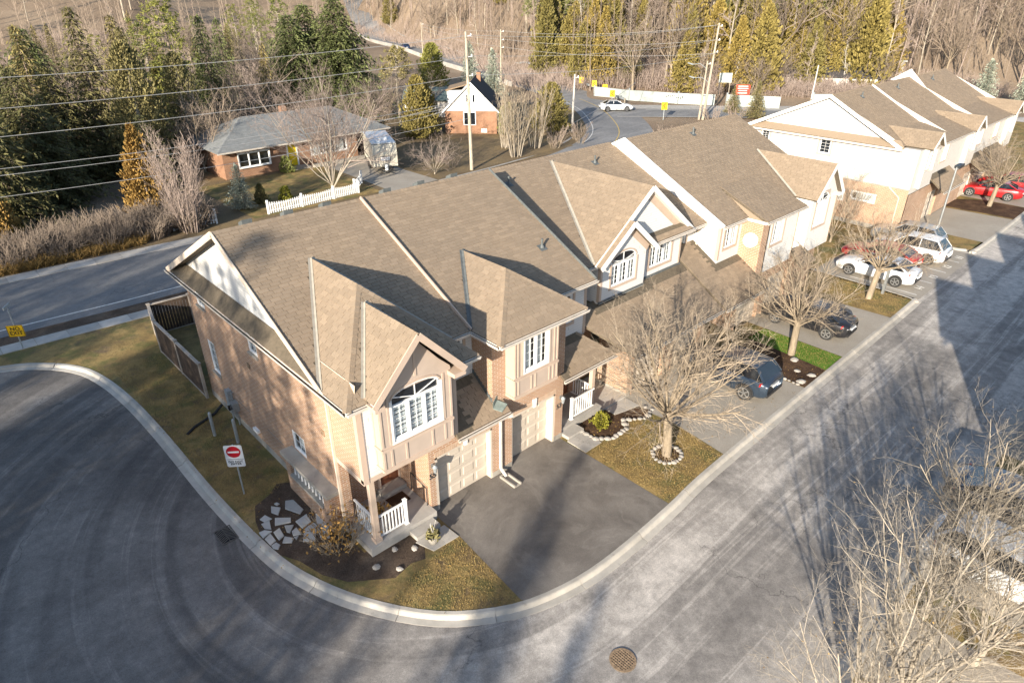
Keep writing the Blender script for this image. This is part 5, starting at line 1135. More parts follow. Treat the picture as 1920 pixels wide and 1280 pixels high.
def spruce(name, label, seed, h, rad, mat, group=None, dens=1.0, droop=0.28, bark='bark_brown', lift=0.06, size=1.0, pw=0.85):
    r = random.Random(seed); root = thing(name, label, 'conifer', (0, 0, 0), group); T = MB(); K = MB()
    T.tube([(0, 0, -0.2), (0, 0, h * 0.5), (0, 0, h * 0.99)], [h * 0.018, h * 0.011, 0.015], 6)
    z = h * lift; lob = [r.uniform(0.62, 1.22) for _ in range(9)]
    while z < h * 0.985:
        f = 1 - z / h; n = int((5 + 6 * f) * dens); Rz = rad * (f ** pw) * (0.9 + 0.2 * r.random()) + 0.12; a0 = r.uniform(0, 6.28)
        for k in range(n):
            a = a0 + 6.283 * k / n + r.uniform(-0.25, 0.25); L = Rz * (r.uniform(0.68, 1.12) if r.random() > .12 else r.uniform(.3, .6)) * lob[int(((a % 6.283) / 6.283) * 8.99)] ** (f); dh = Vector((math.cos(a), math.sin(a), 0)); st = max(3, int(L / (0.165 * size)))
            if L > 0.8: T.tube([(0, 0, z), tuple(dh * L * 0.9 + Vector((0, 0, z - droop * L * 0.75)))], [0.03, 0.01], 3, cap=False)
            side = Vector((-dh.y, dh.x, 0)); Z = Vector((0, 0, 1))
            for s in range(st):
                t = (s + r.random()) / st
                if t < 0.18 and L > 1.2: continue
                c = dh * (L * t) + Vector((0, 0, z - droop * L * (t ** 1.3) + 0.12 * L * t * t)) + rv(r) * 0.06 * size
                w = (0.16 + 0.26 * (1 - t) * min(1.5, L * 0.55)) * size * r.uniform(0.6, 1.25)
                for sg in (-1, 1, -1, 1): frond(K, c + rv(r) * .08 * size, (dh * r.uniform(.4, 1.1) + side * sg * r.uniform(.3, 1.0) + Z * r.uniform(-.6, .1)).normalized(), w * r.uniform(.7, 1.35), w * .15, Z + rv(r) * .6)
                frond(K, c, (dh * .5 + Z * r.uniform(-1.1, -.3) + rv(r) * .4).normalized(), .34 * size * r.uniform(.6, 1.2), .05 * size, side + rv(r) * .4)
            frond(K, dh * L * .9 + Vector((0, 0, z - droop * L * .9 + .1 * L)), (dh + Z * .15).normalized(), .34 * size, .09 * size, Z)
        z += h * 0.030 * r.uniform(0.8, 1.25) / max(0.7, dens ** 0.5)
    for k in range(8): card(K, Vector((0, 0, h * (0.94 + 0.008 * k))) + rv(r) * 0.05, rv(r) * 0.12, Vector((0, 0, 0.12)))
    T.build('trunk', bark, root); K.build('crown', mat, root); return root
def cedar(name, label, seed, h, rad, mat, group=None, n=2600, shape=0.75, size=1.0, base=0.03, bark='bark_brown'):
    r = random.Random(seed); root = thing(name, label, 'conifer', (0, 0, 0), group); T = MB(); K = MB()
    T.tube([(0, 0, -0.2), (0.02, 0, h * 0.5), (0, 0, h * 0.93)], [h * 0.02, h * 0.012, 0.015], 6)
    ph = [r.uniform(0, 6.28) for _ in range(6)]
    for i in range(n):
        f = r.random() ** 0.8; z = h * (base + (1 - base) * (1 - f)) * 1.0; z = h * (base + (1 - base) * r.random() ** 1.25); f = 1 - (z / h - base) / (1 - base)
        a = r.uniform(0, 6.283); lump = 1 + 0.20 * math.sin(3 * a + ph[0] + z * 1.7) + 0.20 * math.sin(5 * a - z * 2.9 + ph[1]) + 0.16 * math.sin(8 * a + z * 5.3 + ph[2]) + 0.10 * math.sin(z * 7.1 + 2 * a + ph[3])
        Rz = rad * (f ** shape) * lump * min(1.0, 0.55 + (z / h - base) * 5) + 0.03; q = Rz * math.sqrt(r.uniform(0.22, 1.08)); dh = Vector((math.cos(a), math.sin(a), 0)); c = dh * q + Vector((0, 0, z))
        t = (dh * r.uniform(0.1, 0.9) + Vector((0, 0, 1)) + rv(r) * 0.35).normalized(); s = (Vector((-dh.y, dh.x, 0)) + rv(r) * 0.5).normalized(); w = size * r.uniform(0.20, 0.36)
        frond(K, c, t, w, w * .24, s); frond(K, c + rv(r) * w * .3, (t + s * .7).normalized(), w * .8, w * .2, dh)
    T.build('trunk', bark, root); K.build('crown', mat, root); return root
def pine(name, label, seed, h, rad, mat, group=None, bark='bark_brown', low=0.35, n=46):
    r = random.Random(seed); root = thing(name, label, 'conifer', (0, 0, 0), group); T = MB(); K = MB()
    T.tube([(0, 0, -0.2), (r.uniform(-.2, .2), r.uniform(-.2, .2), h * 0.5), (0, 0, h * 0.97)], [h * 0.02, h * 0.014, 0.02], 7)
    for k in range(n):
        z = h * (low + (1 - low) * (k + r.random()) / n); f = 1 - (z / h - low) / (1 - low); L = rad * (0.35 + 0.75 * f ** 0.6) * r.uniform(0.6, 1.15); a = k * 2.399 + r.uniform(-0.4, 0.4); dh = Vector((math.cos(a), math.sin(a), 0)); e = dh * L + Vector((0, 0, z + L * r.uniform(0.05, 0.28)))
        T.tube([(0, 0, z - 0.1), tuple(dh * L * 0.55 + Vector((0, 0, z))), tuple(e)], [0.05, 0.03, 0.012], 3, cap=False)
        for j in range(9):
            c = dh * L * r.uniform(0.45, 1.05) + Vector((0, 0, z + L * 0.12)) + rv(r) * 0.35 * min(1.0, L * 0.5)
            for i in range(8): frond(K, c + rv(r) * 0.12, (Vector((0, 0, 0.6)) + rv(r)).normalized(), 0.36, 0.05, rv(r))
    T.build('trunk', bark, root); K.build('crown', mat, root); return root
def upright_bare(name, label, seed, h, rad, stems, mat, twig, group=None, l2=9, l3=4, twr=1.0, cat='tree'):
    """clump of steep stems (poplar, lilac, thicket)"""
    r = random.Random(seed); root = thing(name, label, cat, (0, 0, 0), group); T = MB(); K = MB()
    for k in range(stems):
        a = r.uniform(0, 6.283); q = rad * 0.25 * math.sqrt(r.random()); p = Vector((q * math.cos(a), q * math.sin(a), -0.1)); d = Vector((math.cos(a) * rad * 0.6 / h, math.sin(a) * rad * 0.6 / h, 1)).normalized(); L = h * r.uniform(0.65, 1.0)
        P, D, _ = branch(T, r, p, d, L, h * 0.006 + 0.012, 5, 0.02, 0.07, 0.2, 4)
        for j in range(l2):
            t = 0.15 + 0.83 * (j + r.random()) / l2; p1, d1 = along(P, D, t); L2_ = h * r.uniform(0.10, 0.24) * (1.2 - 0.5 * t); P2_, D2_, _ = branch(K, r, p1, fork(r, d1, R(r.uniform(14, 40))), L2_, 0.009 * twr, 2, 0.08, 0.15, 0.4)
            for i in range(l3): p2, d2 = along(P2_, D2_, r.uniform(0.2, 0.99)); branch(K, r, p2, fork(r, d2, R(r.uniform(18, 50))), L2_ * r.uniform(0.25, 0.55), 0.0055 * twr, 1, 0.05, 0.2, 0.5)
    T.build('trunk', mat, root, smooth=True); K.build('crown', twig, root); return root

# ------------------------------------------------------------------ trees in the front gardens
ft = bare_tree('street_tree', 'broad bare tree on the tan lawn patch, ringed by white stones', 'tree', 3, 7.2, 2.1, 0.17, 19, (5, 68), 11, 7, 3, 0.05, 0.72)
place(ft, (8.33, -3.85, 0.02), 0.4)
ft2 = bare_tree('street_tree', 'bare tree between the green lawn strip and the mulch bed', 'tree', 8, 6.2, 2.0, 0.16, 17, (6, 72), 10, 6, 3, 0.045, 0.72, group='bare street trees'); place(ft2, (19.43, -3.33, 0.02), 1.9)
place(ft2, (29.0, -3.2, 0.02), 4.0, 0.98, 'bare tree beside the grey post at the car park corner')
place(ft2, (54.7, -2.5, 0.02), 2.6, 1.0, 'bare tree in the brown bed beside the red cars')
sh = bare_tree('garden_tree', 'young bare tree standing beside the far row end house', 'tree', 15, 5.2, 0.5, 0.08, 10, (6, 40), 8, 5, 2, 0.05, 0.8); place(sh, (36.8, 2.6, 0.02), 0.0)
place(sh, (40.6, 3.0, 0.02), 2.0, 0.9, 'small bare tree against the brick base of the far row')
# big trees at the lower right corner, on the lawn across the lane
bt = bare_tree('lane_tree', 'tall pale bare tree at the bottom edge, lowest of those across the lane', 'tree', 21, 8.3, 1.2, 0.22, 14, (4, 42), 9, 6, 3, 0.05, 0.88, 'bark_pale', 'bark_pale', group='pale bare trees across the lane', buds=('dry_leaf', 0.25)); place(bt, (1.7, -13.7, 0.0), 0.5, 0.58)
place(bt, (4.1, -13.9, 0.0), 2.2, 0.62, 'pale bare tree across the lane with its top nearest the manhole side')
place(bt, (7.6, -13.4, 0.0), 4.4, 0.50, 'shortest of the pale bare trees across the lane')
bt2 = bare_tree('lane_tree', 'highest reaching pale bare tree at the right edge over the dark car', 'tree', 27, 8.0, 1.6, 0.20, 15, (6, 60), 10, 6, 3, 0.045, 0.80, 'bark_pale', 'bark_pale', group='pale bare trees across the lane', buds=('dry_leaf', 0.25)); place(bt2, (10.6, -13.6, 0.0), 1.1, 0.62)
place(bt2, (6.9, -14.9, 0.0), 3.7, 0.56, 'pale bare tree in the bottom right corner before the white car')

# ------------------------------------------------------------------ conifers behind the viewpoint; their shadows fall over the turning circle, lawn and drive
SA = Vector((math.cos(R(24.6)), math.sin(R(24.6)), 0)); SB = Vector((-math.sin(R(24.6)), math.cos(R(24.6)), 0))
sA = spruce('spruce', 'tall spruce standing west of the turning circle', 31, 18.0, 3.6, 'needle_spruce', 'spruces west of the turning circle', 1.1, size=1.3, pw=0.7)
sB = spruce('spruce', 'tall spruce standing west of the turning circle', 32, 18.0, 3.2, 'needle_dark', 'spruces west of the turning circle', 1.0, size=1.3, pw=0.7)
WEST = [(-10.8, -40, 8.2), (-6.4, -37, 11.0), (-3.9, -38, 13.4), (-0.8, -36, 10.6), (1.3, -35, 13.4), (3.4, -38, 16.4), (6.3, -36, 20.4), (8.6, -35, 18.6), (11.0, -37, 19.6), (13.6, -36, 18.2), (16.6, -38, 18.8), (22.4, -37, 18.0), (25.2, -36, 19.0), (28.6, -38, 17.6), (32.0, -36, 18.6),
        (0.3, -46, 14.0), (2.6, -46, 16.4), (5.0, -47, 19.0), (7.6, -46, 21.5), (10.0, -47, 21.0), (12.6, -46, 21.5), (15.2, -47, 20.5), (17.8, -46, 19.5), (24, -47, 20), (27, -46, 19), (30, -47, 19.5), (34, -46, 19)]
WEST += [(-3.6, -43, 14.2), (-4.3, -47, 14.6), (-6.2, -43, 12.2), (-6.8, -47, 12.8), (1.2, -42, 14.6)]
WEST += [(s + 1.3, t - 18.0 + 1.5 * (k % 3), h + 5.0) for k, (s, t, h) in enumerate(WEST[:15]) if s > 2]
for i, (s, t, h) in enumerate(WEST):
    p = SA * t + SB * s; place((sA, sB)[i % 2], (p.x, p.y, 0.0), i * 1.7, h / 18.0)

# ------------------------------------------------------------------ gardens across the public road
dk = spruce('spruce', 'dark drooping spruce at the left edge above the road', 41, 11.5, 5.2, 'needle_dark', None, 1.3, 0.42, size=1.5, pw=0.62); place(dk, (-5.6, 45.5, 0), 0.0)
place(dk, (-1.4, 50.5, 0), 2.0, 0.92, 'dark spruce behind the yellow brown cedar at the left edge'); place(dk, (2.0, 56.5, 0), 4.0, 0.86, 'dark spruce in the shade behind the brush, nearest the road verge'); place(dk, (-7.5, 53.0, 0), 1.0, 1.1, 'tallest dark spruce of those at the left edge')
place(dk, (-13.0, 50.0, 0), 3.0, 1.1, 'dark spruce cut by the left edge')
cb = cedar('cedar', 'rusty orange cedar at the left edge over the brush', 42, 4.6, 1.5, 'needle_cedar_brown', None, 2400); place(cb, (-6.3, 40.5, 0))
cb2 = cedar('cedar', 'rusty orange cedar behind the pinkish bare poplar', 43, 6.9, 1.7, 'needle_cedar_brown', None, 3200); place(cb2, (3.6, 41.2, 0), 0.5)
place(cb2, (-0.6, 55.6, 0), 1.5, 0.95, 'yellow brown cedar among the dark spruces')
tc = cedar('cedar', 'tall olive cedar with pale twin trunks showing', 44, 11.5, 2.7, 'needle_olive', None, 4200, 0.5, base=0.10, bark='bark_pale', size=1.15); place(tc, (7.8, 54.4, 0)); place(tc, (13.9, 60.6, 0), 2.0, 0.86, 'brownish cedar right of the bright green pine')
place(tc, (10.6, 58.0, 0), 3.0, 0.62, 'short olive cedar between the two taller ones')
to = spruce('spruce', 'tall rusty topped spruce, highest at the upper left', 45, 14.5, 3.8, 'needle_olive', None, 1.15, 0.22, size=1.5, pw=0.7); place(to, (5.2, 57.5, 0)); place(to, (1.5, 61.5, 0), 1.0, 0.9, 'olive spruce left of the rusty topped one'); place(to, (10.5, 64.0, 0), 2.2, 0.86, 'olive spruce behind the twin trunk cedar')
pn = pine('pine', 'bright green pine at the upper left', 46, 14.4, 3.4, 'needle_pine', None, low=0.12, n=64); place(pn, (16.5, 69.5, 0))
ns = spruce('spruce', 'narrow green spruce right of the bright green pine', 47, 12.8, 3.2, 'needle_spruce', None, 1.1, 0.25, size=1.4, pw=0.7); place(ns, (21.4, 72.5, 0))
nw = spruce('spruce', 'huge dark green spruce behind the bungalow, tallest of three', 48, 14.6, 6.2, 'needle_spruce', None, 1.7, 0.36, size=1.7, pw=0.6); place(nw, (36.2, 67.5, 0), 0.0, (1.15, 1.15, 1.0)); place(nw, (31.0, 69.8, 0), 2.0, (1.0, 1.0, 0.88), 'huge green spruce behind the bungalow, leftmost of three'); place(nw, (34.4, 72.0, 0), 4.0, (1.1, 1.1, 0.95), 'huge green spruce behind the bungalow, between the other two')
bs = spruce('blue_spruce', 'small silvery blue spruce on the bungalow lawn', 49, 3.6, 1.15, 'needle_blue', None, 1.0, 0.05, size=0.62); place(bs, (9.6, 38.3, 0.02))
place(bs, (61.0, 66.0, 0), 1.0, (2.0, 2.0, 2.0), 'large blue spruce behind the brick cottage, right one'); place(bs, (66.5, 78.0, 0), 2.0, (2.0, 2.0, 2.0), 'large blue spruce behind the brick cottage, left one')
place(bs, (112, 14.0, 0), 0.5, (2.1, 2.1, 1.7), 'blue spruce beyond the far row, left of two'); place(bs, (112, 8.6, 0), 1.5, (2.1, 2.1, 1.9), 'blue spruce beyond the far row at the right edge')
gs = spruce('spruce', 'grey green spruce between the two rows of houses', 50, 4.7, 1.7, 'needle_olive', None, 1.0, 0.12, size=0.75); place(gs, (76.8, 31.0, 0)); place(gs, (78.4, 35.3, 0), 2.0, 0.75, 'smaller grey green spruce beside the leaning pole')
sd_ = cedar('shrub', 'small dark clipped shrub on the bungalow lawn', 51, 1.6, 0.5, 'needle_dark', None, 500, 0.6, 0.7); place(sd_, (11.3, 38.6, 0.02)); sy = cedar('shrub', 'small yellow green shrub on the bungalow lawn', 52, 1.1, 0.5, 'green_shrub', None, 400, 0.5, 0.7); place(sy, (13.3, 38.2, 0.02))
sg = cedar('shrub', 'leafy green shrub beside the yellow door', 53, 1.5, 0.7, 'needle_pine', None, 500, 0.5, 0.7); place(sg, (17.6, 46.7, 0.02))
rc = cedar('cedar', 'rounded yellow green cedar above the cottage roof', 54, 7.2, 2.5, 'needle_pine', None, 3600, 0.45, 1.2); place(rc, (60.8, 81.0, 0)); yc = cedar('cedar', 'brown green cedar left of the brick cottage', 55, 6.8, 1.9, 'needle_cedar', None, 3200, 0.5, 1.1); place(yc, (36.2, 51.0, 0)); place(yc, (50.2, 43.2, 0), 1.0, (1.15, 1.15, 0.82), 'dense yellow cedar on the road bend'); place(yc, (38.9, 53.0, 0), 2.0, 0.8, 'shorter brown green cedar touching the cottage')
cc = cedar('cedar', 'slim columnar cedar at the cottage corner', 56, 3.2, 0.55, 'needle_pine', None, 900, 0.35, 0.8); place(cc, (44.6, 45.6, 0)); place(cc, (46.4, 46.6, 0), 1.0, 1.05, 'slim columnar cedar right of the cottage door')
pt = pine('pine', 'flat topped pine left of the cottage', 57, 9.3, 2.2, 'needle_olive', None, 'bark_pale', 0.62, 26); place(pt, (37.6, 56.6, 0))
place(to, (-3.0, 66.0, 0), 3.2, 1.0, 'olive spruce at the upper left edge behind the dark ones'); place(ns, (0.5, 74.0, 0), 1.0, 1.05, 'green spruce behind the wires at the upper left'); place(ns, (25.5, 78.0, 0), 3.0, 0.95, 'green spruce left of the huge trio'); place(nw, (5.5, 84.0, 0), 1.0, 0.8, 'broad spruce far behind the rusty topped one'); place(nw, (-8.0, 78.0, 0), 2.0, 0.85, 'broad spruce far behind the left edge trees'); place(to, (13.0, 76.0, 0), 5.0, 0.9, 'olive spruce behind the bright green pine')
place(dk, (6.5, 49.5, 0), 0.7, 0.55, 'low dark spruce in the shade left of the rusty cedar')
pp = upright_bare('poplar', 'pinkish bare upright poplar beside the road', 58, 7.3, 2.4, 30, 'bark_pink', 'bark_pink', None, 14, 5, 1.5); place(pp, (4.6, 35.6, 0))
rb_ = bare_tree('garden_tree', 'wide pale bare tree in front of the bungalow', 'tree', 59, 9.2, 0.8, 0.16, 18, (4, 44), 11, 7, 3, 0.05, 0.86, 'bark_pale', 'bark_pink', twr=1.5); place(rb_, (17.2, 37.2, 0), 0.3)
rb2 = bare_tree('garden_tree', 'bare brown tree behind the bungalow left end', 'tree', 60, 7.5, 1.0, 0.14, 14, (6, 60), 9, 6, 2, 0.03, 0.8, 'bark_tan', 'bark_brown', twr=2.0); place(rb2, (22.0, 65.0, 0), 0.0); place(rb2, (12.0, 52.5, 0), 2.0, 0.95, 'bare brown tree left of the bungalow roof'); place(rb2, (15.0, 56.0, 0), 4.0, 1.0, 'bare tree reaching over the bungalow roof edge'); place(rb2, (41.5, 58.0, 0), 3.0, 0.9, 'bare dark tree left of the cottage gable'); place(rb2, (34.0, 55.5, 0), 1.0, 1.0, 'bare tree between bungalow and cottage')
pc = upright_bare('poplar', 'bare straw coloured poplar clump right of the cottage lawn', 61, 8.0, 2.6, 16, 'bark_pale', 'bark_tan', None, 10, 5, 1.7); place(pc, (38.2, 36.6, 0)); place(pc, (42.6, 38.2, 0), 2.0, 0.92, 'bare poplar clump nearest the road bend'); place(pc, (40.2, 40.5, 0), 4.0, 0.8, 'lower bare poplar clump behind the others')
sb_ = bare_tree('shrub', 'bare spreading shrub at the end of the caravan drive', 'shrub', 62, 3.4, 0.3, 0.06, 14, (10, 66), 7, 5, 2, 0.02, 0.9, 'bark_pale', 'bark_pink', twr=1.5); place(sb_, (27.6, 36.6, 0))
tk = upright_bare('thicket', 'bare thicket along the road bend', 63, 2.4, 2.2, 16, 'bark_tan', 'bark_pink', 'roadside thickets', 7, 3, 1.6, 'shrub')
for i, (x, y, s) in enumerate(((46.5, 38.6, 1.0), (49.5, 38.2, 0.9), (52.0, 39.8, 0.8), (44.0, 36.6, 0.9), (48.0, 36.4, 0.7), (70.0, 33.2, 1.1), (73.0, 31.5, 1.2), (30.5, 37.5, 0.6), (55.6, 31.0, 0.9))): place(tk, (x, y, 0), i * 1.3, s)

# brush along the far verge: uncountable, one object
def brush(name, label, spots, h, seed, mat, twig=2600, rad=1.4, hook=False):
    r = random.Random(seed); K = MB()
    for i in range(twig):
        cx, cy = r.choice(spots); a = r.uniform(0, 6.283); q = rad * math.sqrt(r.random()); x, y = cx + q * math.cos(a), cy + q * math.sin(a); z = hz(x, y) - 0.05; L = h * r.uniform(0.4, 1.0)
        d = Vector((math.cos(a) * 0.5 + r.uniform(-.3, .3), math.sin(a) * 0.5 + r.uniform(-.3, .3), 1.0)).normalized(); p = Vector((x, y, z)); e = p + d * L * 0.7; f = e + (d + rv(r) * 0.7).normalized() * L * 0.4; w = 0.012 + 0.006 * h
        K.tube([p, e, f], [w, w * 0.7, w * 0.3], 3, cap=False)
        for k in range(3):
            b = p.lerp(e, r.uniform(0.3, 1)); K.tube([b, b + (d + rv(r) * 0.9).normalized() * L * 0.35], [w * 0.5, w * 0.3], 3, cap=False)
    o = K.build(name, mat); tag(o, label, 'brush', kind='stuff'); return o
brush('brush', 'dry tan brush lining the far side of the road', [(-12 + k * 0.7, 36.4 + (k % 4) * 0.9) for k in range(26)], 2.1, 71, 'bark_brown', 5200, 1.1)
brush('dry_grass', 'dry straw grass in front of the brush beside the footway', [(-12 + k * 0.45, 35.4 + (k % 2) * 0.4) for k in range(30)], 0.9, 72, 'dry_leaf', 4200, 0.5)
brush('undergrowth', 'pale pink undergrowth at the foot of the wooded hill', [polar(az, rbase(az) - 4 + 16 * ((az * 7.3) % 1)) for az in [14 + k * 0.55 for k in range(125)]], 3.2, 73, 'bark_pink', 14000, 5.5)
brush('undergrowth', 'grey undergrowth between the fields behind the gardens', [polar(az, 95 + 75 * ((az * 3.7) % 1)) for az in [62 + k * 0.17 for k in range(150)]], 2.8, 74, 'bark_pink', 12000, 6.0)

# ------------------------------------------------------------------ wooded hill: single trees, alike ones share a label
f1 = bare_tree('hill_tree', 'slender bare grey tree standing in the hillside wood', 'tree', 81, 15, 4.5, 0.15, 20, (25, 60), 6, 4, 0, 0.05, 0.24, 'bark_pale', 'bark_pink', 'bare trees on the hill', True, 3.2)
f2 = bare_tree('hill_tree', 'bare forked tree standing in the hillside wood', 'tree', 82, 13, 3.5, 0.17, 10, (10, 48), 9, 5, 0, 0.05, 0.72, 'bark_tan', 'bark_brown', 'bare trees on the hill', False, 3.0)
f3 = bare_tree('hill_tree', 'slender bare grey tree standing in the hillside wood', 'tree', 83, 17, 6.0, 0.14, 18, (20, 50), 6, 4, 0, 0.06, 0.22, 'bark_pink', 'bark_pink', 'bare trees on the hill', True, 3.2)
fb = bare_tree('birch', 'white barked birch standing in the hillside wood', 'tree', 84, 14, 4.0, 0.13, 14, (25, 55), 6, 4, 0, 0.05, 0.24, 'bark_white', 'bark_pale', 'white birches on the hill', True, 3.0)
hc = cedar('hill_cedar', 'yellow olive cedar on the wooded hill', 85, 9.5, 2.5, 'needle_cedar', 'yellow olive cedars on the hill', 2600, 0.7, 1.5); hc2 = cedar('hill_cedar', 'yellow olive cedar on the wooded hill', 86, 11.0, 2.3, 'needle_cedar', 'yellow olive cedars on the hill', 2600, 0.8, 1.5)
hp = pine('hill_pine', 'green pine standing above the cedars on the hill', 87, 15, 3.6, 'needle_pine', 'green pines on the hill', low=0.4, n=44, bark='bark_pale'); hs = spruce('hill_spruce', 'grey green spruce on the wooded hill', 88, 12, 2.8, 'needle_olive', 'spruces on the hill', 0.9, 0.15, size=1.5)
LBL = {}
def zone(a0, a1, d0, d1, n, kinds, smin=0.8, smax=1.15):
    for i in range(n):
        az = rnd.uniform(a0, a1); r = rbase(az) + d0 + (d1 - d0) * rnd.random(); x, y = polar(az, r); k = rnd.choices([q for q, w in kinds], [w for q, w in kinds])[0]; s = rnd.uniform(smin, smax)
        place(k, (x, y, hz(x, y)), rnd.uniform(0, 6.28), (s, s, s * rnd.uniform(0.9, 1.1)))
BARE = [(f1, 4), (f2, 3), (f3, 4)]
zone(10, 20, 2, 46, 26, BARE + [(hp, 1)]); zone(19, 34, 3, 24, 56, [(hc, 6), (hc2, 6), (f1, 1), (f2, 1)], 0.9, 1.45); zone(19, 34, 14, 36, 32, [(hp, 4), (hc2, 2)], 1.0, 1.4); zone(18, 33, -4, 6, 12, [(f2, 2), (f1, 2), (fb, 1)], 0.45, 0.65)
zone(34, 39, 2, 40, 24, BARE + [(hs, 1), (hc, 1)]); zone(36.6, 37.8, 4, 8, 1, [(hs, 1)]); zone(39, 44.5, 4, 34, 30, [(hc, 5), (hc2, 4), (fb, 2), (f1, 2), (hp, 1)], 0.9, 1.3); zone(44, 58, 3, 50, 46, BARE + [(hc, 1), (hp, 1)]); zone(42, 46, 14, 30, 6, [(hp, 1)])
def field(a0, a1, r0, r1, n, kinds, smin, smax):
    for i in range(n):
        az = rnd.uniform(a0, a1); r = rnd.uniform(r0, r1); x, y = polar(az, r); k = rnd.choices([q for q, w in kinds], [w for q, w in kinds])[0]; s = rnd.uniform(smin, smax); place(k, (x, y, hz(x, y)), rnd.uniform(0, 6.28), (s, s, s * rnd.uniform(0.9, 1.1)))
field(62, 84, 88, 125, 24, [(hs, 3), (f2, 2), (hc, 1), (hp, 1)], 0.6, 0.9); field(62, 84, 125, 190, 26, [(f2, 3), (hs, 2), (hp, 2)], 0.6, 0.95); field(61, 84, 195, 260, 20, BARE + [(hp, 2)], 0.7, 1.0)

# the wood behind the nearer trees reads as one mass
def far_wood(name, label, seed, n, a0, a1, d0, d1, mat):
    r = random.Random(seed); K = MB()
    for i in range(n):
        az = r.uniform(a0, a1); x, y = polar(az, rbase(az) + r.uniform(d0, d1)); z = hz(x, y); h = r.uniform(9, 16); p = Vector((x, y, z - .3)); top = p + Vector((r.uniform(-.8, .8), r.uniform(-.8, .8), h)); K.tube([p, p.lerp(top, .5) + rv(r) * .2, top], [.12, .08, .02], 3, cap=False)
        for k in range(15):
            t = r.uniform(.3, .97); q = p.lerp(top, t); a = r.uniform(0, 6.283); L = h * r.uniform(.10, .26) * (1.15 - t * .6); e = q + Vector((math.cos(a) * L * .75, math.sin(a) * L * .75, L * .7)); K.tube([q, e], [.028, .012], 3, cap=False)
            for j in range(2): b = q.lerp(e, r.uniform(.4, .95)); K.tube([b, b + (e - q) * .35 + rv(r) * L * .22], [.014, .008], 3, cap=False)
    tag(K.build(name, mat), label, 'wood', kind='stuff')
far_wood('far_wood', 'mass of bare grey trees filling the hillside', 95, 620, 9, 60, 3, 75, 'bark_brown'); far_wood('far_wood', 'mass of bare pale trees on the fields at the upper left', 96, 150, 61, 86, -60, 60, 'bark_brown')
far_wood('far_wood', 'mass of bare grey brown trees on the upper slope', 97, 460, 9, 61, 22, 95, 'bark_pink')
brush('undergrowth', 'grey brown undergrowth on the wooded slope', [polar(az, rbase(az) + 10 + 60 * ((az * 5.7) % 1)) for az in [10 + k * 0.25 for k in range(200)]], 2.6, 75, 'bark_brown', 9000, 6.0)

# ------------------------------------------------------------------ cars
def paint(name, col, metal=0.35, rough=0.22):
    m, t, b = newmat(name, rough, 0.5, metal); p = t.pos()
    c = t.mix(t.ramp(t.noise(p, 2.5, 5.0, 0.6), [(0.4, 0.0), (0.75, 0.3)]), col, tuple(min(1, k * 0.7 + 0.05) for k in col)); t.put(b.inputs['Base Color'], c); b.inputs['Coat Weight'].default_value = 0.6; b.inputs['Coat Roughness'].default_value = 0.08
    t.put(b.inputs['Roughness'], t.math('ADD', t.math('MULTIPLY', t.noise(p, 6.0, 4.0), 0.2), rough))
paint('paint_navy', (0.035, 0.055, 0.085)); paint('paint_black', (0.018, 0.018, 0.022)); paint('paint_white', (0.72, 0.73, 0.74), 0.0); paint('paint_red', (0.45, 0.012, 0.015), 0.1); paint('paint_silver', (0.45, 0.47, 0.49), 0.6); paint('paint_blue', (0.02, 0.05, 0.14))
simple('lamp_red', (0.55, 0.02, 0.015), 0.15, 0.1, 9.0, spec=0.6); simple('lamp_clear', (0.65, 0.67, 0.68), 0.12, 0.1, 9.0, spec=0.6); simple('plate', (0.7, 0.72, 0.74), 0.5, 0.05, 9.0); simple('alloy', (0.45, 0.45, 0.45), 0.3, 0.1, 9.0, metal=0.8); simple('plastic_black', (0.03, 0.03, 0.032), 0.6, 0.2, 9.0)
# stations front to rear: (x, half width, sill z, belt z, top z of the body at the centre)
SED = dict(L=4.65, W=0.91, H=1.44, st=[(2.32, .62, .32, .56, .60), (2.22, .78, .22, .64, .72), (1.95, .88, .19, .74, .82), (1.4, .91, .18, .84, .93), (.75, .91, .18, .92, .98), (0.0, .91, .18, .94, .99), (-.8, .91, .18, .96, 1.0), (-1.5, .91, .19, .98, 1.03), (-1.95, .88, .22, .97, 1.06), (-2.2, .80, .28, .93, 1.04), (-2.32, .66, .36, .84, .92)], gh=[(0.95, .97), (0.10, 1.40), (-.75, 1.42), (-1.2, 1.36), (-1.85, 1.05)], wx=(1.38, -1.36))
SUV = dict(L=4.55, W=0.93, H=1.67, st=[(2.27, .64, .34, .66, .70), (2.16, .80, .25, .78, .86), (1.9, .90, .22, .90, .98), (1.35, .93, .21, .98, 1.05), (.8, .93, .21, 1.02, 1.06), (0.0, .93, .21, 1.03, 1.06), (-.8, .93, .21, 1.05, 1.08), (-1.5, .93, .22, 1.07, 1.1), (-1.95, .91, .25, 1.07, 1.12), (-2.15, .86, .31, 1.03, 1.12), (-2.27, .74, .40, .92, 1.0)], gh=[(1.0, 1.05), (0.28, 1.58), (-.7, 1.65), (-1.65, 1.60), (-2.08, 1.12)], wx=(1.36, -1.34))
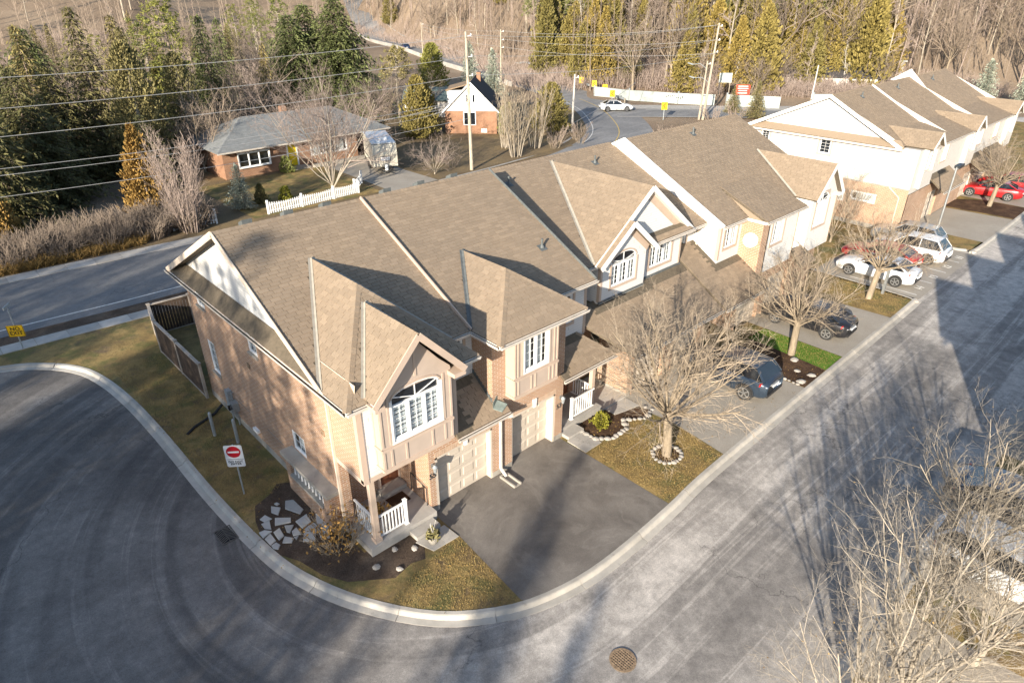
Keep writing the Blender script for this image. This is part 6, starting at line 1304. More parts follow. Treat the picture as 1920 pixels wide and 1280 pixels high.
def car(label, spec, color, group=None):
    c = thing('car', label, 'car', (0, 0, 0), group); L = spec['L']; W = spec['W']; m = MB(); ring = []
    for (x, w, zs, zb, zt) in spec['st']:
        pts = [(0, zs), (w * .80, zs), (w * .97, zs + .10), (w, (zs + zb) * .52), (w * .985, zb - .10), (w * .93, zb), (w * .62, zt - .02), (0, zt)]
        ring.append([(x, y, z) for y, z in pts] + [(x, -y, z) for y, z in reversed(pts[1:-1])])
    n = len(ring[0])
    for r_ in ring: m.v += r_
    for i in range(len(ring) - 1):
        for k in range(n): a = i * n + k; b = i * n + (k + 1) % n; m.f.append((a, b, b + n, a + n))
    m.f.append(tuple(range(n))); m.f.append(tuple(range(len(m.v) - 1, len(m.v) - 1 - n, -1)))
    body = m.build('body', color, c, True)
    g = spec['gh']; wt = W * 0.74; wb = W * 0.90
    zb_ = g[0][1]; zr = max(z for x, z in g)
    def wz(z): return wb + (wt - wb) * min(1, max(0, (z - zb_ + .02) / (zr - zb_)))
    # roof skin and pillars (body colour), glass set into the openings
    m = MB()
    pr = [(x, z) for x, z in g]
    for (x0, z0), (x1, z1) in zip(pr[1:-1], pr[2:-1]): m.quad((x0, -wz(z0), z0 - .03), (x0, -wz(z0) * .6, z0), (x1, -wz(z1) * .6, z1), (x1, -wz(z1), z1 - .03)); m.quad((x0, -wz(z0) * .6, z0), (x0, wz(z0) * .6, z0), (x1, wz(z1) * .6, z1), (x1, -wz(z1) * .6, z1)); m.quad((x0, wz(z0) * .6, z0), (x0, wz(z0), z0 - .03), (x1, wz(z1), z1 - .03), (x1, wz(z1) * .6, z1))
    for s in (-1, 1):
        for (a, b, w) in ((0, 1, .06), (4, 3, .09)):
            m.bar((pr[a][0], s * wz(zb_) * .985, pr[a][1] - .04), (pr[b][0], s * wz(pr[b][1]) * .985, pr[b][1] - .03), w, .05)
        xm = (pr[1][0] + pr[3][0]) / 2 + .02; m.bar((xm, s * wb * .985, zb_ - .05), (xm, s * wz(zr) * .985, zr - .05), .07, .04)
    m.build('roof', color, c)
    for name, a, b in (('windscreen', 0, 1), ('rear_window', 4, 3)):
        (x0, z0), (x1, z1) = pr[a], pr[b]; m = MB(); q = [(x0, -wb * .93, z0 - .02), (x0, wb * .93, z0 - .02), (x1, wz(z1) * .93, z1 - .015), (x1, -wz(z1) * .93, z1 - .015)]; m.quad(*(q if a == 0 else q[::-1])); m.build(name, 'glass_dark', c)
    for s in (-1, 1):
        m = MB(); top = [(x, s * wz(z), z - .05) for x, z in pr[1:4]]; m.quad((pr[0][0] - .1, s * wb, zb_ - .04), *top, (pr[4][0] + .15, s * wb, max(zb_, pr[4][1] - .06))); m.build('side_window', 'glass_dark', c)
        m = MB(); m.box(pr[0][0] - .25, pr[0][0] - .08, s * (W + .02) - (.1 if s < 0 else 0), s * (W + .02) + (.1 if s > 0 else 0), zb_ - .02, zb_ + .13); m.build('mirror', color, c)
        for q_, (xa, xb) in enumerate(((pr[0][0] - .22, pr[0][0] - .21), (xm_ := (pr[1][0] + pr[3][0]) / 2 + .02, xm_ + .012), (spec['wx'][1] + .42, spec['wx'][1] + .432))): m = MB(); m.box(xa, xb, s * (W - .02) - .014, s * (W - .02) + .024 * 1.0, .36, zb_ - .1); m.build('door_seam', 'plastic_black', c)
        for xa in (xm_ + .12, spec['wx'][1] + .50): m = MB(); m.box(xa, xa + .16, s * (W - .01) - .012, s * (W - .01) + .012, zb_ - .17, zb_ - .135); m.build('door_handle', 'plastic_black', c)
        st0, st1 = spec['st'][1], spec['st'][-2]
        m = MB(); m.prism([(st0[0] + .02, s * st0[1] * .45, st0[3] - .08), (st0[0] - .26, s * st0[1] * 1.06, st0[3] - .06), (st0[0] - .28, s * st0[1] * 1.05, st0[3] + .04), (st0[0] - .02, s * st0[1] * .5, st0[3] + .02)], (.03, 0, 0)); m.build('headlight', 'lamp_clear', c)
        m = MB(); m.prism([(st1[0] - .03, s * st1[1] * .50, st1[3] - .16), (st1[0] + .22, s * st1[1] * 1.09, st1[3] - .12), (st1[0] + .20, s * st1[1] * 1.07, st1[3] + .03), (st1[0] - .03, s * st1[1] * .55, st1[3] - .0)], (-.03, 0, 0)); m.build('taillight', 'lamp_red', c)
        for wx_ in spec['wx']:
            r_ = .335 if spec is SED else .36; wl = thing_part('wheel', c); y = s * (W - .06)
            m = MB(); m.disc((wx_, s * (W - .095), r_ + .03), r_ * 1.16, (0, 1, 0), .205, 22); m.build('wheel_arch', 'plastic_black', wl)
            m = MB(); m.disc((wx_, y, r_), r_, (0, 1, 0), .20, 24); m.build('tyre', 'rubber', wl)
            m = MB()
            for k in range(5): a = 6.283 * k / 5; e = Vector((math.cos(a), 0, math.sin(a))); m.bar(Vector((wx_, y + s * .102, r_)), Vector((wx_, y + s * .102, r_)) + e * r_ * .68, .055, .03, (0, 1, 0))
            m.disc((wx_, y + s * .098, r_), r_ * .16, (0, 1, 0), .03, 10)
            for k in range(20): a, b = 6.283 * k / 20, 6.283 * (k + 1) / 20; m.prism([(wx_ + q * math.cos(t), y + s * .095, r_ + q * math.sin(t)) for q, t in ((r_ * .72, a), (r_ * .72, b), (r_ * .62, b), (r_ * .62, a))], (0, s * .015, 0))
            m.build('rim', 'alloy', wl)
    e = spec['st'][-1]; m = MB(); m.box(e[0] - .03, e[0] + .01, -.26, .26, .62 if spec is SED else .74, .74 if spec is SED else .86); m.build('licence_plate', 'plate', c)
    m = MB(); m.box(e[0] - .02, e[0] + .12, -e[1] * .95, e[1] * .95, e[2] - .02, e[2] + .14); f_ = spec['st'][0]; m.box(f_[0] - .1, f_[0] + .015, -f_[1] * .9, f_[1] * .9, f_[2] - .02, f_[2] + .18); m.build('bumper_trim', 'plastic_black', c)
    return c
def park(o, x, y, deg, z=0.03): o.location = (x, y, z); o.rotation_euler = (0, 0, R(deg)); return o
park(car('dark navy hatchback parked under the big bare tree, tail to the lane', SUV, 'paint_navy'), 14.9, -2.45, 92)
park(car('black car on the drive beside the green lawn strip', SED, 'paint_black'), 23.0, -2.35, 93)
park(car('white sedan in the first car park bay beside the island', SED, 'paint_white', 'cars in the car park'), 32.9, -2.1, 92, -0.06)
park(car('red car between the white cars in the car park', SED, 'paint_red', 'cars in the car park'), 35.5, -1.3, 90, -0.06)
park(car('white crossover in the third car park bay', SUV, 'paint_white', 'cars in the car park'), 38.1, -2.2, 90, -0.06)
park(car('silver van like crossover in the last car park bay', SUV, 'paint_silver', 'cars in the car park'), 40.4, -1.2, 91, -0.06)
park(car('bright red sedan on the drive of the far row', SED, 'paint_red', 'red cars at the far row'), 57.9, -1.6, 100)
park(car('red car half hidden behind the bright red sedan', SUV, 'paint_red', 'red cars at the far row'), 61.0, -2.2, 92)
park(car('white sedan turning at the road junction', SED, 'paint_white'), 67.8, 47.4, -38, 0.035)
park(car('dark blue car on the distant bridge road', SED, 'paint_blue'), 100.5, 146.0, 68, 0.08)
park(car('white car across the lane behind the bare branches', SUV, 'paint_white', 'cars across the lane'), 10.6, -14.7, -90)
park(car('dark blue car across the lane at the right edge', SED, 'paint_navy', 'cars across the lane'), 14.0, -14.3, -90)
park(car('white car farther along the public road at the upper left', SED, 'paint_white'), -3.0, 79.0, -30)

# ------------------------------------------------------------------ caravan on the bungalow drive
simple('caravan_skin', (0.58, 0.54, 0.45), 0.4, 0.06, 2.0); simple('caravan_roof', (0.62, 0.66, 0.70), 0.4, 0.1, 2.0)
cv = thing('caravan', 'cream travel trailer parked on the bungalow drive', 'caravan', (24.1, 39.5, 0))
m = MB(); pr = [(39.5, .75), (39.5, 1.9), (39.75, 2.75), (45.6, 2.85), (45.8, 2.6), (45.8, .6), (40.2, .55)]; m.prism([(22.95, y, z) for y, z in pr], (2.3, 0, 0)); m.build('body', 'caravan_skin', cv)
m = MB(); m.box(22.98, 25.22, 39.75, 45.6, 2.8, 2.9); m.build('roof', 'caravan_roof', cv); m = MB(); m.box(23.9, 24.6, 41.0, 41.7, 2.9, 3.15); m.build('air_conditioner', 'vinyl', cv); m = MB(); m.box(23.4, 23.8, 40.1, 40.5, 2.9, 3.05); m.build('roof_hatch', 'caravan_roof', cv)
m = MB(); m.box(23.6, 24.6, 39.47, 39.5, 1.25, 1.7); w_ = m.build('window', 'plastic_black', cv); m = MB(); m.box(23.66, 24.54, 39.45, 39.472, 1.31, 1.64); m.build('pane', 'caravan_roof', w_)
m = MB(); m.box(22.93, 22.96, 40.0, 45.7, 1.0, 1.1); m.build('stripe', 'metal_dark', cv); m = MB(); m.tube([(23.4, 39.6, .5), (24.1, 38.2, .45), (24.8, 39.6, .5)], .05, 6); m.build('hitch', 'metal_dark', cv); m = MB(); m.cyl((24.1, 39.1), .16, .5, 1.0, 10); m.build('gas_bottle', 'vinyl', cv)
for x in (22.98, 25.22):
    for y in (42.3, 43.1): m = MB(); m.disc((x, y, .34), .33, (1, 0, 0), .2, 16); m.build('wheel', 'rubber', cv)
cv.rotation_euler = (0, 0, R(-24)); cv.location = (24.3, 39.8, 0)

# ------------------------------------------------------------------ bungalow with grey hip roof
bg = thing('bungalow', 'brick bungalow with grey hipped roof and yellow front door', 'bungalow', (21, 51, 0))
FBg = Face('y', 48.0)
m = MB(); wall(m, FBg, 12.2, 26.2, 0, 2.6, [(13.6, 16.6, .9, 2.2), (18.5, 19.45, .25, 2.3), (21.0, 25.0, .95, 2.1)]); wall(m, Face('x', 12.2), 48.0, 55.5, 0, 2.6); m.quad((26.2, 48, 0), (26.2, 55.5, 0), (26.2, 55.5, 2.6), (26.2, 48, 2.6)); m.build('wall', 'brick_red', bg)
m = MB(); m.box(27.6, 29.4, 48.6, 48.9, 0, 2.55); m.box(29.2, 29.4, 48.9, 55.4, 0, 2.55); m.build('garage_wall', 'brick_red', bg)
ea = 2.6
pl = [Plane([(11.6, 47.4, ea), (30.0, 47.4, ea), (25.6, 51.8, 4.7), (16.0, 51.8, 4.7)], False), Plane([(11.6, 56.2, ea), (11.6, 47.4, ea), (16.0, 51.8, 4.7)], False), Plane([(30.0, 47.4, ea), (30.0, 56.2, ea), (25.6, 51.8, 4.7)], False), Plane([(30.0, 56.2, ea), (11.6, 56.2, ea), (16.0, 51.8, 4.7), (25.6, 51.8, 4.7)], False)]
m = MB()
for p_ in pl: m.prism(p_.p, -p_.n * .12)
rbg = m.build('roof', 'shingle_grey', bg); shp = [Plane([tuple(q) for q in p_.p]) for p_ in pl[:3]]; shingles(rbg, shp, 'shingle_grey', 0)
caps(rbg, (16.0, 51.8, 4.7), (25.6, 51.8, 4.7), pl[0].n, pl[3].n, 'shingle_grey'); caps(rbg, (11.6, 47.4, ea), (16, 51.8, 4.7), pl[0].n, pl[1].n, 'shingle_grey'); caps(rbg, (30, 47.4, ea), (25.6, 51.8, 4.7), pl[0].n, pl[2].n, 'shingle_grey')
m = MB(); m.box(20.8, 21.4, 53.0, 53.6, 3.9, 5.0); m.build('chimney', 'brick_red', rbg); gutter(bg, (11.6, 47.39, ea), (30.0, 47.39, ea), (0, -1, 0))
window(bg, Face('y', 47.85), 13.6, 16.6, .9, 2.2, 3, 1, 1, trim=.08, inside=None, trim_mat='trim_white'); window(bg, Face('y', 48.02), 21.0, 25.0, .95, 2.1, 3, 1, 1, trim=.08, trim_mat='trim_white')
simple('door_yellow', (0.72, 0.52, 0.01), .5, .05, 3.0); d_ = box('door', 'door_yellow', bg, 18.55, 19.4, 48.0, 48.06, .27, 2.28); box('door_panel', 'door_yellow', d_, 18.7, 19.25, 47.985, 48.0, .5, 1.1); box('door_panel', 'door_yellow', d_, 18.7, 19.25, 47.985, 48.0, 1.3, 2.1)
m = MB(); m.box(18.4, 18.55, 47.96, 48.05, .25, 2.4); m.box(19.4, 19.55, 47.96, 48.05, .25, 2.4); m.box(18.55, 19.4, 47.96, 48.05, 2.28, 2.4); m.build('door_trim', 'trim_white', bg); box('step', 'concrete', bg, 18.0, 20.2, 46.9, 47.95, 0, .22); box('planter_wall', 'concrete', bg, 20.4, 26.2, 46.6, 46.9, 0, .35)

# ------------------------------------------------------------------ brick cottage with steep gable
ct = thing('cottage', 'brick cottage with cream gable, dark steep roof and white dormer', 'cottage', (44, 51, 0))
ang = Matrix.Rotation(R(-44), 4, 'Z'); ct.rotation_euler = (0, 0, R(-46)); ct.location = (42.5, 49.0, 0)
def cb_(name, mat, par, *a): m = MB(); m.box(*a); return m.build(name, mat, par, world=False)
def cm(m, name, mat, par): return m.build(name, mat, par, world=False)
cb_('wall', 'brick_red', ct, -3.1, 3.1, 0, 8, 0, 2.65)
m = MB(); m.prism([(-3.15, -.03, 2.62), (3.15, -.03, 2.62), (0, -.03, 5.7)], (0, .2, 0)); m.prism([(-3.1, 7.9, 2.65), (3.1, 7.9, 2.65), (0, 7.9, 5.65)], (0, .1, 0)); cm(m, 'gable_siding', 'siding_cream', ct)
m = MB(); m.prism([(-3.4, -.3, 2.5), (0, -.3, 5.85), (0, -.3, 5.72), (-3.32, -.3, 2.40)], (0, 8.6, 0)); m.prism([(3.4, -.3, 2.5), (0, -.3, 5.86), (0, -.3, 5.73), (3.32, -.3, 2.40)], (0, 8.6, 0)); rct = cm(m, 'roof', 'shingle_dark', ct)
m = MB(); m.bar((-3.4, -.32, 2.48), (0, -.32, 5.82), .16, .03, (0, 1, 0)); m.bar((3.4, -.32, 2.48), (0, -.32, 5.82), .16, .031, (0, 1, 0)); cm(m, 'rake_board', 'trim_white', ct)
cb_('dormer', 'siding_white', ct, -3.0, -0.9, 1.6, 5.5, 3.2, 4.7); m = MB(); m.prism([(-3.2, 1.4, 4.62), (-.3, 1.4, 5.4), (-.3, 1.4, 5.5), (-3.2, 1.4, 4.74)], (0, 4.3, 0)); cm(m, 'dormer_roof', 'rust', ct)
w_ = cb_('window', 'vinyl', ct, -.9, .6, -.06, 0.02, 1.0, 2.55); cb_('pane', 'glass_dark', w_, -.8, .5, -.08, -.06, 1.1, 2.45); cb_('glazing_bar', 'vinyl', w_, -.18, -.12, -.1, -.08, 1.1, 2.45)
w_ = cb_('window', 'vinyl', ct, -.6, .6, -.09, -.03, 3.6, 4.5); cb_('pane', 'glass_dark', w_, -.5, -.25, -.11, -.09, 3.65, 4.45); cb_('pane', 'glass_dark', w_, .25, .5, -.11, -.09, 3.65, 4.45)
w_ = cb_('window', 'vinyl', ct, 1.2, 1.9, -.05, .02, .15, .6); cb_('pane', 'curtain', w_, 1.26, 1.84, -.06, -.05, .2, .55); cb_('chimney', 'brick_red', rct, .2, .7, 5.5, 6.0, 5.0, 6.3)
gr_ = thing('shed', 'low green roofed shed behind the cottage', 'shed', (46, 61, 0)); gr_.rotation_euler = (0, 0, R(-46)); cb_('wall', 'siding_cream', gr_, -4, 4, 0, 5, 0, 2.2)
m = MB(); m.prism([(-4.3, -.4, 2.1), (4.3, -.4, 2.1), (4.3, 2.5, 3.4), (-4.3, 2.5, 3.4)], (0, 0, .12)); m.prism([(-4.3, 5.4, 2.1), (4.3, 5.4, 2.1), (4.3, 2.5, 3.41), (-4.3, 2.5, 3.41)], (0, 0, .12)); cm(m, 'roof', 'shingle_green', gr_)

# white picket fences of the bungalow
def picket(label, pts):
    f = thing('picket_fence', label, 'fence', (pts[0][0], pts[0][1], 0), 'white picket fences')
    for (a, b) in zip(pts, pts[1:]):
        a = Vector(a + (0,)); b = Vector(b + (0,)); L = (b - a).length; n = int(L / .19)
        for z in (.3, .75): m = MB(); m.bar(a + Vector((0, 0, z)), b + Vector((0, 0, z)), .04, .08); m.build('rail', 'vinyl', f)
        for k in range(n + 1):
            p = a.lerp(b, k / n); t = .95 + .12 * abs(math.sin(k / n * math.pi)) * -1; m = MB(); m.prism([(p.x - .055, p.y - .03, .08), (p.x + .055, p.y - .03, .08), (p.x + .055, p.y - .03, t), (p.x, p.y - .03, t + .08), (p.x - .055, p.y - .03, t)], (0, -.02, 0)); m.build('picket', 'vinyl', f)
        for p in ((a, b) if b == Vector(pts[-1] + (0,)) else (a,)): m = MB(); m.box(p.x - .07, p.x + .07, p.y - .07, p.y + .07, 0, 1.15); m.build('post', 'vinyl', f)
picket('longer white picket fence in front of the bungalow lawn', [(10.5, 35.6), (13.4, 35.6), (16.4, 35.8), (18.9, 36.0)]); picket('short white picket fence beside the pinkish poplar', [(3.6, 36.6), (6.6, 36.2)]); picket('white picket fence at the drive side, turned away from the road', [(18.9, 36.6), (20.8, 38.6)])

# ------------------------------------------------------------------ old buildings and walls at the foot of the hill
def place_box(root, rz): root.rotation_euler = (0, 0, R(rz)); return root
ob = place_box(thing('old_building', 'long derelict building with dark roof below the wooded hill', 'building', (98, 47, 0)), -58)
cb_('wall', 'siding_cream', ob, -9, 22, 0, 6, 0, 2.6); m = MB(); m.prism([(-9.4, -.5, 2.5), (22.4, -.5, 2.5), (22.4, 3, 4.3), (-9.4, 3, 4.3)], (0, 0, .14)); m.prism([(-9.4, 6.5, 2.5), (22.4, 6.5, 2.5), (22.4, 3, 4.31), (-9.4, 3, 4.31)], (0, 0, .14)); ro = cm(m, 'roof', 'shingle_dark', ob)
for x in (-6, -2, 2, 6, 10, 14, 18): w_ = cb_('window', 'interior_dark', ob, x, x + 1.4, -.06, .02, 1.0, 2.1); cb_('sill', 'vinyl', w_, x - .1, x + 1.5, -.12, -.06, .9, 1.0)
cb_('chimney', 'brick', ro, 3, 3.7, 2.6, 3.3, 4.0, 5.4)
ob2 = place_box(thing('old_building', 'small pale flat roofed building beyond the far row', 'building', (118, 34, 0)), -60); cb_('wall', 'concrete', ob2, -5, 6, 0, 5, 0, 4.2); cb_('roof', 'metal_grey', ob2, -5.3, 6.3, -.3, 5.3, 4.2, 4.4); w_ = cb_('window', 'interior_dark', ob2, -2, 0, -.05, .02, 2, 3.2); w_ = cb_('window', 'interior_dark', ob2, 2, 4, -.05, .02, 2, 3.2)
def panel_wall(label, pts, h, mats, cat='wall', name='boundary_wall'):
    w = thing(name, label, cat, (pts[0][0], pts[0][1], 0))
    for i, (a, b) in enumerate(zip(pts, pts[1:])):
        a = Vector(a + (h / 2 + hz(*a),)); b = Vector(b + (h / 2 + hz(*b),)); d = (b - a); n = max(1, int(d.length / 3))
        for k in range(n): p, q = a + d * (k / n), a + d * ((k + 1) / n - .02 / d.length); m = MB(); m.bar(p, q, .12, h); m.build('panel', mats[(i + k) % len(mats)], w)
        m = MB(); m.box(a.x - .1, a.x + .1, a.y - .1, a.y + .1, 0, h + .25 + hz(a.x, a.y)); m.build('post', 'galvanised', w)
    return w
simple('wall_paint', (0.42, 0.45, 0.42), .8, .2, .8); simple('wall_patch', (0.30, 0.33, 0.32), .8, .25, .8)
gw = panel_wall('pale painted boundary wall with dark scrawl behind the junction', [(75.5, 58.0), (76.6, 52), (79.4, 45), (82.2, 40.5)], 1.5, ['wall_paint', 'wall_patch'])
m = MB(); p = Vector((78.55, 46.6, 1.0)); 
for k in range(9): a = p + Vector((.11 * k, -.275 * k, r0 := rnd.uniform(-.2, .2))); m.bar(a, a + Vector((.06, -.15, rnd.uniform(-.35, .35))), .04, .07)
m.build('scrawl', 'interior_dark', gw)
panel_wall('pale boundary wall section beside the leaning pole', [(83.0, 39.0), (86.5, 32.5)], 1.6, ['wall_paint']); panel_wall('pale low wall seen over the far row gable', [(92.5, 30.5), (99, 24.5)], 1.6, ['wall_paint', 'wall_patch'])
simple('sign_red', (0.60, 0.05, 0.03), .6, .1, 2.0)
def board(label, x, y, w, h, z, rz, mat):
    b = place_box(thing('sign_board', label, 'sign', (x, y, 0)), rz); cb_('panel', mat, b, -w / 2, w / 2, -.03, .03, z, z + h)
    for s in (-1, 1): cb_('post', 'wood_pole', b, s * w * .4 - .05, s * w * .4 + .05, .03, .13, 0, z + h)
    return b
b_ = board('red and white hoarding beside the leaning pole', 84.6, 37.6, 2.0, 1.4, 1.5, -50, 'sign_red')
for k, (w, z) in enumerate(((1.4, 2.65), (1.5, 2.35), (1.2, 2.05), (1.3, 1.72))): cb_('text_line', 'line_white', b_, -w / 2, w / 2, -.05, -.03, z, z + .13)
board('white upper hoarding with yellow disc at the junction', 82.8, 39.6, 1.8, 1.3, 3.2, -50, 'wall_paint')

# road furniture of the public road
RL = offset(RC, -4.9)
rail = thing('guard_rail', 'steel guard rail along the outside of the road bend', 'guard rail', (RL[idx(70)].x, RL[idx(70)].y, 0)); i0, i1 = idx(69), idx(128)
for i in range(i0, i1):
    a, b = RL[i], RL[i + 1]; z = hz(a.x, a.y)
    if i % 1 == 0: m = MB(); m.bar((a.x, a.y, z + .62), (b.x, b.y, hz(b.x, b.y) + .62), .05, .32); m.build('beam', 'galvanised', rail)
    if i % 2 == 0: m = MB(); m.box(a.x - .07, a.x + .07, a.y - .07, a.y + .07, z - .1, z + .75); m.build('post', 'wood_pole', rail)
RQ = offset(RC, 4.9); par = thing('road_parapet', 'pale concrete parapet along the inner side of the hill road', 'parapet', (RQ[idx(78)].x, RQ[idx(78)].y, 0))
for i in range(idx(78), idx(128)):
    a, b = RQ[i], RQ[i + 1]; m = MB(); m.bar((a.x, a.y, hz(a.x, a.y) + .4), (b.x, b.y, hz(b.x, b.y) + .4), .25, .85); m.build('panel', 'concrete_slab', par)
simple('sign_yellow', (0.72, 0.42, 0.01), .5, .08, 3.0)
def chevron(label, x, y, rz, z=1.3):
    s = place_box(thing('chevron_sign', label, 'road sign', (x, y, hz(x, y)), 'yellow chevron signs'), rz); cb_('panel', 'sign_yellow', s, -.38, .38, -.02, .02, z, z + .95); m = MB(); m.tube([(0, .04, 0), (0, .04, z + .9)], .04, 6); cm(m, 'post', 'galvanised', s)
    m = MB(); m.prism([(-.2, -.03, z + .48), (.12, -.03, z + .82), (.24, -.03, z + .82), (-.06, -.03, z + .48), (.24, -.03, z + .14), (.12, -.03, z + .14)], (0, -.01, 0)); cm(m, 'chevron', 'interior_dark', s)
chevron('yellow chevron sign on the verge island in front of the hill road', 66.9, 38.6, -50)
for k, (x, y) in enumerate(((79.0, 64.0), (77.6, 60.0), (76.0, 56.4), (72.0, 51.6))): chevron(('yellow chevron sign farthest up the bend', 'yellow chevron sign second up the bend', 'yellow chevron sign third up the bend by the pale wall', 'yellow chevron sign at the end of the guard rail')[k], x, y, -60 + 4 * k, 1.0)

# ------------------------------------------------------------------ utility poles, street lamps and wires
def pole(label, x, y, h, lean=(0, 0), r=.15, mat='wood_pole', ins=(), lamp=None):
    p = thing('utility_pole', label, 'pole', (x, y, hz(x, y))); m = MB(); m.tube([(0, 0, -.2), (lean[0] * h, lean[1] * h, h)], [r, r * .62], 10); cm(m, 'shaft', mat, p)
    for z in ins:
        m = MB(); b = Vector((lean[0] * z, lean[1] * z, z)); m.tube([b, b + Vector((.45, -.2, .05))], .03, 6); m.tube([b + Vector((.42, -.19, 0)), b + Vector((.42, -.19, .22))], [.08, .05], 8); cm(m, 'insulator', 'vinyl', p)
    if lamp:
        z, d = lamp; m = MB(); b = Vector((lean[0] * z, lean[1] * z, z)); e = b + Vector(d); m.tube([b, b.lerp(e, .5) + Vector((0, 0, .35)), e], .04, 6); m.tube([e, e + Vector(d).normalized() * .7], [.10, .07], 8); cm(m, 'lamp_arm', 'galvanised', p)
    return p
pole('tall wooden utility pole rising over the second roof beside the cottage lawn', 31.2, 35.4, 12.3, (-.012, .01), .17, ins=(11.9, 10.2, 8.6))
pole('concrete coloured pole on the road bend', 52.1, 41.4, 6.6, (.02, 0), .15, 'bark_white', (6.2,)); pole('leaning wooden pole with lamp arms beside the junction', 71.0, 35.2, 11.6, (.05, -.02), .19, ins=(11.2, 9.6, 8.2), lamp=(4.6, (-1.6, 1.3, .6)))
pole('shorter wooden pole standing against the leaning one', 70.7, 35.6, 7.2, (.03, -.01), .16, ins=(6.8,), lamp=(6.3, (-1.4, 1.2, .5))); pole('wooden pole at the hill road above the cottage', 73.5, 78.0, 8.9, (0, 0), .15, ins=(8.5, 7.2, 6.0)); pole('wooden pole on the distant hill road', 94.3, 129.6, 7.2, (0, 0), .15, ins=(6.8,)); pole('pale short pole behind the far row', 97.5, 33.0, 5.0, (.03, 0), .13, 'bark_white')
tag(pole('wooden pole at the left edge carrying the road wires', -24.0, 37.5, 12.0, (0, 0), .17, ins=(11.6, 10.0, 8.4)))
wr = 0
simple('wire', (0.30, 0.30, 0.30), .6, .1, 3.0)
def wire(label, a, b, sag, r=.016, n=22):
    a = Vector(a); b = Vector(b); m = MB(); m.tube([a.lerp(b, k / n) - Vector((0, 0, sag * 4 * (k / n) * (1 - k / n))) for k in range(n + 1)], r, 4); return tag(m.build('wire', 'wire'), label, 'wire', 'overhead wires')
for k, z in enumerate((12.0, 10.3, 8.7)): wire(('top overhead wire from the tall pole to the left edge', 'second overhead wire from the tall pole to the left edge', 'third overhead wire from the tall pole to the left edge')[k], (31.4, 35.2, z), (-23.6, 37.3, z - .2), .7, .022)
for k, z in enumerate((6.6, 6.2, 4.9)): wire(('upper service cable crossing the dark spruces', 'paired service cable just under the upper one', 'lowest service cable crossing the dark spruces')[k], (31.1, 35.4, z), (-24.0, 37.5, z + .4), .9, .02)
for k, z in enumerate((3.4, 2.5, 2.2)): pass
wire('service drop from the tall pole to the bungalow', (31.2, 35.4, 6.8), (28.5, 48.6, 3.2), .3, .018); wire('service drop from the tall pole to the cottage', (31.2, 35.4, 7.2), (42.4, 49.0, 5.2), .3, .018); wire('service drop to the caravan side of the bungalow', (31.2, 35.4, 6.4), (29.6, 47.6, 2.9), .3, .018)
for k, z in enumerate((12.0, 10.3, 8.7)): wire(('top hill wire from the tall pole to the leaning pole', 'middle hill wire from the tall pole to the leaning pole', 'lower hill wire from the tall pole to the leaning pole')[k], (31.4, 35.2, z), (71.7, 34.9, z - .6), .6, .022); wire(('top wire from the hill road pole to the leaning pole', 'middle wire from the hill road pole to the leaning pole', 'lower wire from the hill road pole to the leaning pole')[k], (73.9, 77.8, (8.7, 7.4, 6.2)[k]), (71.7, 34.9, z - .6), .8, .022); wire(('top wire along the hill road', 'middle wire along the hill road', 'lower wire along the hill road')[k], (73.9, 77.8, (8.7, 7.4, 6.2)[k]), (94.5, 129.4, (7.0, 6.4, 5.8)[k]), .5, .022)
wire('black cable sagging over the road bend', (52.1, 41.4, 1.0), (72.0, 47.5, 3.4), .3, .03)

# ------------------------------------------------------------------ signs by the turning circle
def rect_round(w, h, r, n=4):
    out = []
    for cx, cz, a0 in ((w / 2 - r, -h / 2 + r, -90), (w / 2 - r, h / 2 - r, 0), (-w / 2 + r, h / 2 - r, 90), (-w / 2 + r, -h / 2 + r, 180)):
        for k in range(n + 1): a = R(a0 + 90 * k / n); out.append((cx + r * math.cos(a), cz + r * math.sin(a)))
    return out
def road_sign(name, label, x, y, rz, w, h, z, post_h, face, back='galvanised'):
    s = place_box(thing(name, label, 'road sign', (x, y, 0)), rz); m = MB(); m.prism([(a, -.05, z + b) for a, b in rect_round(w, h, .06)], (0, .01, 0)); cm(m, 'panel', face, s); m = MB(); m.tube([(0, 0, -.1), (0, 0, post_h)], .032, 8); cm(m, 'post', 'galvanised', s); return s
simple('sign_white', (0.72, 0.72, 0.72), .5, .06, 3.0); simple('sign_black', (0.015, 0.015, 0.015), .6, .1, 3.0); simple('sign_disc', (0.42, 0.01, 0.02), .5, .06, 3.0)
UP = Matrix.Rotation(R(90), 4, 'X')
dn = road_sign('no_entry_sign', 'white no entry sign with red disc on the grass beside the brick wall', -4.7, 5.2, -38, .62, .92, 1.75, 2.2, 'sign_white')
m = MB(); m.disc((0, -.054, 1.93), .24, (0, 1, 0), .008, 28); cm(m, 'red_disc', 'sign_disc', dn); m = MB(); m.box(-.19, .19, -.064, -.058, 1.895, 1.965); cm(m, 'white_bar', 'sign_white', dn); m = MB(); m.box(-.29, .29, -.056, -.051, 1.612, 1.624); cm(m, 'rule', 'sign_black', dn)
text_mesh('lettering', 'DO NOT\nENTER', .115, 'sign_black', dn, Matrix.Translation((0, -.052, 1.46)) @ UP, 1.1)
ne = road_sign('no_exit_sign', 'yellow NO EXIT sign on a thin post at the left edge', -8.3, 23.2, -32, .75, .62, 1.05, 2.3, 'sign_yellow')
text_mesh('lettering', 'NO\nEXIT', .27, 'sign_black', ne, Matrix.Translation((0, -.053, 1.05)) @ UP, 1.05)
m = MB()
pp_ = rect_round(.71, .58, .05)
for a, b in zip(pp_, pp_[1:] + pp_[:1]): m.bar((a[0], -.054, 1.05 + a[1]), (b[0], -.054, 1.05 + b[1]), .012, .012)
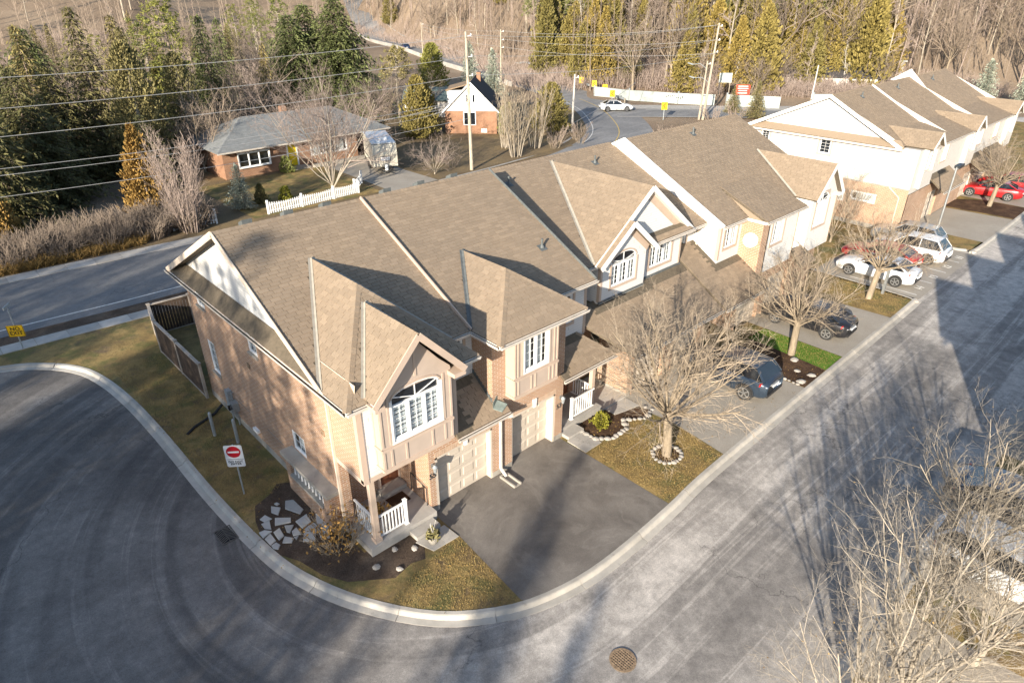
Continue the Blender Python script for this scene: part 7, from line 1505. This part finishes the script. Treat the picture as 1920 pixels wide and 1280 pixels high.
cm(m, 'border', 'sign_black', ne); m = MB(); m.box(-.02, .02, -.35, .35, 2.3, 2.45); cm(m, 'street_plate', 'galvanised', ne)
gp = thing('marker_post', 'grey square post beside the car park tree', 'post', (30.3, -3.5, 0)); m = MB(); m.box(-.07, .07, -.07, .07, -.1, 2.0); cm(m, 'shaft', 'metal_grey', gp); cb_('sign_plate', 'metal_dark', gp, -.12, .12, -.09, -.07, 1.6, 1.95)

# lamp post in the garden strip before the far row
lp = thing('lamp_post', 'grey street lamp with flat head in front of the far row', 'lamp post', (42.6, -2.3, 0)); m = MB(); m.tube([(0, 0, -.1), (0, 0, 5.2)], [.08, .06], 8); cm(m, 'column', 'metal_grey', lp); m = MB(); m.box(.0, 1.1, -.16, .16, 5.1, 5.28); m.box(-.05, .3, -.04, .04, 5.1, 5.2); cm(m, 'lamp_head', 'metal_dark', lp)

# ------------------------------------------------------------------ board fence behind the corner house
fn = thing('board_fence', 'dark weathered board fence behind the corner house', 'fence', (-3.25, 15, 0))
def fence_run(a, b, h=1.75, skip=()):
    a = Vector(a + (0,)); b = Vector(b + (0,)); L = (b - a).length; n = int(L / .145); d = (b - a) / L; sd = Vector((-d.y, d.x, 0)) * .02
    for k in range(n):
        p = a + d * (k * L / n + .004); q = a + d * ((k + 1) * L / n - .006); m = MB(); o = rnd.uniform(-.008, .008); m.prism([p + Vector((0, 0, .12)) - sd, q + Vector((0, 0, .12)) - sd, q + Vector((0, 0, .12)) + sd * .1, p + Vector((0, 0, .12)) + sd * .1], (0, 0, h - .17 + o)); m.build('board', 'fence_wood', fn)
    for z, w in ((h, .14), (.1, .10)): m = MB(); m.bar(a + Vector((0, 0, z)), b + Vector((0, 0, z)), w, .045); m.build('rail', 'fence_rail', fn)
    k = max(1, round(L / 2.3))
    for i in range(k + 1):
        if i in skip: continue
        p = a.lerp(b, i / k); m = MB(); m.box(p.x - .055, p.x + .055, p.y - .055, p.y + .055, 0, h + .03); m.box(p.x - .08, p.x + .08, p.y - .08, p.y + .08, h + .03, h + .07); m.build('post', 'fence_rail', fn)
fence_run((-3.3, 18.1), (-3.25, 12.4)); fence_run((-2.9, 20.2), (3.0, 20.0)); fence_run((-3.3, 18.1), (-2.9, 20.2), skip=(0, 1))
for i, (x, y) in enumerate(((-4.1, 9.4), (-3.6, 8.3))):
    b_ = thing('bollard', ('grey steel bollard nearer the fence beside the meters', 'grey steel bollard nearer the front beside the meters')[i], 'bollard', (x, y, 0)); m = MB(); m.tube([(0, 0, -.1), (0, 0, 1.1)], .065, 12); cm(m, 'pipe', 'galvanised', b_); m = MB(); m.tube([(0, 0, 1.1), (0, 0, 1.15), (0, 0, 1.17)], [.066, .05, .01], 12); cm(m, 'cap', 'galvanised', b_)
m = MB(); m.tube([(-4.9, 10.2, .05), (-4.5, 10.5, .06), (-4.0, 10.7, .06), (-3.5, 10.9, .08), (-3.1, 11.0, .3)], .06, 8); tag(m.build('drain_hose', 'rubber'), 'black drain hose lying on the grass by the fence', 'hose')

# ------------------------------------------------------------------ stones, paving and pots by the porches
STONES = [[(-3.8, 3.8), (-3.57, 3.66), (-3.54, 2.96), (-3.73, 2.83), (-3.99, 3.43)], [(-4.3, 3.87), (-4.08, 3.58), (-4.31, 3.3), (-4.43, 3.58)], [(-4.87, 3.53), (-4.65, 3.61), (-4.55, 3.28), (-4.81, 3.29)], [(-4.93, 3.29), (-4.65, 3.25), (-4.79, 2.82), (-4.94, 3.0)], [(-4.46, 3.24), (-4.05, 2.88), (-4.15, 2.68), (-4.62, 2.9)], [(-4.02, 2.6), (-3.57, 2.68), (-3.63, 2.24), (-4.0, 2.15)], [(-4.39, 2.67), (-4.14, 2.49), (-4.4, 2.23), (-4.47, 2.34)], [(-4.8, 2.64), (-4.56, 2.69), (-4.61, 2.25), (-4.83, 2.17)], [(-4.33, 2.26), (-4.13, 2.32), (-4.16, 1.92), (-4.39, 2.04)], [(-5.17, 2.94), (-4.98, 2.92), (-4.82, 2.71), (-5.17, 2.62)], [(-5.15, 2.54), (-4.9, 2.66), (-4.91, 2.23), (-5.13, 2.16)], [(-4.8, 1.99), (-4.61, 2.21), (-4.42, 1.93), (-4.57, 1.78)], [(-5.12, 2.12), (-4.94, 2.15), (-4.89, 1.95), (-5.03, 1.81), (-5.13, 1.96)], [(-4.28, 1.57), (-3.97, 2.06), (-3.6, 2.17), (-3.56, 1.95), (-3.96, 1.34)], [(-3.32, 2.52), (-3.14, 2.5), (-3.15, 2.08), (-3.28, 1.68), (-3.59, 1.88)], [(-3.63, 1.82), (-3.29, 1.65), (-3.54, 1.12), (-3.78, 1.26)], [(-4.16, 3.93), (-4.06, 3.93), (-4.02, 3.8), (-4.13, 3.78)], [(-4.4, 1.97), (-4.25, 1.92), (-4.39, 1.8)]]
fl = tag(link(bpy.data.objects.new('flagstone_paving', None)), kind='structure')
for s in STONES:
    c = Vector((sum(p[0] for p in s) / len(s), sum(p[1] for p in s) / len(s))); m = MB(); t = [Vector(p) for p in s]; n = len(t); tz = rnd.uniform(.045, .065)
    for z, k in ((.0, 1.0), (tz, 1.0), (tz + .012, .93)):
        for p in t: q = c + (p - c) * k; m.v.append((q.x, q.y, z))
    for j in (0, 1):
        for k in range(n): a = j * n + k; b = j * n + (k + 1) % n; m.f.append((b, a, a + n, b + n))
    m.f.append(tuple(range(3 * n - 1, 2 * n - 1, -1))); m.build('stone', 'flagstone', fl)
def rock_mesh(seed):
    r = random.Random(seed); m = MB(); n = 7; prof = [(-.3, .75), (.1, 1.0), (.55, .8), (.8, .35)]
    for z, q in prof:
        for k in range(n): a = 6.283 * k / n; s = q * r.uniform(.82, 1.15); m.v.append((s * math.cos(a), s * math.sin(a), z))
    for j in range(len(prof) - 1):
        for k in range(n): a = j * n + k; b = j * n + (k + 1) % n; m.f.append((a, b, b + n, a + n))
    m.f.append(tuple(range(3 * n, 4 * n))); return m.data('rock', 'rock')
RK = [rock_mesh(i) for i in range(4)]
def ring(label, pts, sz=.11):
    t = thing('stone_edging', label, 'edging', (pts[0][0], pts[0][1], .02))
    for x, y in pts:
        o = link(bpy.data.objects.new('stone', rnd.choice(RK)), t); s = sz * rnd.uniform(.75, 1.3); o.location = (x - pts[0][0] + rnd.uniform(-.02, .02), y - pts[0][1] + rnd.uniform(-.02, .02), .02); o.scale = (s * 1.2, s, s * .8); o.rotation_euler = (0, 0, rnd.uniform(0, 6.28))
def chain(pts, step):
    out = []; 
    for a, b in zip(pts, pts[1:]):
        a = Vector(a); b = Vector(b); n = max(1, int((b - a).length / step)); out += [tuple(a.lerp(b, k / n)) for k in range(n)]
    return out
ring('white stone edging curving round the mulch bed by the second porch', chain([(6.98, -.6), (7.05, -1.3), (7.6, -1.78), (8.5, -1.7), (8.9, -1.25), (9.7, -1.8), (10.4, -1.6), (10.3, -1.0)], .22)); ring('ring of white stones round the big bare tree', ellipse(8.33, -3.85, .58, .53, 19), .09); ring('row of white stones along the mulch bed beside the old drive', chain([(17.0, -3.4), (16.97, -5.1)], .2), .08)
def rocks(label, pts, sz, grp):
    for i, (x, y) in enumerate(pts):
        o = link(bpy.data.objects.new('rock', rnd.choice(RK))); s = sz * rnd.uniform(.8, 1.3); o.location = (x, y, .03); o.scale = (s * 1.2, s, s * .7); o.rotation_euler = (0, 0, rnd.uniform(0, 6.28)); tag(o, label[i], 'rock', grp)
rocks(['pale rock in the bed under the porch corner', 'pale rock in the bed nearest the concrete path', 'pale rock in the bed nearest the lawn', 'bluish white rock in the bed below the porch'], [(-2.25, -.75), (-1.75, -1.15), (-2.6, -1.55), (-3.1, -1.0)], .10, 'rocks in the porch bed'); rocks(['white rock at the trunk foot in the mulch bed', 'flat pale rock in the middle of the mulch bed', 'pale rock by the kerb in the mulch bed', 'pale rock at the kerb corner of the mulch bed'], [(19.0, -3.7), (18.1, -4.3), (18.2, -4.95), (17.3, -4.9)], .16, 'rocks in the mulch bed')
def slabs(label, rows):
    s = tag(link(bpy.data.objects.new('garden_path', None)), kind='structure')
    for q in rows: m = MB(); m.prism([(x, y, .0) for x, y in q], (0, 0, .055)); m.build('slab', 'concrete_slab', s)
slabs('', [[(-1.58, -.99), (-1.36, -1.68), (-.87, -1.70), (-.94, -.99)], [(-.93, -.99), (-.86, -1.70), (-.36, -1.72), (-.40, -.99)]])
slabs('', [[(6.1, -.64), (6.1, -1.1), (6.58, -1.1), (6.58, -.64)], [(6.6, -.64), (6.6, -1.1), (7.05, -1.1), (7.05, -.64)], [(6.1, -1.12), (6.1, -1.62), (6.58, -1.62), (6.58, -1.12)], [(6.6, -1.12), (6.6, -1.62), (7.05, -1.62), (7.05, -1.12)], [(8.95, -.2), (8.95, -.75), (9.6, -.9), (9.6, -.2)], [(9.62, -.2), (9.62, -.9), (10.3, -1.0), (10.3, -.2)], [(8.95, -.18), (8.95, .9), (9.6, .9), (9.6, -.18)], [(9.62, -.18), (9.62, .9), (10.3, .9), (10.3, -.18)]])
pt_ = thing('plant_pot', 'grey pot of dried winter greenery on the concrete path', 'plant pot', (-1.15, -1.38, .055)); m = MB(); m.tube([(0, 0, 0), (0, 0, .12), (0, 0, .3)], [.12, .17, .20], 14); cm(m, 'pot', 'concrete', pt_)
m = MB(); r = random.Random(5)
for k in range(150): c = Vector((0, 0, .36)) + rv(r) * r.uniform(.05, .24); card(m, c, rv(r) * .05, (rv(r) + Vector((0, 0, .7))).normalized() * .10)
cm(m, 'foliage', 'needle_olive', pt_); m = MB()
for k in range(5): m.tube([(0, 0, .3), (r.uniform(-.2, .2), r.uniform(-.2, .2), .85)], .008, 4)
cm(m, 'twigs', 'bark_white', pt_)
gl = upright_bare('shrub', 'dry straw coloured shrub with yellow leaves at the porch corner', 91, 1.5, 1.5, 26, 'bark_tan', 'bark_twig', None, 7, 4, 1.0, 'shrub'); place(gl, (-3.55, .55, .02)); m = MB()
for k in range(420): c = Vector((r.gauss(0, .42), r.gauss(0, .42), r.uniform(.3, 1.35))); card(m, c, rv(r) * .035, rv(r) * .045)
cm(m, 'dry_leaves', 'dry_leaf', gl)
gy_ = cedar('shrub', 'little bright yellow green bush in the mulch bed by the second porch', 92, .6, .32, 'green_shrub', None, 420, .4, .45); place(gy_, (7.9, -.85, .02)); g2 = upright_bare('shrub', 'leafless shrub on the porch of the corner house behind the railing', 93, .6, .5, 12, 'bark_brown', 'bark_brown', None, 5, 3, 1.0, 'shrub'); place(g2, (-2.0, .6, .35)); lv = MB()
for k in range(160): c = Vector((r.gauss(0, .18), r.gauss(0, .18), r.uniform(.1, .5))); card(lv, c, rv(r) * .04, rv(r) * .05)
cm(lv, 'dry_leaves', 'dry_leaf', g2)
mt_ = box('door_mat', 'mulch', None, -1.35, -.65, .55, 1.1, .352, .366); tag(mt_, 'dark patterned mat on the porch before the brown door', 'door mat')
# small litter on lawns: leaves and twigs nobody could count
lm = MB(); r = random.Random(77)
for (x0, x1, y0, y1, n) in ((-2.6, -0.6, -3.9, -1.9, 70), (6.2, 9.9, -5.4, -1.0, 120), (-5.6, -3.2, 1, 12, 220), (19.2, 21, -5, -1, 70), (27.4, 31, -5, 0, 120), (17, 19.2, -5.1, -1, 130), (7, 9, -1.6, -.2, 120), (9, 17, -5.2, -1, 160)):
    for k in range(n): c = Vector((r.uniform(x0, x1), r.uniform(y0, y1), .05)); a = r.uniform(0, 6.28); e = Vector((math.cos(a), math.sin(a), .2)) * r.uniform(.015, .04); f = Vector((-math.sin(a), math.cos(a), .3)) * r.uniform(.01, .025); lm.quad(c - e, c - f, c + e, c + f)
o = lm.build('leaf_litter', 'dry_leaf'); tag(o, 'scattered dry leaves on the lawns and beds', 'leaves', kind='stuff')

# short winter grass on the nearer lawns: blades nobody could count
gm = MB(); r = random.Random(78)
def in_poly(x, y, P):
    c = False
    for i in range(len(P)):
        (x0, y0), (x1, y1) = P[i], P[i - 1]
        if (y0 > y) != (y1 > y) and x < (x1 - x0) * (y - y0) / (y1 - y0) + x0: c = not c
    return c
LAWNS = [([(-0.65, -4.95), (-1.2, -4.75), (-2.2, -4.1), (-3.0, -3.3), (-3.6, -2.4), (-3.0, -2.15), (-1.7, -1.95), (-1.4, -1.75), (-0.36, -1.78)], 5200), ([(6.15, -5.5), (9.95, -5.3), (10.25, -2.9), (10.2, -1.9), (9.7, -1.9), (8.9, -1.4), (8.5, -1.85), (7.6, -1.9), (7.0, -1.45), (6.15, -1.7)], 9000), ([(-5.2, 4.2), (-3.2, 4.7), (-3.2, 12.2), (-3.5, 18), (-5.6, 18), (-5.5, 8)], 12000), ([(19.25, -5.1), (21, -5.1), (21, -1), (19.5, -1)], 3500), ([(27.5, -5), (30.7, -5), (30.8, 0), (27.2, 0)], 4000)]
for P, n in LAWNS:
    xs = [p[0] for p in P]; ys = [p[1] for p in P]; k = 0
    while k < n:
        x, y = r.uniform(min(xs), max(xs)), r.uniform(min(ys), max(ys)); k += 1
        if in_poly(x, y, P): a = r.uniform(0, 6.28); h = r.uniform(.03, .07); w = .010; l = Vector((r.gauss(0, .5), r.gauss(0, .5), 1)).normalized() * h; e = Vector((math.cos(a) * w, math.sin(a) * w, 0)); c = Vector((x, y, .022)); gm.quad(c - e, c + e, c + l)
leaf_mat('grass_blade', (0.27, 0.205, 0.09), 0.25)
tag(gm.build('grass', 'grass_blade'), 'short straw coloured winter grass on the lawns', 'grass', kind='stuff')
